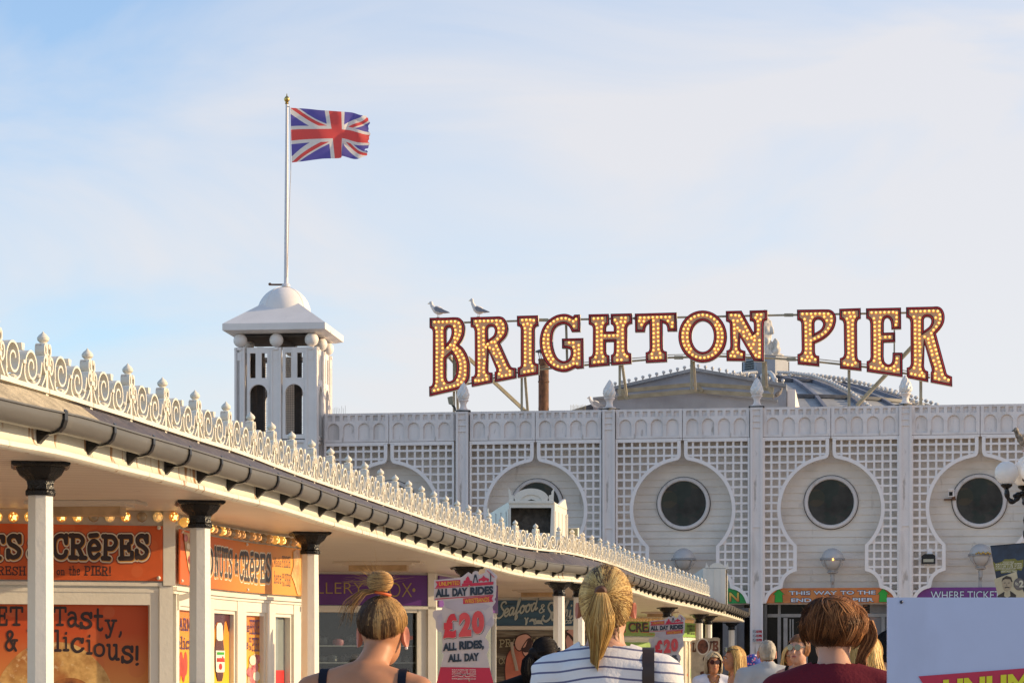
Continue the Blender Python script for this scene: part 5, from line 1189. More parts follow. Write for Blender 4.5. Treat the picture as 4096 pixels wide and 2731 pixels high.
# window poster
t = thing('window_poster', 'orange window poster SWEET & Tasty, Delicious! with a golden doughnut', 'poster', KF.at(uw1, .9))
POST = M('donut poster', (.56, .10, .025), .4, .15, 1.0, spec=.3); grad(POST, 2, .05, .85, (.85, .48, .14), (.56, .085, .020), .85); spots(POST, (.60, .16, .06), 4.2, .3, .4)
b = MB(); b.slab(KF, uw0, uw1, .9, 1.99, -.09, -.08); b.build('sheet', POST, t, smooth=0)
b = MB(); pb2 = lambda x0, y0, x1, y1: kb(x0/3.5636, 2330+y0/3.5636, x1/3.5636, 2330+y1/3.5636)
rt = -.11
def glyph(mb, fr, s, boxpx, rot, d, wd=.145):
    q = pb2(*boxpx); putslab(mb, fr, s, q, d, wd, rot=rot)
for s, q in (('T', (775, 325, 965, 612)), ('a', (972, 398, 1150, 635)), ('s', (1152, 405, 1335, 660)), ('t', (1350, 355, 1490, 690)), ('y', (1505, 515, 1690, 795)), (',', (1705, 680, 1755, 780)), ('l', (785, 660, 895, 980)), ('i', (910, 690, 1005, 975)), ('c', (1022, 770, 1222, 1000)), ('i', (1243, 730, 1337, 1022)), ('o', (1348, 852, 1518, 1055)), ('u', (1530, 862, 1728, 1108)), ('s', (1742, 885, 1922, 1152)), ('!', (1945, 888, 2000, 1180)), ('E', (-30, 325, 122, 610)), ('T', (150, 325, 345, 610)), ('E', (-210, 325, -60, 610)), ('W', (-480, 325, -240, 610)), ('S', (-650, 325, -510, 610)), ('&', (80, 668, 272, 980)), ('e', (620, 740, 760, 970)), ('D', (395, 650, 590, 970))): glyph(b, KF, s, q, 0, -.0775)
b.build('lettering', INK, t, smooth=0)
b = MB(); DON = M('golden doughnut print', (.66, .33, .08), .35, .3, 9, col2=(.82, .52, .18)); mixin(DON, (.42, .13, .02), 3.2, .50, .16, (1, 1, 1), .8, 5); mixin(DON, (.85, .66, .36), 16, .60, .1, (1, 1, 1), .6, 2)
cu, cz = KF.uz(222, 2795); rad = .50
b.prism(KF, [(cu+rad*cos(2*pi*k/60)*(1+.012*sin(.5*k)), max(.905, cz+rad*sin(2*pi*k/60)*(1+.012*sin(.7*k)))) for k in range(60)], (), -.0792, -.0792)
b.build('doughnut', DON, t, smooth=0)
b = MB(); cu2, cz2 = KF.uz(285, 2778); b.prism(KF, [(cu2+.19*cos(2*pi*k/40), cz2+.15*sin(2*pi*k/40)) for k in range(40)], (), -.0784, -.0784); b.build('doughnut_hole', M('deep brown print', (.22, .05, .01), .4, .4, 8, col2=(.45, .16, .03)), t, smooth=0)
# curved sign
us0, us1 = ux(706), ux(1203); csL = us1-us0
t = thing('crepe_sign', 'curved orange to yellow sign NUTS & CREPES Made FRESH here on the PIER', 'sign', KC.at(us0, 2.19))
CS = M('curved poster', (.66, .13, .03), .45, .1, 1.0, spec=.3); a_, c_ = KC.at(us0, 0), KC.at(us1, 0); grad(CS, 1, .9, (c_-a_).y*.86, (.66, .12, .03), (.76, .33, .06), .95)
b = MB(); b.slab(KC, us0, us1, 2.19, 2.68, .02, .035, n=30); b.build('panel', CS, t, smooth=30)
b = MB()
def cb(x0, x1, z0, z1): return (ux(x0), z0, ux(x1), z1)
def cslab(s, box, wd, d, mi, gap=.14, jit=.05, grow=0, dx=0, dz=0, keep=None):
    k = slab2d(s, wd, gap, jit)[0]; vs, fs = slab2d(s, wd+grow, gap, jit); b.sheet(KC, fit([(p[0]+dx, p[1]+dz) for p in vs], box, keep=k), fs, d, mi)
for s, x0, x1, z0, z1 in (('DO', 770, 838, 2.30, 2.58), ('NUTS', 842, 915, 2.30, 2.60), ('&', 924, 938, 2.35, 2.55), ('CRēPES', 942, 1070, 2.29, 2.60)):
    bx = cb(x0, x1, z0, z1); cslab(s, bx, .17, .0365, 1, grow=.15, dx=.015, dz=-.02); cslab(s, bx, .17, .0382, 2, grow=.03, dx=.02, dz=-.04); cslab(s, bx, .17, .0398, 0)
for s, x0, x1, z0, z1 in (('Made', 1081, 1112, 2.47, 2.57), ('FRESH', 1115, 1149, 2.47, 2.59), ('here', 1083, 1112, 2.30, 2.43), ('on', 1116, 1124, 2.36, 2.41), ('the', 1116, 1124, 2.28, 2.34), ('PIER!', 1126, 1150, 2.28, 2.41)): cslab(s, cb(x0, x1, z0, z1), .10, .0368, 0, gap=.22)
b.build('lettering', [M('slate print', (.05, .045, .05), .5), CREAMP, SHADP], t, smooth=0)
b = MB(); q = [(1158, 2.64), (1170, 2.67), (1200, 2.66), (1202, 2.3), (1195, 2.2), (1176, 2.2), (1163, 2.32), (1150, 2.40), (1160, 2.5)]; b.prism(KC, [(ux(x), z) for x, z in q], (), .042, .042); b.build('crepe_picture', DON, t, smooth=0)
b = MB(); RASP = M('raspberry print', (.50, .03, .05), .4, .5, 12, col2=(.75, .25, .25)); q = [(716, 2.66), (742, 2.66), (752, 2.52), (760, 2.42), (772, 2.25), (755, 2.22), (738, 2.32), (724, 2.5)]; b.prism(KC, [(ux(x), z) for x, z in q], (), .042, .042, 0); 
for k, (x, z, r) in enumerate(((724, 2.61, .035), (733, 2.54, .03), (742, 2.42, .04), (750, 2.32, .04), (745, 2.60, .035))): b.prism(KC, [(ux(x)+r*2.2*cos(a), z+r*sin(a)) for a in [2*pi*i/14 for i in range(14)]], (), .046, .046, 1 if k % 2 == 0 else 2)
b.build('fruit_picture', [M('batter print', (.60, .42, .22), .4, .2, 5), RASP, CREAMP], t, smooth=0)
for x, z in ((712, 2.66), (710, 2.22), (972, 2.66), (975, 2.215), (1198, 2.65)): b = MB(); b.ball(KC.at(ux(x), z, .04), .016, 8, 5); b.build('screw_cap', WHITE, t)
# narrow posters in the curved windows
YO = lambda nm: grad(M(nm, (.8, .3, .03), .25, .08, 2, spec=.4), 2, .45, 1.1, (.84, .52, .03), (.72, .20, .03), .95)
def cposter(x0, x1, label, draw, mats, base):
    t = thing('window_poster', label, 'poster', KC.at(ux(x0), .85)); b = MB(); b.slab(KC, ux(x0)+.035, ux(x1)-.035, .85, 1.965, -.07, -.06, n=4); b.build('sheet', base, t, smooth=20)
    global _b
    _b = MB(); draw(_b); _b.build('print', mats, t, smooth=0)
def pz(y): return EYE+.581*(HY-(2050+y/2.303))/(HY-2434)   # heights on the curved front from crop rows near x=850
def ins(b_, s, x0, x1, z0, z1, mi=0, wd=.15): b_.sheet(KC, fit(slab2d(s, wd)[0], (ux(x0), z0, ux(x1), z1)), slab2d(s, wd)[1], -.054, mi)
def shape(b_, pts, mi=0, d=-.055): b_.prism(KC, [(ux(x), z) for x, z in pts], (), d, d, mi)
def circ(b_, x, z, rx, rz, mi, d=-.052, n=18): b_.prism(KC, [(ux(x)+rx*cos(2*pi*k/n), z+rz*sin(2*pi*k/n)) for k in range(n)], (), d, d, mi)
PUR = M('plum print', (.10, .03, .09), .4)
def dr1(b_):
    ins(b_, 'WARM', 722, 790, 1.78, 1.90); ins(b_, 'delicious', 718, 830, 1.61, 1.73)
    for k in range(6): circ(b_, 722+k*9, 1.42+.06*(k % 2), .07, .11, 1, -.052-.001*k)
cposter(712, 836, 'orange poster WARM delicious in the kiosk window behind the second column', dr1, [PUR, M('strawberry print', (.60, .06, .03), .3, .3, 6)], YO('amber poster'))
def dr2(b_):
    shape(b_, [(856, 1.965), (943, 1.965), (943, 1.86), (938, 1.79), (933, 1.85), (928, 1.90), (921, 1.89), (914, 1.74), (907, 1.74), (900, 1.88), (890, 1.88), (884, 1.85), (878, 1.765), (872, 1.765), (868, 1.87), (862, 1.91), (857, 1.89)], 0)
    shape(b_, [(886, 1.74), (912, 1.74), (917, 1.62), (918, 1.45), (913, 1.36), (909, 1.315), (893, 1.315), (888, 1.36), (882, 1.45), (881, 1.62)], 1, -.052)
    shape(b_, [(886, 1.725), (886, 1.84), (891, 1.875), (904, 1.88), (910, 1.85), (912, 1.72), (907, 1.705), (892, 1.705)], 2, -.049)
    shape(b_, [(882, 1.61), (918, 1.61), (917, 1.41), (913, 1.40), (888, 1.40), (883, 1.41)], 2, -.047)
    b_.sheet(KC, fit(text2d('nutella', .04)[0], (ux(886), 1.50, ux(916), 1.555)), text2d('nutella', .04)[1], -.043, 3)
    circ(b_, 900, 1.455, .05, .03, 3, -.043); shape(b_, [(886, 1.57), (914, 1.57), (914, 1.595), (886, 1.595)], 4, -.043)
cposter(852, 946, 'yellow poster with a white capped chocolate spread jar', dr2, [M('chocolate print', (.075, .018, .028), .25), M('jar brown', (.10, .025, .015), .25), M('white print', (.8, .76, .7), .4), M('red print', (.62, .03, .02), .4), GREENP], YO('golden poster'))
def dr3(b_):
    ins(b_, 'Made', 983, 1018, 1.80, 1.90); ins(b_, 'FRESH', 1020, 1058, 1.78, 1.93); ins(b_, 'here', 984, 1014, 1.63, 1.73); ins(b_, 'on', 1017, 1027, 1.70, 1.75); ins(b_, 'the', 1017, 1027, 1.62, 1.68); ins(b_, 'PIER', 1030, 1058, 1.61, 1.75)
    shape(b_, [(1008, 1.2), (1012, 1.4), (1022, 1.55), (1040, 1.59), (1052, 1.5), (1056, 1.2)], 1)
    for k, (x, z) in enumerate(((1030, 1.52), (1040, 1.45), (1020, 1.40), (1046, 1.36), (1032, 1.33), (1048, 1.53))): circ(b_, x, z, .09, .05, 2 if k % 3 else 3, -.05-.001*k)
cposter(981, 1066, 'yellow poster Made FRESH here on PIER with strawberries', dr3, [PUR, M('batter print', (0, 0, 0)), RASP, CREAMP], YO('lemon poster'))

# ============================================================ jewellery stall
JF = Pl(36.1, -.3); ju = lambda x: JF.uz(x, 2400)[0]
jo = JF.px(1500, 2700); stall = thing('jewellery_stall', 'white framed jewellery stall with lit window shelves behind the bun haired woman', 'stall', V((jo.x, jo.y, 0)))
j0, j1 = ju(1120), ju(1741); w0, w1 = ju(1180), ju(1672)
b = MB(); b.prism(JF, [(j0, 0), (j1, 0), (j1, ZS_), (j0, ZS_)], [[(w0, 1.0), (w1, 1.0), (w1, 2.24), (w0, 2.24)]], -.12, 0); b.slab(JF, ju(1709), j1, 0, ZS_-.003, 0, .05); b.slab(JF, j0, j1, 2.29, 2.33, 0, .05); b.slab(JF, w1-.02, w1+.05, 1, 2.29, 0, .03); b.slab(JF, w0, w1, 2.24, 2.29, 0, .03)
e_ = JF.at(j1, 0); JS = Curv([(e_.x, e_.y), (-.62, 38.0), (-.25, 40.1)], 8)
b.slab(JS, 0, JS.len, 0, 1.0, -.1, 0, n=4); b.slab(JS, 0, JS.len, 2.24, ZS_-.001, -.1, 0, n=4)
for f in (.0, .33, .66, .97): b.slab(JS, JS.len*f, JS.len*f+.12, 1.0, 2.24, -.1, .0)
b.build('wall', WHITE, stall, smooth=0)
b = MB(); b.slab(JF, w0-.3, w1+.8, .9, 2.4, -1.6, -1.5); b.slab(JF, w0-.3, w1+.8, .9, 1.0, -1.5, -.12); b.slab(JF, w0-.4, w0-.3, .9, 2.4, -1.6, -.12); b.build('inside', M('stall interior', (.04, .037, .033), .8, .4, 2), stall, smooth=0)
b = MB()
for z in (1.28, 1.52, 1.76): b.slab(JF, w0, w1, z, z+.012, -.42, -.13)
b.build('shelf', M('glass shelf', (.35, .37, .36), .15), stall, smooth=0)
b = MB(); b.slab(JF, w0, w1, 1.0, 2.24, -.10, -.095); b.build('window_pane', PANE, stall, smooth=0)
b = MB(); b.slab(JS, .1, JS.len, 1.0, 2.24, -.06, -.05, n=4); b.build('side_pane', glass_dark('pale reflecting glass', (0, 0, 0), None, 1), stall, smooth=0)
for i, (x, lab) in enumerate([(JF, 'violet sign JEWELLERY BOX in gold capitals'), (JS, 'violet side sign on the flank of the jewellery stall')]):
    VIO = M('violet sign', (.115, .022, .22), .4, .12, 1)
    if i == 0:
        t = thing('stall_sign', lab, 'sign', JF.at(ju(1709), 2.34)); b = MB(); b.slab(JF, j0, ju(1708), 2.342, 2.777, .01, .03); b.build('panel', VIO, t, smooth=0)
        b = MB(); q = lambda x0, x1: (ju(x0), JF.uz(x0, 2386)[1], ju(x1), JF.uz(x1, 2330)[1])
        put(b, JF, 'JEWELLERY', q(1088, 1452), .036, -.012); put(b, JF, 'BOX', q(1520, 1646), .036, -.012); b.prism(JF, [(ju(1653)+.022*cos(a), JF.uz(1653, 2359)[1]+.028*sin(a)) for a in [2*pi*k/14 for k in range(14)]], (), .036, .036)
        b.build('lettering', M('dull gold print', (.40, .28, .085), .45), t, smooth=0)
    else:
        t = thing('stall_sign', lab, 'sign', JS.at(.1, 2.3)); b = MB(); b.slab(JS, .12, JS.len-.02, 2.33, 2.777, .01, .03, n=6); b.build('panel', VIO, t, smooth=0)
# trinkets on the shelves
TR = [M('pewter figure', (.06, .05, .055), .35, .4, 12), M('silver disc', (.45, .44, .42), .2, .2, 5, metal=.8), M('dark disc', (.04, .045, .05), .2), M('bronze figure', (.14, .09, .05), .4, .3, 9), M('pink ornament', (.35, .13, .16), .5)]
rn = random.Random(5); grp = 'trinkets on the jewellery shelves'
for z, n, xs in ((1.292, 9, (1290, 1660)), (1.532, 9, (1290, 1662)), (1.772, 8, (1290, 1664))):
    for k in range(n):
        x = xs[0]+(xs[1]-xs[0])*(k+.5)/n+rn.uniform(-8, 8); p = JF.at(ju(x), z, -.22-.1*rn.random()); h = rn.uniform(.09, .17); kd = rn.randrange(3) if x < 1550 else 3
        b = MB(); mt = TR[rn.randrange(5)]
        if kd == 3:
            r = rn.uniform(.05, .075); b.lathe([(r, -.008), (r, .008), (r*.45, .012), (r*.4, .0)], p+V((0, 0, r)), 20, axis=(.2, -1, .25)); nm, lb, ct = 'display_disc', 'round polished disc standing on a jewellery shelf', 'ornament'; mt = TR[1+rn.randrange(2)]
        elif kd == 0: b.lathe([(.035, 0), (.05, .01), (.02, .03), (.045, h*.5), (.05, h*.7), (.02, h*.9), (.03, h)], p, 14); nm, lb, ct = 'small_vase', 'small dark vase on a jewellery shelf', 'ornament'
        elif kd == 1:
            b.lathe([(.06, 0), (.06, .012), (.02, .02)], p, 12); b.ball(p+V((0, 0, h*.55)), (.03, .03, h*.45), 10, 8); b.ball(p+V((.03, 0, h*.95)), .025, 8, 6); b.add([p+V((0, 0, h*.5)), p+V((.11, .01, h*1.1)), p+V((.06, .02, h*.4))], [(0, 1, 2)]); b.add([p+V((0, 0, h*.5)), p+V((-.11, .01, h*1.15)), p+V((-.06, .02, h*.4))], [(0, 1, 2)]); nm, lb, ct = 'winged_figurine', 'small winged figurine on a jewellery shelf', 'figurine'
        else: b.lathe([(.0, 0), (.07, 0), (.085, .03), (.08, h*.8), (.05, h), (0, h*1.03)], p, 16); nm, lb, ct = 'bracelet_stand', 'rounded bracelet stand on a jewellery shelf', 'display stand'
        tag(b.build(nm, mt, None, loc=p), lb, ct, grp)
# ============================================================ seafood stall
SFm = Pl(48.0, 0); su = lambda x: SFm.uz(x, 2400)[0]
so = SFm.px(2200, 2700); stall = thing('seafood_stall', 'seafood stall with dark plank front behind the pony tailed woman', 'stall', V((so.x, so.y, 0)))
b = MB(); b.slab(SFm, su(1960), su(2470), 0, ZS_, -.3, 0); b.slab(SFm, su(1960), su(2470), 2.20, 2.265, 0, .06); b.slab(SFm, su(2448), su(2475), 0, 2.8, 0, .05); b.build('wall', WHITE, stall, smooth=0)
PLK = M('dark plank print', (.085, .06, .04), .6, .5, 4, stretch=(.5, 1, 6), col2=(.30, .25, .19)); mixin(PLK, (.36, .34, .27), 2, .56, .1, (.4, 1, 5), .7, 3)
b = MB(); b.slab(SFm, su(1975), su(2445), .9, 2.19, 0, .02); b.build('plank_front', PLK, stall, smooth=0)
b = MB()
for x0, x1, y0, y1 in ((1985, 2140, 2545, 2610), (2170, 2215, 2540, 2600), (1985, 2120, 2635, 2700), (2270, 2330, 2545, 2620)):
    a, c = SFm.uz(x0, y1), SFm.uz(x1, y0); b.prism(SFm, [(a[0], a[1]), (c[0]-.03, a[1]+.03), (c[0], c[1]-.02), (a[0]+.02, c[1])], (), .028, .028)
b.build('name_plank', M('brown plank print', (.055, .035, .022), .6, .4, 5, stretch=(.4, 1, 5), col2=(.11, .08, .05)), stall, smooth=0)
b = MB()
def sb(x0, y0, x1, y1): a = SFm.uz(x0, y1); c = SFm.uz(x1, y0); return (a[0], a[1], c[0], c[1])
putslab(b, SFm, 'PRA', sb(1997, 2556, 2070, 2588), .034, .13, rot=.07); putslab(b, SFm, 'WNS', sb(2120, 2548, 2205, 2582), .034, .13, rot=.03); putslab(b, SFm, 'COC', sb(1995, 2630, 2050, 2655), .034, .13, rot=.05)
b.build('plank_lettering', M('faded cream print', (.40, .36, .24), .6), stall, smooth=0)
# the painted prawn
t = thing('prawn_board', 'pink cut out prawn board on the seafood stall front', 'board', SFm.px(2060, 2700, .05))
PK = [M('salmon print', (.56, .17, .11), .5, .15, 3), M('pale pink print', (.66, .36, .29), .5, .1, 3), M('dark outline print', (.05, .02, .02), .5)]
def blobpx(x, y, rx, ry, rot=0, n=24, ox=2000, oy=2200, sc=2.952):
    o = []
    for k in range(n):
        a = 2*pi*k/n; dx, dy = rx*cos(a), ry*sin(a); o.append((ox+(x+dx*cos(rot)-dy*sin(rot))/sc, oy+(y+dx*sin(rot)+dy*cos(rot))/sc))
    return [SFm.uz(*p) for p in o]
b = MB()
def outl(poly, d, mi):
    b.prism(SFm, inset(poly, -.02), (), d-.005, d-.005, 2); b.prism(SFm, poly, (), d, d, mi)
Q = lambda pts, n=5: [SFm.uz(2000+x/2.952, 2200+y/2.952) for x, y in smooth2(pts, n)][:-1]
outl(Q([(60, 1400), (80, 1260), (130, 1170), (200, 1110), (290, 1200), (380, 1260), (400, 1400), (350, 1620), (200, 1800), (90, 1700), (60, 1400)]), .045, 0)
outl(Q([(175, 1090), (210, 1020), (300, 990), (355, 1020), (350, 1050), (290, 1090), (262, 1150), (230, 1180), (190, 1150), (175, 1090)]), .055, 1)
outl(Q([(262, 1160), (290, 1110), (345, 1045), (380, 1100), (370, 1200), (320, 1255), (280, 1220), (262, 1160)]), .063, 1)
outl(Q([(268, 1165), (310, 1140), (345, 1050), (365, 1110), (340, 1180), (290, 1190), (268, 1165)]), .071, 2)
outl(Q([(785, 960), (820, 935), (890, 935), (930, 1000), (900, 1060), (830, 990), (785, 960)]), .05, 1)
outl(Q([(775, 1060), (800, 1000), (850, 1060), (890, 1120), (880, 1230), (800, 1200), (775, 1060)]), .045, 1)
b.build('panel', PK, t, smooth=0)
b = MB(); b.tube([SFm.px(2000+x/2.952, 2200+y/2.952, .08) for x, y in ((135, 1080), (150, 1200), (180, 1320), (200, 1420))], .03, 6); b.build('rope', M('rope', (0, 0, 0)), t)
t = thing('stall_sign', 'blue sign Seafood & Sushi Bar in pale script', 'sign', SFm.px(2130, 2500)); 
BLU = M('blue plank print', (.05, .13, .22), .5, .2, 2, stretch=(.3, 1, 5)); b = MB(); b.slab(SFm, su(1962), su(2445), 2.277, 2.762, .01, .03); b.build('panel', BLU, t, smooth=0)
SCR = {'S': [[(.72, .82), (.6, .98), (.36, .96), (.28, .76), (.42, .56), (.6, .38), (.56, .12), (.3, -.04), (.06, .04), (-.04, .2), (.06, .3)]], 'e': [[(.02, .2), (.3, .3), (.3, .46), (.16, .5), (.04, .34), (.08, .08), (.24, .0), (.44, .16)]], 'a': [[(.4, .44), (.2, .5), (.04, .32), (.08, .06), (.24, .04), (.4, .4)], [(.4, .48), (.38, .1), (.46, .0), (.58, .14)]], 'f': [[(.02, .1), (.2, .5), (.32, .9), (.24, 1.0), (.16, .84), (.14, .3), (.12, -.26), (.2, -.34), (.28, -.2), (.2, 0), (.44, .2)]], 'o': [[(.22, .5), (.06, .36), (.06, .1), (.2, 0), (.36, .12), (.38, .36), (.24, .5), (.3, .4), (.54, .44)]], 'd': [[(.4, .42), (.2, .5), (.04, .3), (.08, .04), (.24, .02), (.4, .36)], [(.58, 1.1), (.46, .8), (.4, .3), (.44, .04), (.6, .16)]], 'u': [[(.04, .48), (.04, .14), (.14, .0), (.3, .14), (.36, .46)], [(.36, .48), (.38, .08), (.46, .0), (.58, .14)]], 's': [[(.3, .42), (.2, .52), (.1, .42), (.26, .24), (.28, .06), (.12, -.02), (.02, .08)]], 'h': [[(.04, 0), (.14, .6), (.3, 1.0), (.2, 1.06), (.1, .7), (.06, .0)], [(.06, .2), (.2, .46), (.34, .44), (.34, .12), (.42, .0), (.54, .12)]], 'i': [[(.06, .48), (.06, .1), (.14, .0), (.28, .14)], [(.06, .7), (.1, .73)]], 'B': [[(.1, 0), (.16, .98)], [(0, .92), (.4, .98), (.5, .76), (.2, .54), (.5, .44), (.5, .12), (.1, .0)]], 'r': [[(.04, .0), (.1, .5)], [(.08, .3), (.24, .5), (.36, .44)]], '&': [[(.6, .1), (.2, .7), (.3, .9), (.44, .74), (.1, .3), (.2, .02), (.44, .1), (.56, .4)]]}
SW = {'S': .66, 'e': .42, 'a': .54, 'f': .42, 'o': .5, 'd': .58, 'u': .56, 's': .36, 'h': .52, 'i': .28, 'B': .56, 'r': .4, '&': .7}
def script2d(s, wd=.085):
    x, polys = 0, []
    for ch in s:
        for q in SCR[ch]:
            pts = [(x+p[0]+.22*p[1], p[1]) for p in smooth2(q, 4)]; polys += ribbon2d(pts, wd)
        x += SW[ch]
    return union2d(polys)
b = MB()
def sc(s, box, d=.04, wd=.13, rot=0):
    v_, f_ = script2d(s, wd); b.sheet(SFm, fit([(p[0]+.03, p[1]-.03) for p in v_], box, rot=rot, keep=v_), f_, d-.005, 1); b.sheet(SFm, fit(v_, box, rot=rot), f_, d, 0)
sc('Seafood', sb(1982, 2404, 2162, 2496), rot=.20); sc('&', sb(2155, 2414, 2180, 2452), wd=.12); sc('Sushi', sb(2168, 2402, 2292, 2490), rot=.10); sc('Bar', sb(2258, 2466, 2296, 2496), wd=.13, rot=.12)
v_, f_ = text2d("Brighton's", 0); b.sheet(SFm, fit(v_, sb(2005, 2409, 2060, 2422), .3), f_, .035, 1); v_, f_ = text2d("finest", 0); b.sheet(SFm, fit(v_, sb(2030, 2424, 2064, 2437), .3), f_, .035, 1)
for x in (2106, 2128, 2155):        # little lobster, dolphin and crab
    c = SFm.uz(x, 2484)
    if x == 2106: P_ = [(0, -.07), (.02, -.02), (.02, .03), (.05, .07), (.02, .08), (0, .04), (-.02, .08), (-.05, .07), (-.02, .03), (-.02, -.02), (-.03, -.07)]
    elif x == 2128: P_ = [(-.06, .0), (-.02, .05), (.02, .06), (.05, .03), (.06, -.04), (.07, -.07), (.03, -.06), (.03, -.01), (0, .01), (-.04, -.01)]
    else: P_ = [(-.04, -.05), (.04, -.05), (.09, -.06), (.06, -.01), (.09, .05), (.05, .06), (.05, .02), (0, .03), (-.05, .02), (-.05, .06), (-.09, .05), (-.06, -.01), (-.09, -.06)]
    b.prism(SFm, [(c[0]+p*1.0, c[1]+q_*1.0) for p, q_ in P_], (), .04, .04, 0)
b.build('lettering', [M('pale blue print', (.52, .58, .56), .5), M('navy shade print', (.012, .022, .04), .5)], t, smooth=0)
# ============================================================ ice cream stall
IC = Curv([(2.35, 64.2), (3.3, 65.3), (4.25, 66.2), (4.85, 67.6), (5.2, 69.6)], 40); iu = lambda x: IC.uz(x, 2500)[0]
io = IC.at(1.5, 0); stall = thing('ice_cream_stall', 'green and white ice cream stall with rounded corner near the far end of the canopy', 'stall', io)
b = MB(); b.slab(IC, 0, IC.len, 0, ZS_, -.3, 0, n=20); b.slab(IC, 0, IC.len, 2.20, 2.28, 0, .07, n=20)
for k in range(5): u = iu(2735)+k*.34; b.slab(IC, u, u+.07, .8, 2.2, 0, .05)
b.build('wall', WHITE, stall, smooth=20)
b = MB(); b.slab(IC, 0, iu(2700), 1.0, 2.15, .005, .02, n=10); b.build('front_board', M('lime print', (.22, .40, .07), .5, .1, 2), stall, smooth=20)
b = MB()
for k in range(4): u = iu(2735)+k*.34; b.slab(IC, u+.1, u+.31, .8, 2.12, .005, .02)
LM = M('menu strip', (.50, .46, .30), .5, .3, 2, col2=(.62, .58, .42)); mixin(LM, (.12, .35, .08), 2.5, .52, .03, (1, 1, .6), .9, 2); mixin(LM, (.5, .08, .03), 4, .6, .03, (1, 1, 1), .9, 6); b.build('menu_strip', LM, stall, smooth=0)
b = MB(); IB = None
for k in range(34):
    u = .1+k*.125
    if u > IC.len-.1: break
    l = IC.at(u, 2.735, .05)-stall.location
    if IB is None: q = MB(); q.ball((0, 0, 0), .05, 10, 7); IB = q.build('bulb', M('dull lamp', (.42, .32, .20), .2, emit=(1, .5, .15), es=.15), stall, local=True); IB.location = l
    else: share(IB, 'bulb', stall, l)
t = thing('stall_sign', 'lime green sign ICE CREAM in dark capitals, wrapping the stall corner', 'sign', IC.at(1.5, 2.3, .1))
b = MB(); b.slab(IC, 0, IC.len-.05, 2.31, 2.69, .02, .04, n=20); b.build('panel', M('lime sign', (.24, .42, .09), .5, .12, 2), t, smooth=20)
b = MB(); b.sheet(IC, fit(text2d('ICE CREAM', .03)[0], (iu(2440), 2.40, iu(2655), 2.66)), text2d('ICE CREAM', .03)[1], .048, 1); b.sheet(IC, fit(text2d('ICE CREAM', .03)[0], (iu(2438), 2.415, iu(2653), 2.67)), text2d('ICE CREAM', .03)[1], .053, 0)
b.sheet(IC, fit(text2d('COFFEE ICES', .01)[0], (iu(2742), 2.38, iu(2772), 2.64)), text2d('COFFEE ICES', .01)[1], .05, 0); b.sheet(IC, fit(text2d('refreshing', .0)[0], (iu(2585), 2.33, iu(2650), 2.385)), text2d('refreshing', .0)[1], .05, 1)
b.slab(IC, iu(2775), iu(2783), 2.36, 2.66, .045, .05, 1)
b.build('lettering', [INK, M('orange red print', (.60, .13, .03), .5)], t, smooth=0)
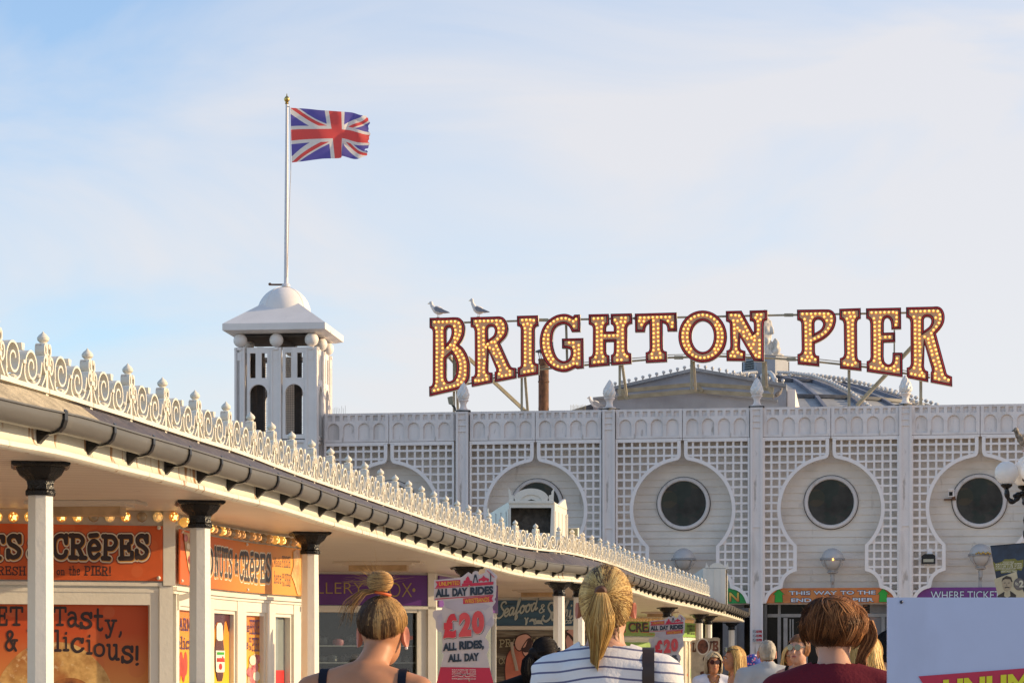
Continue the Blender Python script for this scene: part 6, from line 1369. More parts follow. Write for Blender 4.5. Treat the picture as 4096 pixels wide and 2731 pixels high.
# ============================================================ roof boxes, floodlight on the canopy
def vent_box(pl, label, zb, zt, crest):
    """pl: plan points (pixel x, depth) left back, left front, right front, right back"""
    q = [V(((x-2048)/F*Y, Y, 0)) for x, Y in pl]; t = thing('roof_ventilator', label, 'ventilator', (q[1]+q[2])/2+V((0, 0, zb)))
    fr = Curv([tuple(q[1][:2]), tuple(q[2][:2])], 2); L_ = fr.len
    b = MB(); bk = [q[0]+V((0, .6, 0)), q[3]+V((0, .6, 0))]; ring_ = [q[0], q[1], q[2], q[3], bk[1], bk[0]]
    n = len(ring_); zl = [zt-.12, zt, zt, zt-.04, zt-.04, zt-.12]
    b.add([p+V((0, 0, zb)) for p in ring_]+[p+V((0, 0, z)) for p, z in zip(ring_, zl)], [(i, (i+1) % n, n+(i+1) % n, n+i) for i in range(n) if i != 1]+[tuple(range(n, 2*n))])
    hole = [(.03, zb-.1), (L_-.08, zb-.1), (L_-.035, zt-.1), (.03, zt-.1)]
    b.prism(fr, [(0, zb-.2), (L_, zb-.2), (L_, zt), (0, zt)], [hole], -.06, .01)
    for side, (a, c) in enumerate(((q[0], q[1]), (q[2], q[3]))):
        s = Curv([tuple(a[:2]), tuple(c[:2])], 2)
        for k in range(4): u = s.len*(k+.5)/4; b.slab(s, u-.006, u+.006, zb, zt-.14, .0, .012)
        b.slab(s, 0, .05, zb, zt-.02, 0, .02); b.slab(s, s.len-.05, s.len, zb, zt-.12, 0, .02)
    b.build('casing', WHITE, t, smooth=0)
    b = MB(); b.prism(fr, [(0.02, zb-.1), (L_-.03, zb-.1), (L_-.03, zt-.05), (0.02, zt-.05)], (), -.3, -.28); b.build('mesh_screen', M('grimy mesh', (.085, .075, .065), .8, .5, 9, .5, 60), t, smooth=0)
    if crest:
        b = MB(); c = L_/2; r = L_*.40; h = .22
        arcp = [(c+r*cos(pi*k/16), zt-.01+h*sin(pi*k/16)**.8) for k in range(17)]; inn = [(c+r*.62*cos(pi*k/16), zt-.01+h*.55*sin(pi*k/16)) for k in range(17)]
        b.prism(fr, arcp+inn[::-1], (), -.04, .02); b.prism(fr, [(c+r*.62*cos(pi*k/16)+.0, zt-.01+h*.55*sin(pi*k/16)) for k in range(17)]+[(c-.05, zt+.02), (c, zt+.04), (c+.06, zt+.02)], (), -.02, .0)
        b.slab(fr, -.01, L_+.01, zt-.03, zt+.012, -.06, .035)
        for u, s in ((0, 1), (L_, -1)): b.prism(fr, [(u, zt), (u+s*.14*L_, zt), (u+s*.10*L_, zt+.10), (u+s*.05*L_, zt+.11), (u+s*.045*L_, zt+.16), (u-s*.01, zt+.22)], (), -.04, .02)
        s = Curv([tuple(q[2][:2]), tuple(q[3][:2])], 2); b.prism(s, [(s.len*.3, zt-.04), (s.len, zt-.04), (s.len*.85, zt+.12), (s.len*.6, zt+.05)], (), -.03, .01)
        b.build('crest', WHITE, t, smooth=30)
    return t
zt1 = EYE+(HY-2005)/F*40.2
vent_box([(1953, 41.6), (2036, 40.2), (2214, 40.2), (2267, 41.6)], 'white roof ventilator with arched crest and dark mesh front behind the cresting', 3.1, zt1, True)
zt2 = EYE+(HY-2268)/F*64
t2 = vent_box([(2762, 67.0), (2815, 64.2), (2900, 64.0), (2908, 66.5)], 'plain white roof box at the far end of the canopy', 3.1, zt2, False)
t2.children[0].data.polygons[0].use_smooth = False
b = MB(); q = [V(((x-2048)/F*64, 64, 0)) for x in (2812, 2902)]; fr = Curv([tuple(q[0][:2]), tuple(q[1][:2])], 2)
b.slab(fr, 0, fr.len, 3.0, zt2-.02, .0, .02)
for k in range(3): b.slab(fr, fr.len*(k+.6)/3.4, fr.len*(k+.6)/3.4+.015, 3.0, zt2-.03, .02, .03)
c = fr.len*.62; b.prism(fr, [(c+.2*cos(pi*k/12), zt2-.03+.15*sin(pi*k/12)) for k in range(13)], (), -.05, .02); b.prism(fr, [(c+.2, zt2-.03), (c+.3, zt2-.03), (c+.28, zt2+.15)], (), -.04, .02); b.prism(fr, [(c-.2, zt2-.03), (c-.3, zt2-.03), (c-.27, zt2+.12)], (), -.04, .02)
b.build('front_boards', WHITE, t2, smooth=0)
f0 = P(2292, 2128, 42.5); t = thing('floodlight', 'cream floodlight on a short white post beside the roof ventilator', 'floodlight', f0)
b = MB(); b.box(f0, (.19, .12, .15), -.2); b.build('housing', WHITE, t, smooth=0)
b = MB(); b.box(f0+V((0, -.065, 0)), (.15, .01, .11), -.2); b.build('lens', M('greenish lens', (.30, .28, .16), .15), t, smooth=0)
b = MB(); b.box(f0+V((.01, .02, -.2)), (.1, .08, .26), -.2); b.build('stem', WHITE, t, smooth=0)
# coffee board fixed between two columns
CB = Pl(62.3, .1); z_ = lambda p: CB.uz(2400+p[0]/2.953, 2200+p[1]/2.953)
t = thing('coffee_board', 'cream board LOVE of coffee with letters of coffee beans between two columns', 'board', CB.px(2822, 2700))
edge = [(1075, 1075), (1085, 1062), (1215, 1045), (1260, 1030), (1300, 1036), (1345, 1026), (1395, 1028), (1416, 1040), (1412, 1120), (1416, 1180), (1405, 1260), (1412, 1330), (1405, 1420), (1405, 1560), (1080, 1560)]
b = MB(); b.prism(CB, [z_(p) for p in edge], (), -.03, .0); SAND = M('sandy board print', (.52, .45, .33), .7, .2, 5, .3, 30); b.build('panel', SAND, t, smooth=0)
b = MB(); BEAN = M('coffee bean print', (.10, .035, .018), .45, .6, 9, .6, 26, col2=(.26, .09, .05))
def cl(s, box, wd): 
    a, c = z_((box[0], box[3])), z_((box[2], box[1])); putslab(b, CB, s, (a[0], a[1], c[0], c[1]), .006, wd)
cl('L', (1090, 1085, 1135, 1200), .26); cl('V', (1258, 1070, 1330, 1190), .26); cl('E', (1325, 1065, 1400, 1190), .28)
c = z_((1215, 1135)); b.prism(CB, [(c[0]+.135*cos(2*pi*k/30), c[1]+.175*sin(2*pi*k/30)) for k in range(30)], (), .012, .012, 0)
for x, y, r in ((1233, 1340, 8), (1240, 1390, 9), (1238, 1445, 20), (1210, 1450, 18), (1266, 1450, 16)):
    q = z_((x, y)); b.prism(CB, [(q[0]+r/2.953*62/F*1.6*cos(2*pi*k/12), q[1]+r/2.953*62/F*1.3*sin(2*pi*k/12)) for k in range(12)], (), .006, .006)
b.build('bean_letters', BEAN, t, smooth=0)
b = MB(); b.prism(CB, [(c[0]+.165*cos(2*pi*k/30), c[1]+.21*sin(2*pi*k/30)) for k in range(30)], (), .008, .008); b.prism(CB, [(c[0]+.15, c[1]-.12), (c[0]+.27, c[1]-.25), (c[0]+.33, c[1]-.2), (c[0]+.2, c[1]-.06)], (), .007, .007); b.build('cup_picture', M('cup white print', (.72, .68, .6), .4), t, smooth=0)
b = MB()
for pts in (smooth2([(1250, 1265), (1232, 1262), (1222, 1285), (1232, 1305), (1248, 1300), (1252, 1275), (1246, 1262), (1262, 1268)], 5), smooth2([(1290, 1225), (1278, 1222), (1270, 1250), (1262, 1310), (1252, 1338), (1238, 1340)], 5), [(1255, 1275), (1290, 1262)]):
    v_, f_ = union2d(ribbon2d([z_(p) for p in pts], .035)); b.sheet(CB, v_, f_, .006)
b.build('script_lettering', INK, t, smooth=0)

# ============================================================ free standing price boards
CRIM = M('crimson print', (.50, .018, .065), .42, .06, 2); BLUG = M('pale grey board', (.52, .50, .52), .5, .05, 1.5); PALEG = M('grey ghost print', (.44, .43, .50), .5); NAVT = M('navy blue print', (.012, .03, .055), .5); YELL = M('yellow print', (.72, .46, .04), .5); REDN = M('bright red print', (.58, .03, .05), .45); REDP = M('patched red print', (.62, .075, .085), .5); WHT = M('board white', (.72, .70, .68), .5)
def price_board(Y, x0, y0, sc, label):
    """crop pixel frame (978 x 1568 crop of the nearer board), mapped to photo pixels x0 + x/sc"""
    fr = Pl(Y, 0); z = lambda x, y: fr.uz(x0+x/sc, y0+y/sc); U = 1/sc/F*Y
    o = fr.at(*z(470, 1568)); t = thing('price_board', label, 'sign', V((o.x, o.y, 0)), 'price boards for the rides')
    out = [(55, 225), (395, 190), (420, 180), (500, 118), (550, 150), (560, 120), (590, 105), (625, 110), (640, 155), (715, 130), (718, 90), (745, 70), (775, 75), (875, 165), (880, 190), (862, 212), (866, 330), (858, 450), (838, 468), (858, 505), (815, 570), (840, 790), (770, 880), (720, 970), (765, 1030), (770, 1110), (740, 1190), (830, 1568), (960, 2000), (30, 2000), (85, 1568), (180, 1190), (150, 1165), (165, 1090), (160, 1000), (150, 905), (100, 890), (80, 850), (72, 750), (38, 700), (36, 640), (62, 618), (150, 610), (185, 540), (170, 485), (52, 490)]
    O = [z(*p) for p in out]
    b = MB(); b.prism(fr, O, (), -.02, .0); b.build('panel', [BLUG], t, smooth=0)
    b = MB()
    for pts in ([(190, 500), (420, 470), (440, 540), (700, 530), (790, 560), (720, 620), (690, 600), (560, 620), (350, 640), (260, 600), (200, 580)], [(90, 700), (150, 650), (165, 720), (150, 850), (110, 860)], [(720, 800), (800, 700), (780, 660), (815, 740), (800, 830)]): b.prism(fr, [z(*p) for p in pts], (), .003, .003)
    b.build('ghost_picture', PALEG, t, smooth=0)
    b = MB(); d1, d2, d3 = .005, .010, .015
    G_ = lambda pts, d, mi: b.prism(fr, [z(*p) for p in pts], (), d, d, mi)
    G_([(70, 240), (395, 220), (398, 295), (75, 320), (98, 280)], d1, 0); G_([(432, 462), (825, 428), (805, 468), (825, 505), (432, 535)], d1, 0)
    for a, c, e in ((66, 326, 0), (66, 468, 0)): G_([(a, c-2), (825, c-45-8), (825, c-35-8), (a, c+9)], d1, 0)
    G_([(136, 1356), (778, 1366), (830, 1568), (960, 2000), (30, 2000), (85, 1568)], d1, 0)
    G_([(415, 272), (828, 244), (828, 275), (415, 300)], d1, 0)
    # the little pier picture
    G_([(433, 270), (440, 232), (465, 225), (468, 200), (495, 170), (515, 200), (520, 225), (550, 235), (552, 262)], d1, 0)
    G_([(558, 262), (580, 150), (604, 150), (628, 255), (612, 257), (600, 190), (586, 190), (572, 260)], d2, 1)
    G_([(630, 215), (680, 190), (700, 160), (720, 188), (772, 208), (760, 250), (735, 225), (700, 245), (665, 228), (640, 250)], d1, 0)
    G_([(783, 135), (797, 135), (797, 250), (786, 250)], d2, 1); G_([(740, 100), (748, 96), (842, 186), (834, 192)], d2, 0)
    # words
    def wd(s, x0_, y0_, x1_, y1_, slope, mi, d, bold=.03, sp=1.0):
        a, c = z(x0_, y1_), z(x1_, y0_); put(b, fr, s, (a[0], a[1], c[0], c[1]), d, bold, 0, slope, mi, sp)
    wd('UNLIMITED', 120, 250, 385, 300, .055, 2, d2, .008); wd('WRISTBANDS', 452, 472, 772, 530, .085, 2, d2, .008)
    wd('ALL', 70, 342, 252, 450, .06, 1, d2, .06); wd('DAY', 290, 330, 490, 438, .06, 1, d2, .06); wd('RIDES', 522, 316, 825, 425, .06, 1, d2, .06)
    for dx, dy, m_, d in ((10, 12, 4, d1), (5, 6, 3, d2)):
        wd('£', 172+dx, 660+dy, 355+dx, 985+dy, 0, m_, d, .07); wd('2', 378+dx, 650+dy, 540+dx, 965+dy, .06, m_, d, .07); wd('0', 545+dx, 628+dy, 708+dx, 930+dy, .06, m_, d, .07)
    wd('£', 172, 660, 355, 985, 0, 5, d3, .07); wd('2', 378, 650, 540, 965, .06, 6, d3, .07); wd('0', 545, 628, 708, 930, .06, 6, d3, .07)
    wd('ALL', 168, 1045, 348, 1150, .06, 1, d2, .06); wd('RIDES,', 380, 1020, 705, 1152, .06, 1, d2, .06); wd('ALL', 232, 1190, 412, 1295, .06, 1, d2, .06); wd('DAY', 448, 1180, 640, 1285, .06, 1, d2, .06)
    a, c = z(285, 1452), z(602, 1385); putslab(b, fr, 'BRIGHTON', (a[0], a[1], z(500, 0)[0], c[1]), d2, .09, 3); putslab(b, fr, 'PIER', (z(515, 0)[0], a[1], c[0], c[1]), d2, .09, 3)
    wd('WWW.BRIGHTONPIER.CO.UK', 283, 1497, 600, 1520, 0, 3, d2, .01)
    for pts in (smooth2([(287, 1478), (350, 1470), (420, 1480), (430, 1455), (395, 1450)], 5), smooth2([(600, 1478), (540, 1470), (470, 1480), (460, 1455), (495, 1450)], 5), smooth2([(330, 1450), (390, 1445), (450, 1462)], 4), smooth2([(560, 1450), (500, 1445), (440, 1462)], 4)):
        v_, f_ = union2d(ribbon2d([z(*p) for p in pts], 7*U)); b.sheet(fr, v_, f_, d2, 3)
    b.build('print', [CRIM, NAVT, YELL, WHT, INK, REDN, REDP], t, smooth=0)
    b = MB(); u = z(480, 0)[0]; b.slab(fr, u-.03, u+.03, 0, z(0, 300)[1], -.08, -.02); b.slab(fr, u-.3, u+.3, 0, .05, -.4, .3)
    for y in (300, 1533): b.ball(fr.at(*z(512, y), .018), .010, 8, 5)
    b.build('stand', STEEL, t, smooth=0)
    return t
price_board(25.5, 1720, 2250, 3.26, 'nearer and larger price board £20 ALL DAY RIDES beside the purple stall')
price_board(47.3, 2589, 2443, 5.74, 'farther and smaller price board £20 ALL DAY RIDES behind the striped shirt')
# plain back of the board at the right edge
WB = Pl(7.2, 0); a, c = WB.uz(3551, 2388), WB.uz(4330, 2800)
t = thing('white_board', 'large pale board with crimson print at the right edge in front', 'board', WB.at((a[0]+c[0])/2, 0))
b = MB(); b.slab(WB, a[0], c[0], .35, a[1], -.018, 0); b.build('panel', mixin(M('pale satin board', (.45, .53, .74), .4, .04, 2), (.36, .42, .58), 5, .60, .15, (1, 1, .5), .5, 7), t, smooth=0)
b = MB(); w_ = lambda x, y: WB.uz(3300+x/1.5214, 1700+y/1.5214)
b.prism(WB, [w_(567, 1526), w_(1400, 1463), w_(1400, 1750), w_(720, 1800), w_(640, 1640)], (), .003, .003, 0)
q0, q1 = w_(717, 1720), w_(1400, 1548); put(b, WB, 'UNLIMITED', (q0[0], q0[1]+.005, q0[0]+1.05*(q1[0]-q0[0])*1.25, q1[1]), .006, .05, 0, .085, 1)
b.build('print', [CRIM, M('acid yellow print', (.68, .66, .02), .5)], t, smooth=0)
for x in (3605, 4250): b = MB(); b.ball(WB.px(x, 2406, .002), (.005, .004, .005), 10, 6); b.build('screw', M('screw', (.06, .06, .08), .3, metal=.8), t)
for x in (3600, 4250): u = WB.uz(x, 2400)[0]; b = MB(); b.slab(WB, u-.02, u+.02, 0, a[1]-.05, -.06, -.018); b.build('leg', STEEL, t, smooth=0)

# ============================================================ lamp post with globes, and its banner
YL_ = 42.0; lx = (4112-2048)/F*YL_; lp = thing('lamp_post', 'black cast iron lamp post with white globes at the right edge', 'lamp post', (lx, YL_, 0))
k_ = YL_/F; zz = lambda sy: EYE+(HY-sy)*k_; xx = lambda sx: (sx-2048)*k_
b = MB(); b.lathe([(.16, 0), (.16, .3), (.10, .4), (.075, 1.2), (.06, 2.5), (.06, zz(2160)), (.085, zz(2145)), (.085, zz(2125)), (.055, zz(2110)), (.07, zz(2095)), (.085, zz(2080)), (.07, zz(2065)), (.05, zz(2050)), (.05, zz(1960)), (.04, zz(1930))], (lx, YL_, 0), 16)
b.build('post', BLACK, lp)
hub = V((lx, YL_, zz(1985)))
for i, (dx, dy) in enumerate(((-.36, 0), (.36, 0), (0, .36), (0, -.36))):
    e = V((lx+dx, YL_+dy, zz(1955))); d_ = V((dx, dy, 0))
    b = MB(); b.tube([tuple(p) for p in smooth2([tuple(hub+d_*.1), tuple(hub+d_*.3+V((0, 0, .05))), tuple(hub+d_*.5+V((0, 0, -.03))), tuple(hub+d_*.72+V((0, 0, -.09))), tuple(hub+d_*.95+V((0, 0, -.01))), tuple(e+V((0, 0, .02)))], 6)], [.04-.008*math.sin(j*.9) for j in range(31)], 10); b.ball(hub+d_*.45+V((0, 0, .02)), .06, 10, 8); b.ball(hub+d_*.62+V((0, 0, .01)), .035, 8, 6)
    b.lathe([(.03, 0), (.06, .02), (.095, .05), (.10, .075), (.085, .085)], e, 18); arm = b.build('arm', BLACK, lp)
    b = MB(); b.ball(e+V((0, 0, .27)), .198, 32, 22); b.build('globe', OPAL, arm)
b = MB(); e = hub; b.tube([hub, hub+V((0, 0, .26))], [.05, .035], 12); b.lathe([(.03, 0), (.06, .02), (.095, .05), (.10, .075), (.085, .085)], hub+V((0, 0, .22)), 18); arm = b.build('top_stem', BLACK, lp)
b = MB(); b.ball(hub+V((0, 0, .22+.27)), .198, 32, 22); b.build('globe', OPAL, arm)
BN = Pl(41.7, 0); bz = lambda x, y: BN.uz(3880+x/2.3426, 1750+y/2.3426)
t = thing('heritage_banner', 'dark blue tilted heritage banner No. 2 hanging from the lamp post', 'banner', BN.at(*bz(190, 1012)))
co_ = [bz(190, 1012), bz(700, 970), bz(780, 1780), bz(330, 1780)]
b = MB(); b.prism(BN, co_, (), -.01, 0); NB = M('midnight blue banner', (.010, .016, .032), .4, .4, 2, col2=(.02, .05, .10)); b.build('cloth', NB, t, smooth=0)
b = MB(); G_ = lambda pts, d, mi: b.prism(BN, [bz(*p) for p in pts], (), d, d, mi)
G_([(212, 1155), (240, 1178), (300, 1160), (325, 1135), (365, 1138), (420, 1130), (445, 1150), (500, 1140), (500, 1200), (480, 1245), (445, 1235), (440, 1255), (290, 1270), (285, 1240), (235, 1250), (222, 1205)], .004, 0)
G_([(222, 1325), (436, 1252), (450, 1330), (520, 1480), (560, 1780), (270, 1780), (262, 1480)], .004, 1)
for c_, rx, ry, d, mi in (((460, 1370), 52, 58, .010, 3), ((460, 1370), 48, 54, .014, 4)): b.prism(BN, [bz(c_[0]+rx*cos(2*pi*k/28), c_[1]+ry*sin(2*pi*k/28)) for k in range(28)], (), d, d, mi)
G_([(295, 1340), (310, 1310), (345, 1298), (380, 1310), (395, 1345), (390, 1390), (375, 1420), (345, 1440), (320, 1430), (305, 1400)], .008, 5)
G_([(296, 1352), (303, 1315), (340, 1292), (385, 1305), (398, 1350), (385, 1350), (376, 1325), (330, 1322), (308, 1332)], .011, 6)
for x in (325, 362): G_([(x-9, 1357), (x+9, 1355), (x+9, 1361), (x-9, 1363)], .012, 6)
G_([(343, 1360), (348, 1385), (338, 1388)], .012, 7); G_([(322, 1400), (345, 1393), (372, 1398), (366, 1408), (345, 1403), (326, 1410)], .012, 6)
G_([(255, 1480), (320, 1440), (345, 1480), (372, 1430), (430, 1470), (450, 1780), (270, 1780)], .006, 6); G_([(325, 1435), (345, 1475), (372, 1425), (378, 1480), (345, 1500), (318, 1480)], .009, 1)
def bt(s, x0_, y0_, x1_, y1_, mi, d, rot=.03, bold=.02):
    a_, c__ = bz(x0_, y1_), bz(x1_, y0_); put(b, BN, s, (a_[0], a_[1], c__[0], c__[1]), d, bold, 0, rot, mi)
a_, c__ = bz(238, 1232), bz(488, 1180); putslab(b, BN, 'BRIGHTON', (a_[0], a_[1], bz(405, 0)[0], c__[1]), .008, .13, 2, rot=.05); putslab(b, BN, 'PIER', (bz(415, 0)[0], a_[1]+.015, c__[0], c__[1]+.01), .008, .13, 2, rot=.05)
bt('THE WORLD FAMOUS', 305, 1158, 412, 1172, 2, .008); bt('1899 PRESENT DAY', 295, 1222, 430, 1236, 2, .008); bt('HERITAGE TRAIL', 290, 1242, 440, 1262, 2, .008)
bt('No.', 420, 1350, 455, 1382, 2, .018, 0); a_, c__ = bz(458, 1400), bz(500, 1335); put(b, BN, '2', (a_[0], a_[1], c__[0], c__[1]), .018, .05, 0, 0, 2)
b.build('print', [M('olive cartouche', (.20, .19, .035), .5, .2, 6), M('sepia paper', (.52, .46, .30), .6, .1, 4), M('pale cream print', (.62, .60, .45), .5), M('slate ring', (.04, .045, .06), .5), M('slate disc', (.14, .125, .115), .5, .2, 5), M('sepia face', (.40, .33, .22), .6, .15, 6), M('sepia dark', (.05, .04, .03), .6, .3, 6), M('sepia mid', (.24, .19, .12), .6)], t, smooth=0)
b = MB(); b.tube([BN.at(*bz(195, 1015), -.01), BN.at(*bz(700, 974), -.01)], .012, 6); b.build('banner_arm', BLACK, t)

# ============================================================ living things: one skin grown over rounded limbs
def capsule(mb, a, b_, ra, rb, n=14):
    a, b_ = V(a), V(b_); L_ = (b_-a).length; t = (b_-a).normalized() if L_ > 1e-6 else V((0, 0, 1))
    pts, rr = [], []
    for k in range(6): x = pi/2*k/6; pts.append(a-t*ra*cos(x)); rr.append(max(.0004, ra*sin(x)))
    for k in range(5): f = k/4; pts.append(a+(b_-a)*f); rr.append(ra+(rb-ra)*f)
    for k in range(1, 7): x = pi/2*k/6; pts.append(b_+t*rb*sin(x)); rr.append(max(.0004, rb*cos(x)))
    mb.tube(pts, rr, n)
def skin(name, shapes, mat, parent, voxel, smooth=4, cut=None, mats=None, pick=None, disp=None):
    """shapes: ('c',a,b,ra,rb) limbs or ('e',centre,(rx,ry,rz)[,rot]) bodies, melted into one surface"""
    mb = MB()
    for s in shapes:
        if s[0] == 'c': capsule(mb, *s[1:])
        else: mb.ball(s[1], s[2], 24, 16, rot=s[3] if len(s) > 3 else None)
    o = mb.build('tmp', mat, None, local=True, smooth=0)
    m = o.modifiers.new('r', 'REMESH'); m.mode = 'VOXEL'; m.voxel_size = voxel; m.use_smooth_shade = True
    if smooth: q = o.modifiers.new('s', 'SMOOTH'); q.factor = .5; q.iterations = smooth
    dg = bpy.context.evaluated_depsgraph_get(); me = bpy.data.meshes.new_from_object(o.evaluated_get(dg)); bpy.data.objects.remove(o)
    import bmesh
    bm = bmesh.new(); bm.from_mesh(me)
    if disp:
        for v in bm.verts: v.co = disp(v.co.copy(), v.normal)
    if cut:
        bmesh.ops.delete(bm, geom=[f for f in bm.faces if cut(f.calc_center_median())], context='FACES')
    for f in bm.faces:
        f.smooth = True; f.material_index = pick(f.calc_center_median()) if pick else 0
    bm.to_mesh(me); bm.free(); me.materials.clear()
    for q in (mats or [mat]): me.materials.append(q)
    ob = bpy.data.objects.new(name, me); COL.objects.link(ob); ob.parent = parent; me.name = name
    return ob
def hairmat(name, c1, c2, rough=.5):
    m = M(name, c1, rough, .1, 14, stretch=(1, 1, .12), col2=c2, spec=.18, lo=.38, hi=.62); return m
def skinmat(name, c): 
    m = M(name, c, .5, .08, 6, spec=.35); p = m.node_tree.nodes['Principled BSDF']; p.inputs['Subsurface Weight'].default_value = .12; p.inputs['Subsurface Radius'].default_value = (.02, .008, .004); return m
SKIN = skinmat('fair skin', (.56, .30, .20)); SKIN_T = skinmat('tanned skin', (.45, .205, .105)); SKIN_D = skinmat('brown skin', (.13, .06, .035)); EAR = skinmat('ear', (.58, .24, .17))
GLS = M('dark sunglass lens', (.012, .010, .010), .06, spec=.8); LIP = M('lips', (.36, .10, .08), .4); BROW = M('eyebrow', (.10, .055, .03), .7); EYEW = M('eye white', (.6, .58, .55), .3); IRIS = M('iris', (.03, .025, .02), .2)
def figure(H, hunch=0.0, hx=0.0, w=1.0, arms='down', armL=None, armR=None, fat=1.0, tilt=0.0):
    """joint table; local frame, facing +Y"""
    s = H/1.68; J = {}
    J['head'] = V((hx, .015+hunch, H-.118*s)); J['neck'] = V((hx*.6, .0+hunch*.55, H-.205*s)); J['neck0'] = V((0, -.025, H-.268*s)); J['chest'] = V((0, -.01, H-.44*s)); J['waist'] = V((0, 0, H-.64*s)); J['hip'] = V((0, -.01, H-.82*s))
    for k, sg in (('L', -1), ('R', 1)):
        J['sh'+k] = V((sg*.160*w*s, -.02, H-.326*s)); J['el'+k] = V((sg*.225*w*s, -.05, H-.60*s)); J['wr'+k] = V((sg*.235*w*s, .05, H-.84*s)); J['ha'+k] = V((sg*.235*w*s, .09, H-.93*s))
        J['th'+k] = V((sg*.088*s, 0, H*.50)); J['kn'+k] = V((sg*.09*s, .02, H*.275)); J['an'+k] = V((sg*.09*s, -.03, H*.05)); J['to'+k] = V((sg*.10*s, .13, .025))
    if armL: J['elL'], J['wrL'], J['haL'] = map(V, armL)
    if armR: J['elR'], J['wrR'], J['haR'] = map(V, armR)
    return J, s
def torso_shapes(J, s, g=0.0, fat=1.0, sl='short', legs=False):
    S = [('e', J['chest'], (.150*s*fat+g, .098*s*fat+g, .17*s+g)), ('e', J['chest']+V((0, -.02, .115*s)), (.145*s*fat+g, .085*s+g, .088*s+g)), ('e', J['waist'], (.128*s*fat+g, .088*s*fat+g, .16*s)), ('e', J['hip'], (.165*s*fat+g, .11*s*fat+g, .13*s))]
    for k in 'LR':
        sh, nk = J['sh'+k], J['neck0']
        S += [('c', nk+V((0, .0, -.002)), sh+V((0, 0, .004)), .055*s+g, .050*s*fat+g), ('c', J['chest']+V((0, 0, .08)), sh, .07*s, .055*s*fat+g)]
        el = J['el'+k]; end = sh.lerp(el, .75) if sl == 'short' else el
        if sl != 'none': S.append(('c', sh, end, .053*s*fat+g, .044*s*fat+g))
        if sl == 'long': S.append(('c', el, J['wr'+k], .044*s+g, .032*s+g))
    return S
def body_shapes(J, s, fat=1.0, face=True, fem=True):
    h = J['head']; S = torso_shapes(J, s, 0, fat, 'none')
    S += [('e', h+V((0, -.012, .018)), (.074*s, .094*s, .098*s)), ('e', h+V((0, .018, -.045)), (.060*s, .072*s, .072*s)), ('c', J['neck0']+V((0, 0, -.02)), J['neck'], .064*s*fat, .053*s*fat), ('c', J['neck'], h+V((0, -.02, -.03)), .052*s*fat, .055*s)]
    S += [('c', h+V((0, .062*s, -.082*s)), h+V((0, .058*s, -.09*s)), .024*s, .02*s)]             # chin
    if face: S += [('c', h+V((0, .088*s, .006)), h+V((0, .104*s, -.022*s)), .009*s, .014*s), ('c', h+V((-.02*s, .084*s, .028*s)), h+V((.02*s, .084*s, .028*s)), .014*s, .014*s), ('e', h+V((.034*s, .070*s, -.02*s)), (.022*s, .018*s, .022*s)), ('e', h+V((-.034*s, .070*s, -.02*s)), (.022*s, .018*s, .022*s)), ('e', h+V((0, .082*s, -.052*s)), (.022*s, .014*s, .014*s))]
    for k, sg in (('L', -1), ('R', 1)):
        S += [('c', J['sh'+k], J['el'+k], .046*s*fat, .037*s*fat), ('c', J['el'+k], J['wr'+k], .037*s*fat, .026*s), ('e', J['wr'+k].lerp(J['ha'+k], .45), (.020*s, .036*s, .05*s))]
        d_ = (J['ha'+k]-J['wr'+k]).normalized(); sd2 = V((0, 0, 1)).cross(d_); sd2 = sd2.normalized() if sd2.length > .1 else V((0, 1, 0))
        if abs(d_.z) > .7: sd2 = V((0, 1, 0))
        for f, ln in ((-.027, .068), (-.009, .08), (.009, .076), (.027, .06)):
            a = J['ha'+k]+sd2*f; S += [('c', a-d_*.02, a+d_*ln*.5, .0095, .009), ('c', a+d_*ln*.5, a+d_*ln*.95+V((-sg*.012, 0, 0)), .009, .0075)]
        a = J['wr'+k].lerp(J['ha'+k], .4); S += [('c', a+sd2*.03, a+sd2*.052+d_*.035, .012, .010), ('c', a+sd2*.052+d_*.035, a+sd2*.05+d_*.065, .010, .008)]
        S += [('c', J['th'+k], J['kn'+k], .082*s*fat, .055*s*fat), ('c', J['kn'+k], J['an'+k], .052*s*fat, .036*s), ('c', J['an'+k]+V((0, -.02, -.03)), J['to'+k], .036*s, .028*s)]
    return S
def ear(parent, J, s, sg, mat=EAR, big=.74):
    h = J['head']; c = h+V((sg*.0735*s, -.008, -.014)); b = MB(); tilt = Matrix.Rotation(sg*-.35, 3, 'Z') @ Matrix.Rotation(.15, 3, 'X')
    vs = []; n = 18
    for j, (r, x) in enumerate(((.2, .002), (.6, .003), (.82, .010), (1.0, .013), (.96, .004), (.7, -.004))):
        for k in range(n):
            a = 2*pi*k/n; q = V((sg*x, r*.018*s*big*cos(a)*(1-.25*sin(a)*(-1)), r*.032*s*big*sin(a))); vs.append(c+(tilt @ q))
    b.add(vs, [(j*n+k, j*n+(k+1) % n, (j+1)*n+(k+1) % n, (j+1)*n+k) for j in range(5) for k in range(n)]+[tuple(range(n))]); b.build('ear', mat, parent, local=True, smooth=60)
def strands(name, parent, mats, gen, n, r=.0016, seed=1):
    rn_ = random.Random(seed); b = MB()
    for i in range(n):
        q = gen(rn_, i); pts, rr = q[0], q[1]
        b.tube(pts, [r*x for x in rr], 3, mi=q[2] if len(q) > 2 else rn_.randrange(len(mats)), caps=False)
    return b.build(name, mats, parent, local=True, smooth=180, fix=False)
def ell(c, r, d): return V((c.x+r[0]*d.x, c.y+r[1]*d.y, c.z+r[2]*d.z))
def slerp(a, b, t):
    a, b = a.normalized(), b.normalized(); w_ = math.acos(max(-1, min(1, a.dot(b))))
    return a if w_ < 1e-4 else (a*sin((1-t)*w_)+b*sin(t*w_))/sin(w_)
def person(label, X, Y, rz, group=None):
    return thing('person', label, 'person', (X, Y, 0), group, rz)
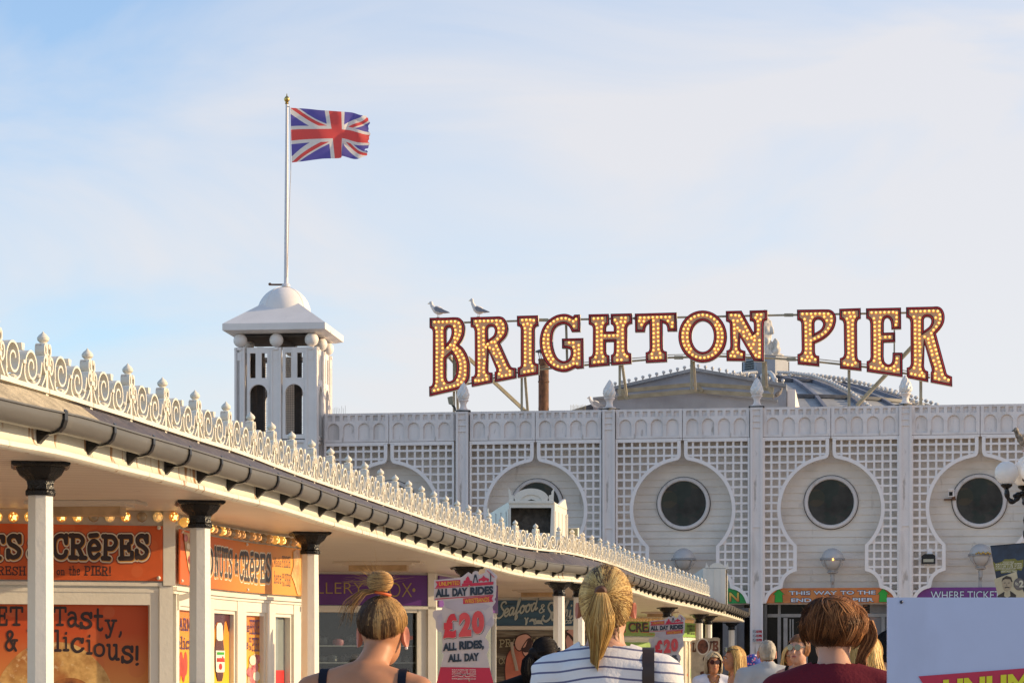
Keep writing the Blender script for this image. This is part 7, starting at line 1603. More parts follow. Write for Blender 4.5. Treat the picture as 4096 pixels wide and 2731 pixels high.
def glasses(parent, J, s, mat=GLS, dz=.022, up=0, dy=0):
    h = J['head']; b = MB()
    for sg in (-1, 1): b.lathe([(.0, .0), (.024, .0), (.026, -.004), (.024, -.007)], h+V((sg*.032*s, .098*s+dy, dz+up)), 16, axis=(sg*.18, 1, 0))
    b.bar(h+V((-.012, .1*s+dy, dz+.004+up)), h+V((.012, .1*s+dy, dz+.004+up)), .006)
    for sg in (-1, 1): b.bar(h+V((sg*.056*s, .092*s+dy, dz+.006+up)), h+V((sg*.079*s, -.01+dy, dz+up)), .006)
    b.build('sunglasses', mat, parent, local=True, smooth=40)
def lips(parent, J, s):
    h = J['head']; b = MB(); b.ball(h+V((0, .096*s, -.051*s)), (.021*s, .006, .0065*s), 12, 6); b.build('lips', LIP, parent, local=True)
def eyes(parent, J, s):
    h = J['head']; b = MB()
    for sg in (-1, 1): b.ball(h+V((sg*.031*s, .083*s, .014*s)), (.013, .008, .007), 10, 6); b.ball(h+V((sg*.031*s, .090*s, .014*s)), (.006, .003, .006), 8, 5, mi=1)
    b.build('eye', [EYEW, IRIS], parent, local=True); b = MB()
    for sg in (-1, 1): b.tube([h+V((sg*(.016+.028*k/4)*s, (.098-.012*(k/4)**2)*s, (.032+.006*sin(pi*k/4))*s)) for k in range(5)], .0035, 5)
    b.build('eyebrow', BROW, parent, local=True)

from mathutils.bvhtree import BVHTree
def strap_on(ob, x, wd, ys, zt, name, mat, parent, off=.004, z0=None):
    """a band laid over a shoulder: straight in x, following the surface of ob from the back over the top to the front"""
    bv = BVHTree.FromPolygons([v.co for v in ob.data.vertices], [tuple(p.vertices) for p in ob.data.polygons]); path = []
    c = V((x, -.02, zt-.14)); n = 34
    for k in range(n+1):
        a = radians(205-230*k/n); d_ = V((0, cos(a), sin(a))); h = bv.ray_cast(c+d_*.6, -d_)
        if h[0] is not None: path.append(h[0]+d_*off)
    if z0 is not None and path: path = [V((x, path[0].y, z0))]+path
    vs = []
    for i, p in enumerate(path):
        o = V((0, 0, 0)); t = (path[min(i+1, len(path)-1)]-path[max(i-1, 0)]).normalized(); nn = V((0, -t.z, t.y))
        if nn.dot(p-c) < 0: nn = -nn
        for sx_ in (-1, 1): vs.append(p+V((sx_*wd/2, 0, 0)))
        for sx_ in (1, -1): vs.append(p+V((sx_*wd/2, 0, 0))+nn*.004)
    b = MB(); b.add(vs, [(4*i+k, 4*i+4+k, 4*i+4+(k+1) % 4, 4*i+(k+1) % 4) for i in range(len(path)-1) for k in range(4)]); return b.build(name, mat, parent, local=True, smooth=60)
# ---- striped shirt, blond pony tail
def cloth(name, c, **k): return M(name, c, .85, .06, 5, .15, 90, spec=.2, **k)
BLOND = [hairmat('blond hair', (.44, .255, .075), (.66, .42, .15)), hairmat('light blond hair', (.64, .42, .14), (.82, .60, .27)), hairmat('dark blond hair', (.20, .105, .04), (.36, .20, .075))]
JEAN = cloth('blue denim', (.04, .07, .16))
def stripes(name, c, cs, per, fr_):
    m = cloth(name, c); t = m.node_tree; p = t.nodes['Principled BSDF']; k = t.links.new; src = p.inputs['Base Color'].links[0].from_socket
    co = nd(t, 'ShaderNodeTexCoord'); sp = nd(t, 'ShaderNodeSeparateXYZ'); no = nd(t, 'ShaderNodeTexNoise'); no.inputs['Scale'].default_value = 6
    def mt(op, a, b_):
        n = nd(t, 'ShaderNodeMath', operation=op)
        for i, q in enumerate((a, b_)):
            if isinstance(q, (int, float)): n.inputs[i].default_value = q
            elif q is not None: k(q, n.inputs[i])
        return n.outputs[0]
    k(co.outputs['Object'], sp.inputs[0]); k(co.outputs['Object'], no.inputs['Vector'])
    z = mt('ADD', sp.outputs[2], mt('MULTIPLY', no.outputs['Fac'], .014)); z = mt('ADD', z, mt('MULTIPLY', mt('ABSOLUTE', sp.outputs[0], None), .10))
    l = mt('LESS_THAN', mt('FRACT', mt('MULTIPLY', z, 1/per), None), fr_); mm = nd(t, 'ShaderNodeMixRGB'); mm.inputs[2].default_value = (*cs, 1); k(l, mm.inputs[0]); k(src, mm.inputs[1]); k(mm.outputs[0], p.inputs['Base Color']); return m
def creases(amp, sc, seed=0):
    def f(co, n): return co+n*amp*mnoise.noise(V((co.x*sc+seed, co.y*sc, co.z*sc*.8)))
    return f
p1 = person('person with blond pony tail in a striped top seen from behind', .2815, 7.5, -.06)
H1 = 1.735; J, s = figure(H1, w=.95)
skin('body', body_shapes(J, s), SKIN, p1, .009, 5)
STR = stripes('striped jersey', (.72, .70, .70), (.13, .13, .22), .0305, .19)
top_ = torso_shapes(J, s, .012, 1.06, 'short')
zn = J['neck0'].z
shirt1 = skin('striped_top', top_, STR, p1, .010, 5, cut=lambda c: (c.z > zn+.034+1.1*max(0, abs(c.x)-.07) and abs(c.x) < .15) or c.z < H1-.86, disp=lambda c, n: creases(.016, 8)(c, n)+n*.007*mnoise.noise(V((c.x*10, c.y*10, c.z*34))))
skin('trousers', [('e', J['hip'], (.178, .125, .15))]+[('c', J['th'+k], J['kn'+k], .095, .07) for k in 'LR']+[('c', J['kn'+k], J['an'+k], .07, .055) for k in 'LR'], JEAN, p1, .012, 4)
for sg in (-1, 1): ear(p1, J, s, sg)
hc = J['head']+V((0, -.012, .018)); hr = (.0795, .102, .104); tie = V((.0, -.112, .035))+hc-V((0, 0, .018))
skin('hair', [('e', hc, (.077, .098, .101)), ('e', hc+V((0, -.02, -.045)), (.058, .055, .05))], BLOND[2], p1, .008, 4, cut=lambda c: c.y > hc.y+.055 and c.z < hc.z+.05 or c.z < hc.z-.105)
td = (tie-hc); td = V((td.x/hr[0], td.y/hr[1], td.z/hr[2])).normalized()
def g1(rn_, i):
    a = rn_.uniform(-pi, pi); e = rn_.uniform(-.95, 1.4); d0 = V((cos(a)*cos(e), sin(a)*cos(e), sin(e)))
    if rn_.random() < .45: d0 = V((rn_.uniform(-1, 1), rn_.uniform(-.1, .7), rn_.uniform(-.5, 1.0))).normalized()
    pts = []
    for k in range(11):
        d = slerp(d0, td, k/10*.97); q = (1.0+.018*rn_.random()+.012*sin(k*.9+i))*(.88+.12*min(1, k/3)**.7)
        pts.append(ell(hc, tuple(x*q for x in hr), d))
    lk = mnoise.noise(V((d0.x*5, d0.y*5, d0.z*5))); top_ = d0.z > .55 and abs(d0.x+.1) < .45
    lk += rn_.gauss(0, .09); mi = 3 if (top_ and lk > .0) else (2 if lk > .22 or (d0.z < -.5 and lk > -.1) else (0 if lk > -.1 else 1))
    return pts, [1]*11, mi
BLOND.append(hairmat('dark roots', (.075, .042, .022), (.17, .10, .05)))
strands('swept_hair', p1, BLOND, g1, 4200, .0012, 3)
tr_ = V((tie.x-.012, tie.y-.025, tie.z))
def g1t(rn_, i):
    a, q = rn_.uniform(0, 2*pi), sqrt(rn_.random()); ox, oy = q*cos(a), q*sin(a); ln = rn_.uniform(.150, .222)*(1.05-.25*abs(ox-.1)); pts = []; lock = sin(ox*7+1.3)*.006
    for k in range(15):
        f = k/14; wd = .011+.030*min(1, f*2.0)*(1-.75*max(0, f-.6)/.4)
        pts.append(tr_+V((ox*wd*1.05-.016*f*f+lock*f-.02*f*(1-f)*0, oy*wd*.75-.018*sin(pi*min(1, f*1.4)), .012*sin(pi*min(1, f*3))*(1-f)-ln*f**1.05)))
    return pts, [1.0 if f < 12 else .7 for f in range(15)]
strands('pony_tail', p1, BLOND[:2]+[BLOND[1], BLOND[0], BLOND[2]], g1t, 3200, .0011, 4)
def g1f(rn_, i):
    a = rn_.uniform(0, pi); d0 = V((cos(a), rn_.uniform(-.5, .3), .3+.9*sin(a))).normalized(); b0_ = ell(hc, hr, d0); q = V((rn_.uniform(-1, 1), rn_.uniform(-1, 1), rn_.uniform(-.3, 1)))*.022
    return [b0_, b0_+q*.5+V((.003, 0, 0)), b0_+q+V((.01, 0, -.004))], [.5, .4, .2]
strands('stray_hair', p1, BLOND[:2], g1f, 220, .0006, 9)
def g1n(rn_, i):
    x = rn_.choice((-1, 1))*rn_.uniform(.012, .040); b0_ = V((hc.x+x, hc.y-.07+.03*rn_.random(), hc.z-.075+rn_.uniform(-.03, .02))); 
    return [b0_, b0_+V((x*.05, -.004, -.012)), b0_+V((x*.12, -.002, -.026))], [1, .8, .3]
strands('nape_hair', p1, BLOND[2:], g1n, 60, .0013, 10)
b = MB(); b.lathe([(.013, -.006), (.019, 0), (.013, .006)], tr_+V((0, .012, .004)), 16, axis=(0, -1, -.3)); b.build('hair_tie', M('brown hair tie', (.12, .05, .03), .6), p1, local=True)
strap_on(shirt1, .128, .036, None, H1-.28, 'bag_strap', M('dark brown leather', (.040, .024, .018), .55, .2, 8), p1, .004)
# ---- bun
p2 = person('person with blond top bun and bare shoulders in a dark strappy top', -.495, 8.45, -.12)
H2 = 1.675; J, s = figure(H2, hunch=.055, w=1.14, fat=1.0)
J['head'] += V((.040, .035, -.010)); J['neck'] += V((.028, .0, -.012)); 
body2 = skin('body', body_shapes(J, s), SKIN_T, p2, .009, 5)
for sg in (-1, 1): ear(p2, J, s, sg, big=1.12)
hc2 = J['head']+V((0, -.012, .018)); hr2 = (.090, .106, .108)
HB2 = [hairmat('mouse hair', (.13, .072, .034), (.26, .15, .07)), hairmat('fair hair', (.40, .22, .08), (.62, .38, .15)), hairmat('brown hair', (.055, .03, .016), (.13, .07, .035))]
skin('hair', [('e', hc2, (.079, .096, .100)), ('e', hc2+V((0, -.02, -.01)), (.07, .08, .05))], HB2[2], p2, .008, 4, cut=lambda c: c.y > hc2.y+.06 and c.z < hc2.z+.05 or c.z < hc2.z-.042+.45*abs(c.x-hc2.x))
tie2 = hc2+V((.004, -.035, .112)); t2d = V((0, -.36, 1.0)).normalized()
def g2(rn_, i):
    a = rn_.uniform(-pi*.98, -.02*pi) if rn_.random() < .85 else rn_.uniform(0, pi); e = rn_.uniform(-.52, -.30)+.40*abs(cos(a))**2-.12*rn_.random()**3 if rn_.random() < .6 else rn_.uniform(-.15, .6); d0 = V((cos(a)*cos(e), sin(a)*cos(e), sin(e))); pts = []
    for k in range(11):
        d = slerp(d0, t2d, k/10*.98); q = (1.0+.02*rn_.random()+.015*sin(k*.8+i))*(.83+.17*min(1, k/3.5)**.7); pts.append(ell(hc2, tuple(x*q for x in hr2), d))
    lk = mnoise.noise(V((d0.x*6+3, d0.y*6, d0.z*2)))+.5*d0.x+rn_.gauss(0, .16)
    return pts, [.3, .7]+[1]*9, (1 if lk > .2 else (0 if lk > -.12 else 2))
def hm(x): return HB2
b_ = strands('swept_hair', p2, HB2, g2, 4000, .0012, 5)
bunc = tie2+V((-.004, -.005, .043))
skin('bun', [('e', bunc, (.039, .037, .033))], HB2[1], p2, .006, 3)
def g2b(rn_, i):
    a0 = rn_.uniform(0, 2*pi); el_ = rn_.uniform(-1.1, 1.3); tw = rn_.uniform(.4, 1.4); pts = []; tl = rn_.uniform(-.5, .5)
    for k in range(14):
        a = a0+tw*2.4*k/13; e = el_+tl*k/13; q = 1.06+.05*rn_.random()*0+.04*sin(i*1.7); pts.append(bunc+V((.041*q*cos(a)*cos(e), .039*q*sin(a)*cos(e), .035*q*sin(e))))
    return pts, [1]*14
strands('bun_strands', p2, [HB2[1], HB2[1], HB2[0]], g2b, 1500, .0011, 6)
def g2f(rn_, i):
    a = rn_.uniform(1.4, 3.4) if rn_.random() < .65 else rn_.uniform(.1, 3.0); L_ = rn_.uniform(.05, .13); b0_ = tie2+V((.02*cos(a), -.02, .02+.02*rn_.random())); d_ = V((cos(a), rn_.uniform(-.4, .2), sin(a)*.9+.1)); g_ = V((0, 0, -.02*rn_.random()))
    return [b0_, b0_+d_*L_*.35+V((0, 0, .006)), b0_+d_*L_*.7, b0_+d_*L_+g_], [1, .8, .6, .3]
strands('stray_hair', p2, [HB2[1]], g2f, 60, .0006, 7)
def g2l(rn_, i):        # the lock that falls loose on the left
    o = V((rn_.uniform(-.010, .010), rn_.uniform(-.01, .01), rn_.uniform(-.006, .006))); e = V((-.112+rn_.uniform(-.03, .03), -.05, -.085+rn_.uniform(-.03, .03))); a = V((-.018, -.02, .012))
    return [tie2+a+o, tie2+a.lerp(e, .3)+o+V((-.012, -.02, .022)), tie2+a.lerp(e, .65)+o*1.3+V((-.016, -.02, .018)), tie2+e+o], [1, 1, .9, .4]
strands('loose_lock', p2, [HB2[1], HB2[0]], g2l, 70, .0006, 8)
b = MB(); b.tube([tie2+V((.030*cos(a), .028*sin(a), .004-.006*cos(a))) for a in [2*pi*k/24 for k in range(24)]], .005, 6, closed=True); b.build('hair_tie', M('orange hair tie', (.70, .13, .03), .5), p2, local=True)
b = MB(); b.ball(J['head']+V((.084, -.010, -.052)), .0055, 10, 6); b.build('earring', M('pearl', (.75, .72, .68), .2), p2, local=True)
NV = cloth('dark navy cloth', (.012, .014, .024)); zs = H2
skin('top', torso_shapes(J, s, .007, 1.0, 'none'), NV, p2, .010, 4, cut=lambda c: c.z > zs-.44-.05*(abs(c.x) < .06))
for sg in (-1, 1): strap_on(body2, sg*.135, .028, None, zs-.28, 'strap', NV, p2, .003)
b = MB(); b.tube([tuple(x) for x in smooth2([(-.062, .03, H2-.252), (-.066, -.04, H2-.262), (-.03, -.079, H2-.272), (.02, -.079, H2-.274), (.062, -.045, H2-.262), (.06, .03, H2-.25)], 5)], .0014, 5); b.build('necklace', GOLD, p2, local=True)
skin('trousers', [('e', J['hip'], (.178, .125, .15))]+[('c', J['th'+k], J['kn'+k], .095, .07) for k in 'LR']+[('c', J['kn'+k], J['an'+k], .07, .055) for k in 'LR'], JEAN, p2, .012, 4)
b = MB(); b.bar(J['head']+V((.062, .10, -.022)), J['head']+V((.09, .055, -.015)), .012); b.build('sunglasses', M('tortoise frame', (.12, .03, .015), .3), p2, local=True)
# ---- maroon
p3 = person('person with short wavy brown hair in a maroon top seen from behind', 1.058, 8.2, -.08)
H3 = 1.665; J, s = figure(H3, hunch=.04, w=1.1, fat=1.05); J['head'] += V((0, .01, -.002))
skin('body', body_shapes(J, s, 1.02), SKIN, p3, .009, 5)
for sg in (-1, 1): ear(p3, J, s, sg)
MAR = cloth('maroon cloth', (.125, .010, .020)); zn3 = J['neck0'].z
skin('maroon_top', torso_shapes(J, s, .014, 1.1, 'short'), MAR, p3, .010, 5, cut=lambda c: (c.z > zn3+.042+1.1*max(0, abs(c.x)-.07) and abs(c.x) < .15) or c.z < H3-.86, disp=creases(.008, 9, 4))
skin('trousers', [('e', J['hip'], (.19, .135, .15))]+[('c', J['th'+k], J['kn'+k], .1, .07) for k in 'LR']+[('c', J['kn'+k], J['an'+k], .07, .055) for k in 'LR'], JEAN, p3, .012, 4)
hc3 = J['head']+V((0, -.012, .018)); hr3 = (.095, .106, .086)
HB3 = [hairmat('chestnut hair', (.16, .060, .020), (.30, .125, .045)), hairmat('chestnut hair highlight', (.30, .125, .045), (.50, .235, .095)), hairmat('dark chestnut hair', (.055, .020, .008), (.13, .050, .018))]
skin('hair', [('e', hc3+V((0, 0, .002)), (.094, .103, .090)), ('e', hc3+V((0, -.02, -.025)), (.090, .085, .055))], HB3[2], p3, .008, 4, cut=lambda c: c.y > hc3.y+.05 and c.z < hc3.z+.04 or c.z < hc3.z-.066)
def g3(rn_, i):
    L_ = random.Random(1000+i//30); cr_ = V((L_.uniform(-.30, .30)+.1, L_.uniform(-.35, .35), 1)).normalized(); a = L_.uniform(-pi*1.15, pi*.15); e = L_.uniform(-1.1, -.45); d1 = V((cos(a)*cos(e), sin(a)*cos(e), sin(e)))
    ph = L_.uniform(0, 6.28); amp = L_.uniform(.006, .020); rad = L_.uniform(.01, .05); q0 = 1.0+.13*L_.random(); f1 = L_.uniform(.72, 1.0); tip = L_.uniform(-.30, .06); fr_q = L_.uniform(5.5, 9)
    jx, jz, jq = rn_.gauss(0, .055), rn_.gauss(0, .055), rn_.gauss(0, .018); f1 *= rn_.uniform(.9, 1.0); n = 16; pts = []
    t_ = V((-sin(a), cos(a), 0))
    for k in range(n):
        f = k/(n-1)*f1; w_ = 1-.55*max(0, f-.5)
        d = slerp((cr_+V((jx, jz, 0))*.6).normalized(), (d1+t_*jx*w_+V((0, 0, jz*w_))).normalized(), f)
        q = q0+jq*w_+.09*f+rad*sin(ph+f*fr_q)+tip*max(0, f-.6)/.4
        pts.append(ell(hc3, tuple(x*q for x in hr3), d)+t_*amp*sin(ph*1.7+f*fr_q))
    lk = L_.uniform(-1, 1)+.9*cr_.x+.5*cos(a)-.5*(e < -.85)+rn_.gauss(0, .3)  # random lock tones, plus sun highlights painted on the right and shade low down
    return pts, [1]*(n-3)+[.8, .6, .3], (1 if lk > .45 else (0 if lk > -.45 else 2))
strands('wavy_hair', p3, HB3, g3, 5200, .0013, 11)
def g3s(rn_, i):        # side lock on the right falling past the ear
    o = V((rn_.uniform(-.016, .016), rn_.uniform(-.025, .03), 0)); a = hc3+V((.098, -.02, .02))+o; ph = rn_.uniform(0, 1.2)
    pts = [a+V((.016*sin(ph+f*5)+.014*sin(pi*f), -.01*f, -.155*f*rn_.uniform(.93, 1.0))) for f in [k/9 for k in range(10)]]
    return pts, [1]*7+[.8, .6, .3]
strands('side_lock', p3, [HB3[1], HB3[0], HB3[2]], g3s, 750, .0011, 12)
def g3f(rn_, i):
    a = rn_.uniform(-.2, pi+.2); d0 = V((cos(a), rn_.uniform(-.6, .2), sin(a))).normalized(); b0_ = ell(hc3, tuple(x*1.15 for x in hr3), d0); q = V((rn_.uniform(-1, 1), rn_.uniform(-1, 1), rn_.uniform(-.6, 1)))*.03
    return [b0_, b0_+q*.5+V((.005, 0, 0)), b0_+q+V((.012, 0, -.006))], [.6, .5, .2]
strands('stray_hair', p3, [HB3[1]], g3f, 260, .0006, 13)
b = MB(); b.tube([J['head']+V((.083, -.012, -.05)), J['head']+V((.085, -.012, -.075))], .003, 6); b.build('earring', M('silver', (.7, .7, .7), .2, metal=1), p3, local=True)

# ---- people farther along the deck
def lower(p, J, mat, wd=1.0):
    skin('trousers', [('e', J['hip'], (.178*wd, .125*wd, .15))]+[('c', J['th'+k], J['kn'+k], .095*wd, .07) for k in 'LR']+[('c', J['kn'+k], J['an'+k], .07, .055) for k in 'LR'], mat, p, .016, 3)
def hairfall(p, c, r, mats, n, dirs, ln, seed, rr=.003, wave=.01, spread=1.0, front=True):
    """straight hair: from the parting over the skull, then hanging"""
    def g(rn_, i):
        a = rn_.uniform(*dirs); pr = V((rn_.uniform(-.15, .15), rn_.uniform(-.2, .5), 1)).normalized(); d1 = V((cos(a), sin(a), -.05)).normalized(); pts = []; q0 = 1.0+.07*rn_.random()
        for k in range(8): pts.append(ell(c, tuple(x*q0 for x in r), slerp(pr, d1, k/7)))
        e = pts[-1]; l = ln*rn_.uniform(.85, 1.05); ph = rn_.uniform(0, 6)
        for k in range(1, 8): f = k/7; pts.append(e+V((cos(a)*.02*f*spread+wave*sin(ph+f*4)*f, sin(a)*.02*f*spread, -l*f)))
        return pts, [1]*12+[.8, .6, .4]
    strands('hair', p, mats, g, n, rr, seed)
VX = .010
# dark haired woman in black reaching out
p4 = person('person in black with dark tied back hair and sunglasses, arm stretched out', .25, 19.0, -1.05)
H4 = 1.665; J, s = figure(H4, w=1.1)
# world left is local (-cos, ...) : arm towards the price board
import mathutils
Rz = Matrix.Rotation(1.05, 3, 'Z'); wl_ = lambda v: Rz @ V(v)
J['elL'] = J['shL']+wl_((-.20, -.10, -.06)); J['wrL'] = J['elL']+wl_((-.20, -.06, -.02)); J['haL'] = J['wrL']+wl_((-.085, -.02, .0))
skin('body', body_shapes(J, s), SKIN_D, p4, VX, 4)
BLK = cloth('black cloth', (.008, .008, .009)); skin('black_top', torso_shapes(J, s, .014, 1.08, 'long'), BLK, p4, .012, 4, cut=lambda c: (c.z > J['neck0'].z+.05 and abs(c.x) < .1 and abs(c.y+.02) < .1)); lower(p4, J, BLK)
hc4 = J['head']+V((0, -.015, .02)); HB4 = [hairmat('black hair', (.008, .006, .006), (.022, .017, .015))]
skin('hair', [('e', hc4, (.088, .106, .105)), ('e', hc4+V((0, -.03, -.04)), (.076, .08, .06)), ('e', hc4+V((0, -.105, -.02)), (.04, .04, .045))], HB4[0], p4, .009, 3, cut=lambda c: c.y > hc4.y+.05 and c.z < hc4.z+.045 or (c.z < hc4.z-.09))
def g4(rn_, i):
    o = V((rn_.uniform(-.04, .04), rn_.uniform(-.03, .03), 0)); a = hc4+V((0, -.12, -.02)); ph = rn_.uniform(0, 6)
    return [a+o*.5, a+o+V((0, -.03, -.05)), a+o*1.3+V((.008*sin(ph), -.03, -.13)), a+o*1.2+V((.012*sin(ph), -.015, -.21)), a+o+V((0, -.01, -.27*rn_.uniform(.8, 1.1)))], [1, 1, 1, .8, .4]
strands('pony_tail', p4, HB4, g4, 350, .003, 21)
def g4h(rn_, i):
    a = rn_.uniform(0, 2*pi); e = rn_.uniform(-.5, 1.3); d0 = V((cos(a)*cos(e), sin(a)*cos(e), sin(e))); d1 = V((0, -1, -.15)).normalized()
    return [ell(hc4, (.09, .108, .107), slerp(d0, d1, k/8)) for k in range(9)], [1]*9
strands('swept_hair', p4, HB4, g4h, 300, .0032, 22); glasses(p4, J, s); lips(p4, J, s)
for sg in (-1, 1): ear(p4, J, s, sg, SKIN_D)
b = MB(); b.lathe([(.014, -.002), (.017, 0), (.014, .002)], J['head']+V((.082, -.01, -.06)), 16, axis=(1, 0, 0)); b.build('earring', GOLD, p4, local=True)
# older woman with pale bob
p5 = person('person with pale blond bob and sunglasses in a white blouse facing us', 2.23, 27.7, pi+.12)
H5 = 1.60; J, s = figure(H5, w=1.05, fat=1.05); skin('body', body_shapes(J, s, 1.0), SKIN_T, p5, VX, 3)
BLO = cloth('white blouse', (.66, .66, .72)); mixin(BLO, (.22, .24, .46), 16, .60, .06, (1, 1, 1), .7, 3); n0 = J['neck0'].z
skin('blouse', torso_shapes(J, s, .016, 1.1, 'short'), BLO, p5, .013, 3, cut=lambda c: (c.z > n0+.03+1.1*max(0, abs(c.x)-.07) and abs(c.x) < .15) or (c.y > .03 and c.z > n0-.14 and abs(c.x) < .06*(c.z-n0+.14)/.14+.012)); lower(p5, J, cloth('pale trousers', (.5, .48, .45)))
PB = [hairmat('pale blond hair', (.58, .47, .30), (.76, .66, .48)), hairmat('ash blond hair', (.42, .32, .19), (.6, .48, .3))]
hc5 = J['head']+V((0, -.012, .022)); skin('hair_cap', [('e', hc5, (.09, .106, .108))], PB[1], p5, .009, 3, cut=lambda c: c.y > hc5.y+.025 and c.z < hc5.z+.055 or c.z < hc5.z-.06)
hairfall(p5, hc5, (.097, .108, .112), PB, 700, (-pi-.55, .55), .115, 31, .003, .006, -.4)
def g5(rn_, i):
    d0 = V((-.15+rn_.uniform(-.1, .1), .3, 1)).normalized(); d1 = V((rn_.choice((-1, .95))*rn_.uniform(.7, 1), .72, rn_.uniform(.25, .5))).normalized()
    return [ell(hc5, (.098, .108, .113), slerp(d0, d1, k/7)) for k in range(8)], [1]*6+[.8, .5]
strands('fringe', p5, PB[:1], g5, 220, .003, 32); glasses(p5, J, s, M('brown lens', (.05, .012, .012), .08)); lips(p5, J, s)
b = MB(); b.tube([tuple(x) for x in smooth2([(-.06, .03, n0+.02), (-.03, .065, n0-.04), (0, .075, n0-.06), (.03, .065, n0-.04), (.06, .03, n0+.02)], 4)], .003, 5); b.ball((0, .08, n0-.068), .008, 8, 5); b.build('necklace', GOLD, p5, local=True)
# girl in profile
p6 = person('person with long blond hair and sunglasses on her head, in profile facing left', 2.14, 24.0, pi/2+.16)
H6 = 1.635; J, s = figure(H6, w=.95); skin('body', body_shapes(J, s), SKIN_T, p6, .008, 3); eyes(p6, J, s); lips(p6, J, s)
skin('strap_top', torso_shapes(J, s, .01, 1, 'none'), cloth('peach cloth', (.55, .35, .25)), p6, .013, 3, cut=lambda c: c.z > J['neck0'].z-.12); lower(p6, J, JEAN)
hc6 = J['head']+V((0, -.014, .02)); skin('hair_cap', [('e', hc6, (.086, .103, .104)), ('e', hc6+V((0, -.03, -.06)), (.08, .075, .09))], BLOND[2], p6, .009, 3, cut=lambda c: c.y > hc6.y+.03 and c.z < hc6.z+.058)
hairfall(p6, hc6, (.091, .106, .108), [BLOND[0], BLOND[1], BLOND[2], BLOND[0]], 900, (-pi-.25, .25), .30, 41, .003, .014, 1.0)
glasses(p6, J, s, GLS, .022, .075, -.02)
# man with grey hair
p7 = person('person with cropped grey hair in a pale grey jacket walking away', 2.35, 23.0, .10)
H7 = 1.695; J, s = figure(H7, w=1.3, fat=1.08); skin('body', body_shapes(J, s, 1.08), skinmat('ruddy skin', (.46, .21, .14)), p7, VX, 3)
JK = cloth('pale grey jacket', (.40, .41, .42)); n7 = J['neck0'].z; skin('jacket', torso_shapes(J, s, .024, 1.15, 'long')+[('c', J['neck0']+V((0, -.02, .03)), J['neck0']+V((0, -.01, .055)), .074, .066)], JK, p7, .012, 4, cut=lambda c: c.z > n7+.075 or (c.y > .03 and c.z > n7), disp=creases(.012, 8, 2)); lower(p7, J, cloth('grey trousers', (.12, .12, .13)))
hc7 = J['head']+V((0, -.014, .02)); GH = hairmat('grey hair', (.30, .26, .20), (.48, .43, .35)); skin('hair', [('e', hc7, (.081, .10, .103)), ('e', hc7+V((0, -.03, -.05)), (.066, .07, .05))], GH, p7, .008, 3, cut=lambda c: (c.y > hc7.y+.05 and c.z < hc7.z+.07) or c.z < hc7.z-.085, disp=creases(.006, 60))
for sg in (-1, 1): ear(p7, J, s, sg, big=1.15)
# woman in yellow with round sunglasses
p8 = person('person in round sunglasses and a yellow strappy top looking left', 2.30, 20.0, pi-.5)
H8 = 1.70; J, s = figure(H8, w=1.0); skin('body', body_shapes(J, s), SKIN, p8, .008, 3); glasses(p8, J, s, M('mirror lens', (.10, .10, .10), .05, spec=1.0)); lips(p8, J, s)
n8 = J['neck0'].z; skin('yellow_top', torso_shapes(J, s, .009, 1, 'none'), cloth('yellow cloth', (.62, .52, .03)), p8, .012, 3, cut=lambda c: c.z > n8-.12-.5*max(0, .08-abs(c.x))); lower(p8, J, JEAN)
b = MB()
for sg in (-1, 1): b.tube([tuple(x) for x in smooth2([(sg*.05, .088, n8-.17), (sg*.085, .072, n8-.06), (sg*.10, .02, n8+.012), (sg*.10, -.05, n8-.0), (sg*.08, -.095, n8-.12)], 5)], .012, 6)
b.build('strap', BLK, p8, local=True)
hc8 = J['head']+V((0, -.014, .02)); HB8 = [hairmat('ginger hair', (.14, .055, .02), (.30, .13, .05))]; skin('hair', [('e', hc8+V((0, -.004, .004)), (.088, .105, .106)), ('e', hc8+V((0, -.09, .0)), (.04, .04, .045))], HB8[0], p8, .009, 2, cut=lambda c: c.y > hc8.y+.05 and c.z < hc8.z+.045 or c.z < hc8.z-.07, disp=creases(.006, 50))
# heads behind
def bystander(label, X, Y, rz, H, skm, topm, hair, ln, gl=True, n=350, topn='top', wd=1.0):
    p = person(label, X, Y, rz); J, s = figure(H, w=wd); skin('body', body_shapes(J, s), skm, p, VX, 3); skin(topn, torso_shapes(J, s, .013, 1.06, 'short'), topm, p, .014, 3, cut=lambda c: (c.z > J['neck0'].z+.035+1.1*max(0, abs(c.x)-.07) and abs(c.x) < .15)); lower(p, J, JEAN)
    hc = J['head']+V((0, -.014, .02)); skin('hair_cap', [('e', hc, (.086, .103, .104))], hair[0], p, .010, 3, cut=lambda c: c.y > hc.y+.03 and c.z < hc.z+.058 or c.z < hc.z-.07)
    if ln: hairfall(p, hc, (.092, .106, .108), hair, n, (-pi-.3, .3), ln, int(X*100), .0032, .012)
    if gl: glasses(p, J, s)
    lips(p, J, s); return p, J, s, hc
bystander('person with fair hair and sunglasses just behind the yellow strappy top', 2.80, 25.0, pi+.2, 1.655, SKIN_T, cloth('grey cloth', (.3, .3, .32)), [BLOND[0], BLOND[1]], .16)
pq, J, s, hc = bystander('person in a flowered cap behind the pale grey jacket', 2.70, 28.0, pi/2, 1.575, SKIN_T, cloth('pink cloth', (.5, .2, .22)), [HB3[0]], 0, False)
CAP = M('flowered cap cloth', (.03, .06, .30), .8, .2, 10); spots(CAP, (.70, .16, .28), 26, .30, 1.0); mixin(CAP, (.75, .70, .66), 22, .60, .03, (1, 1, 1), 1, 3); mixin(CAP, (.10, .35, .12), 20, .61, .03, (1, 1, 1), 1, 8)
skin('cap', [('e', hc+V((0, 0, .012)), (.098, .112, .108)), ('e', hc+V((0, .09, .02)), (.07, .07, .014))], CAP, pq, .009, 3, cut=lambda c: c.z < hc.z-.03)
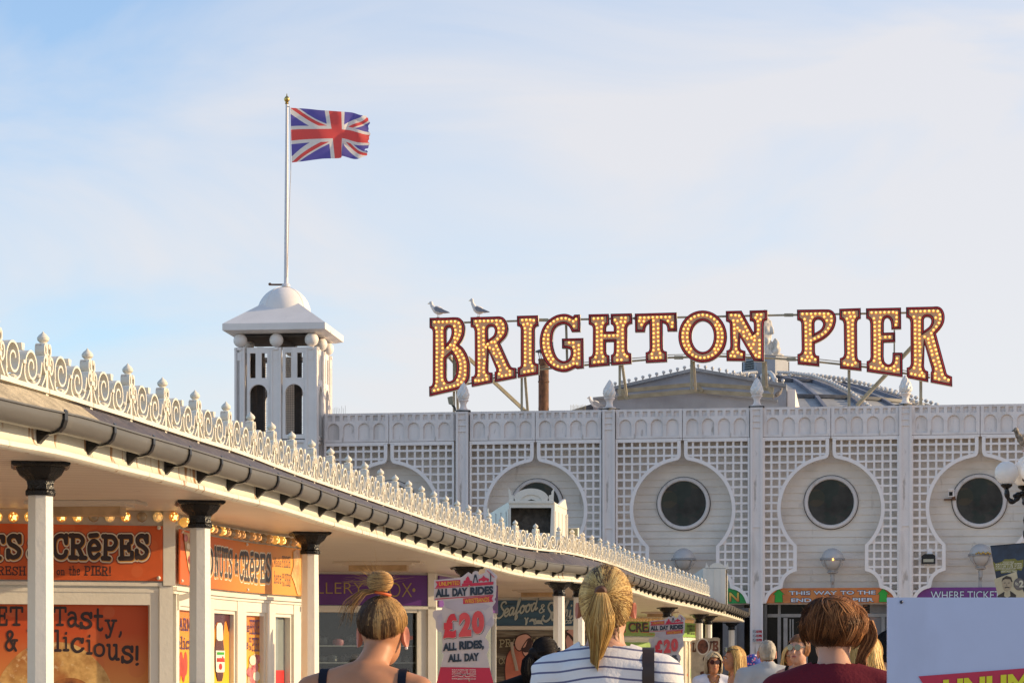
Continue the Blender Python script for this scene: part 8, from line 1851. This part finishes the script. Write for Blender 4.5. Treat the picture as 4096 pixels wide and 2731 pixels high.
p11, J, s, hc = bystander('person with wavy blond hair and black top right of the maroon top', 1.835, 13.0, -.9, 1.585, SKIN, BLK, [BLOND[0], BLOND[1]], .10, False, 400)
p12, J, s, hc = bystander('person in a black shirt and blue jeans at the left edge of the pale board', 2.16, 14.2, -1.2, 1.63, SKIN, BLK, [HB4[0]], .03, False, 300)
bystander('person in dark clothes behind the older woman by the farthest column', 2.93, 29.5, pi-.3, 1.50, SKIN_D, BLK, [HB4[0]], .05, False, 120)
# a statue on the dome
st = thing('statue', 'weathered pale draped statue on the dome behind letter N', 'statue', DC+V((0, 0, 13.55)))
skin('figure', [('c', (-.05, 0, 0), (0, 0, 1.25), .36, .17), ('c', (0, 0, 1.2), (.02, 0, 1.45), .2, .13), ('e', (0, -.03, 1.68), (.12, .14, .17)), ('c', (-.2, 0, 1.4), (-.28, -.1, .9), .08, .07), ('c', (.17, 0, 1.38), (.28, -.12, .95), .08, .07), ('c', (.1, -.1, .0), (.45, -.15, .25), .2, .13), ('e', (.38, -.12, .42), (.14, .16, .3)), ('e', (-.3, 0, .1), (.25, .25, .2)), ('e', (.5, 0, .02), (.25, .25, .16))], mixin(M('weathered stone', (.62, .57, .50), .8, .2, 5, .4, 20), (.30, .27, .23), 5, .58, .1, (1, 1, .5), .6), st, .03, 1, disp=creases(.05, 6))
# gulls
GW, GG, GB_, GK, GP = M('white feathers', (.72, .70, .68), .7, .05, 20), M('grey wing feathers', (.24, .255, .30), .7, .15, 14), M('yellow beak', (.60, .38, .08), .4), M('black wing tip', (.02, .02, .02), .6), M('pinkish leg', (.36, .20, .16), .5)
def gull(sx, sy, Y, ln, label, rz=0, up=0, brown=False):
    o = P(sx, sy, Y); t = thing('gull', label, 'gull', o, None, rz); k = ln/.6; t.scale = (1, 1, 1.28)      # facing -X
    hd = V((-.19, 0, .33+up))*k
    q = lambda *p: V(p)*k
    S = [('e', q(.02, 0, .165), (.17*k, .098*k, .098*k), Matrix.Rotation(.20, 3, 'Y')), ('c', q(-.08, 0, .19), q(-.16, 0, .26+up*.6), .075*k, .05*k), ('c', q(-.16, 0, .26+up*.6), hd, .05*k, .043*k), ('e', hd, (.058*k, .044*k, .046*k)), ('c', q(.14, 0, .13), q(.27, 0, .115), .035*k, .016*k)]
    bm_ = M('brown mottled feathers', (.16, .125, .095), .7, .5, 22, col2=(.36, .31, .25)) if brown else GW
    skin('body', S, bm_, t, .008, 1); 
    for sg in (-1, 1):
        b = MB(); W_ = [(-.10, .20), (-.04, .235), (.08, .20), (.20, .155), (.33, .115), (.30, .10), (.20, .095), (.06, .10), (-.06, .13)]; n = len(W_)
        b.add([q(x, sg*(.104-.05*(x > .25)), z+.01) for x, z in W_]+[q(x, sg*(.07-.03*(x > .25)), z+.005) for x, z in W_], [tuple(range(n)), tuple(range(n, 2*n))]+[(i, (i+1) % n, n+(i+1) % n, n+i) for i in range(n)])
        wg = b.build('wing', M('brown wing', (.13, .10, .08), .7, .5, 20, col2=(.3, .25, .2)) if brown else GG, t, local=True, smooth=60)
        b = MB(); b.add([q(.24, sg*.07, .142), q(.37, sg*.03, .11), q(.26, sg*.06, .108), q(.24, sg*.045, .142), q(.36, sg*.02, .108), q(.26, sg*.04, .106)], [(0, 1, 2), (3, 4, 5), (0, 1, 4, 3), (1, 2, 5, 4), (2, 0, 3, 5)]); b.build('wing_tip', GK, wg, local=True, smooth=0)
    b = MB(); b.tube([hd+q(-.04, 0, -.004), hd+q(-.075, 0, -.010), hd+q(-.098, 0, -.022)], [.013*k, .010*k, .003*k], 7); b.build('beak', GK if brown else GB_, t, local=True)
    b = MB()
    for sg in (-1, 1): b.ball(hd+q(-.02, sg*.031, .010), .006*k, 6, 4)
    b.build('eye', GK, t, local=True)
    for x, y in ((-.0, .03), (.045, -.03)):
        b = MB(); b.tube([q(x, y, .10), q(x-.005, y, .04), q(x, y, .003)], .007*k, 6); b.tube([q(x+.01, y, .004), q(x-.045, y, .003)], .006*k, 5); b.build('leg', GP, t, local=True)
    return t
gull(1750, 1270, SG.Y0, .63, 'gull standing on letter B with its neck drawn in')
gull(1912, 1267, SG.Y0, .60, 'gull standing on letter R with its neck stretched up', up=.07)
gull(2380, 1640, 79.6, .55, 'gull behind the left edge of the gabled roof', .2)
gull(4098, 1805, 42.0, .50, 'brown speckled young gull on top of the lamp post', .3, .0, True)
pg_ = P(3115, 1592, 79.6); t = thing('pigeon', 'pigeon perched on the sloping beam beside the gable', 'pigeon', pg_, None, pi)
skin('body', [('e', (.03, 0, .14), (.15, .07, .075), Matrix.Rotation(.7, 3, 'Y')), ('c', (-.06, 0, .2), (-.08, 0, .28), .045, .035), ('e', (-.09, 0, .30), (.04, .032, .034)), ('c', (.12, 0, .07), (.2, 0, -.02), .03, .018)], M('pigeon feathers', (.22, .17, .14), .7, .4, 14, col2=(.42, .36, .3)), t, .01, 2)
b = MB(); b.tube([(-.12, 0, .30), (-.15, 0, .29)], [.008, .003], 6); b.build('beak', GK, t, local=True)
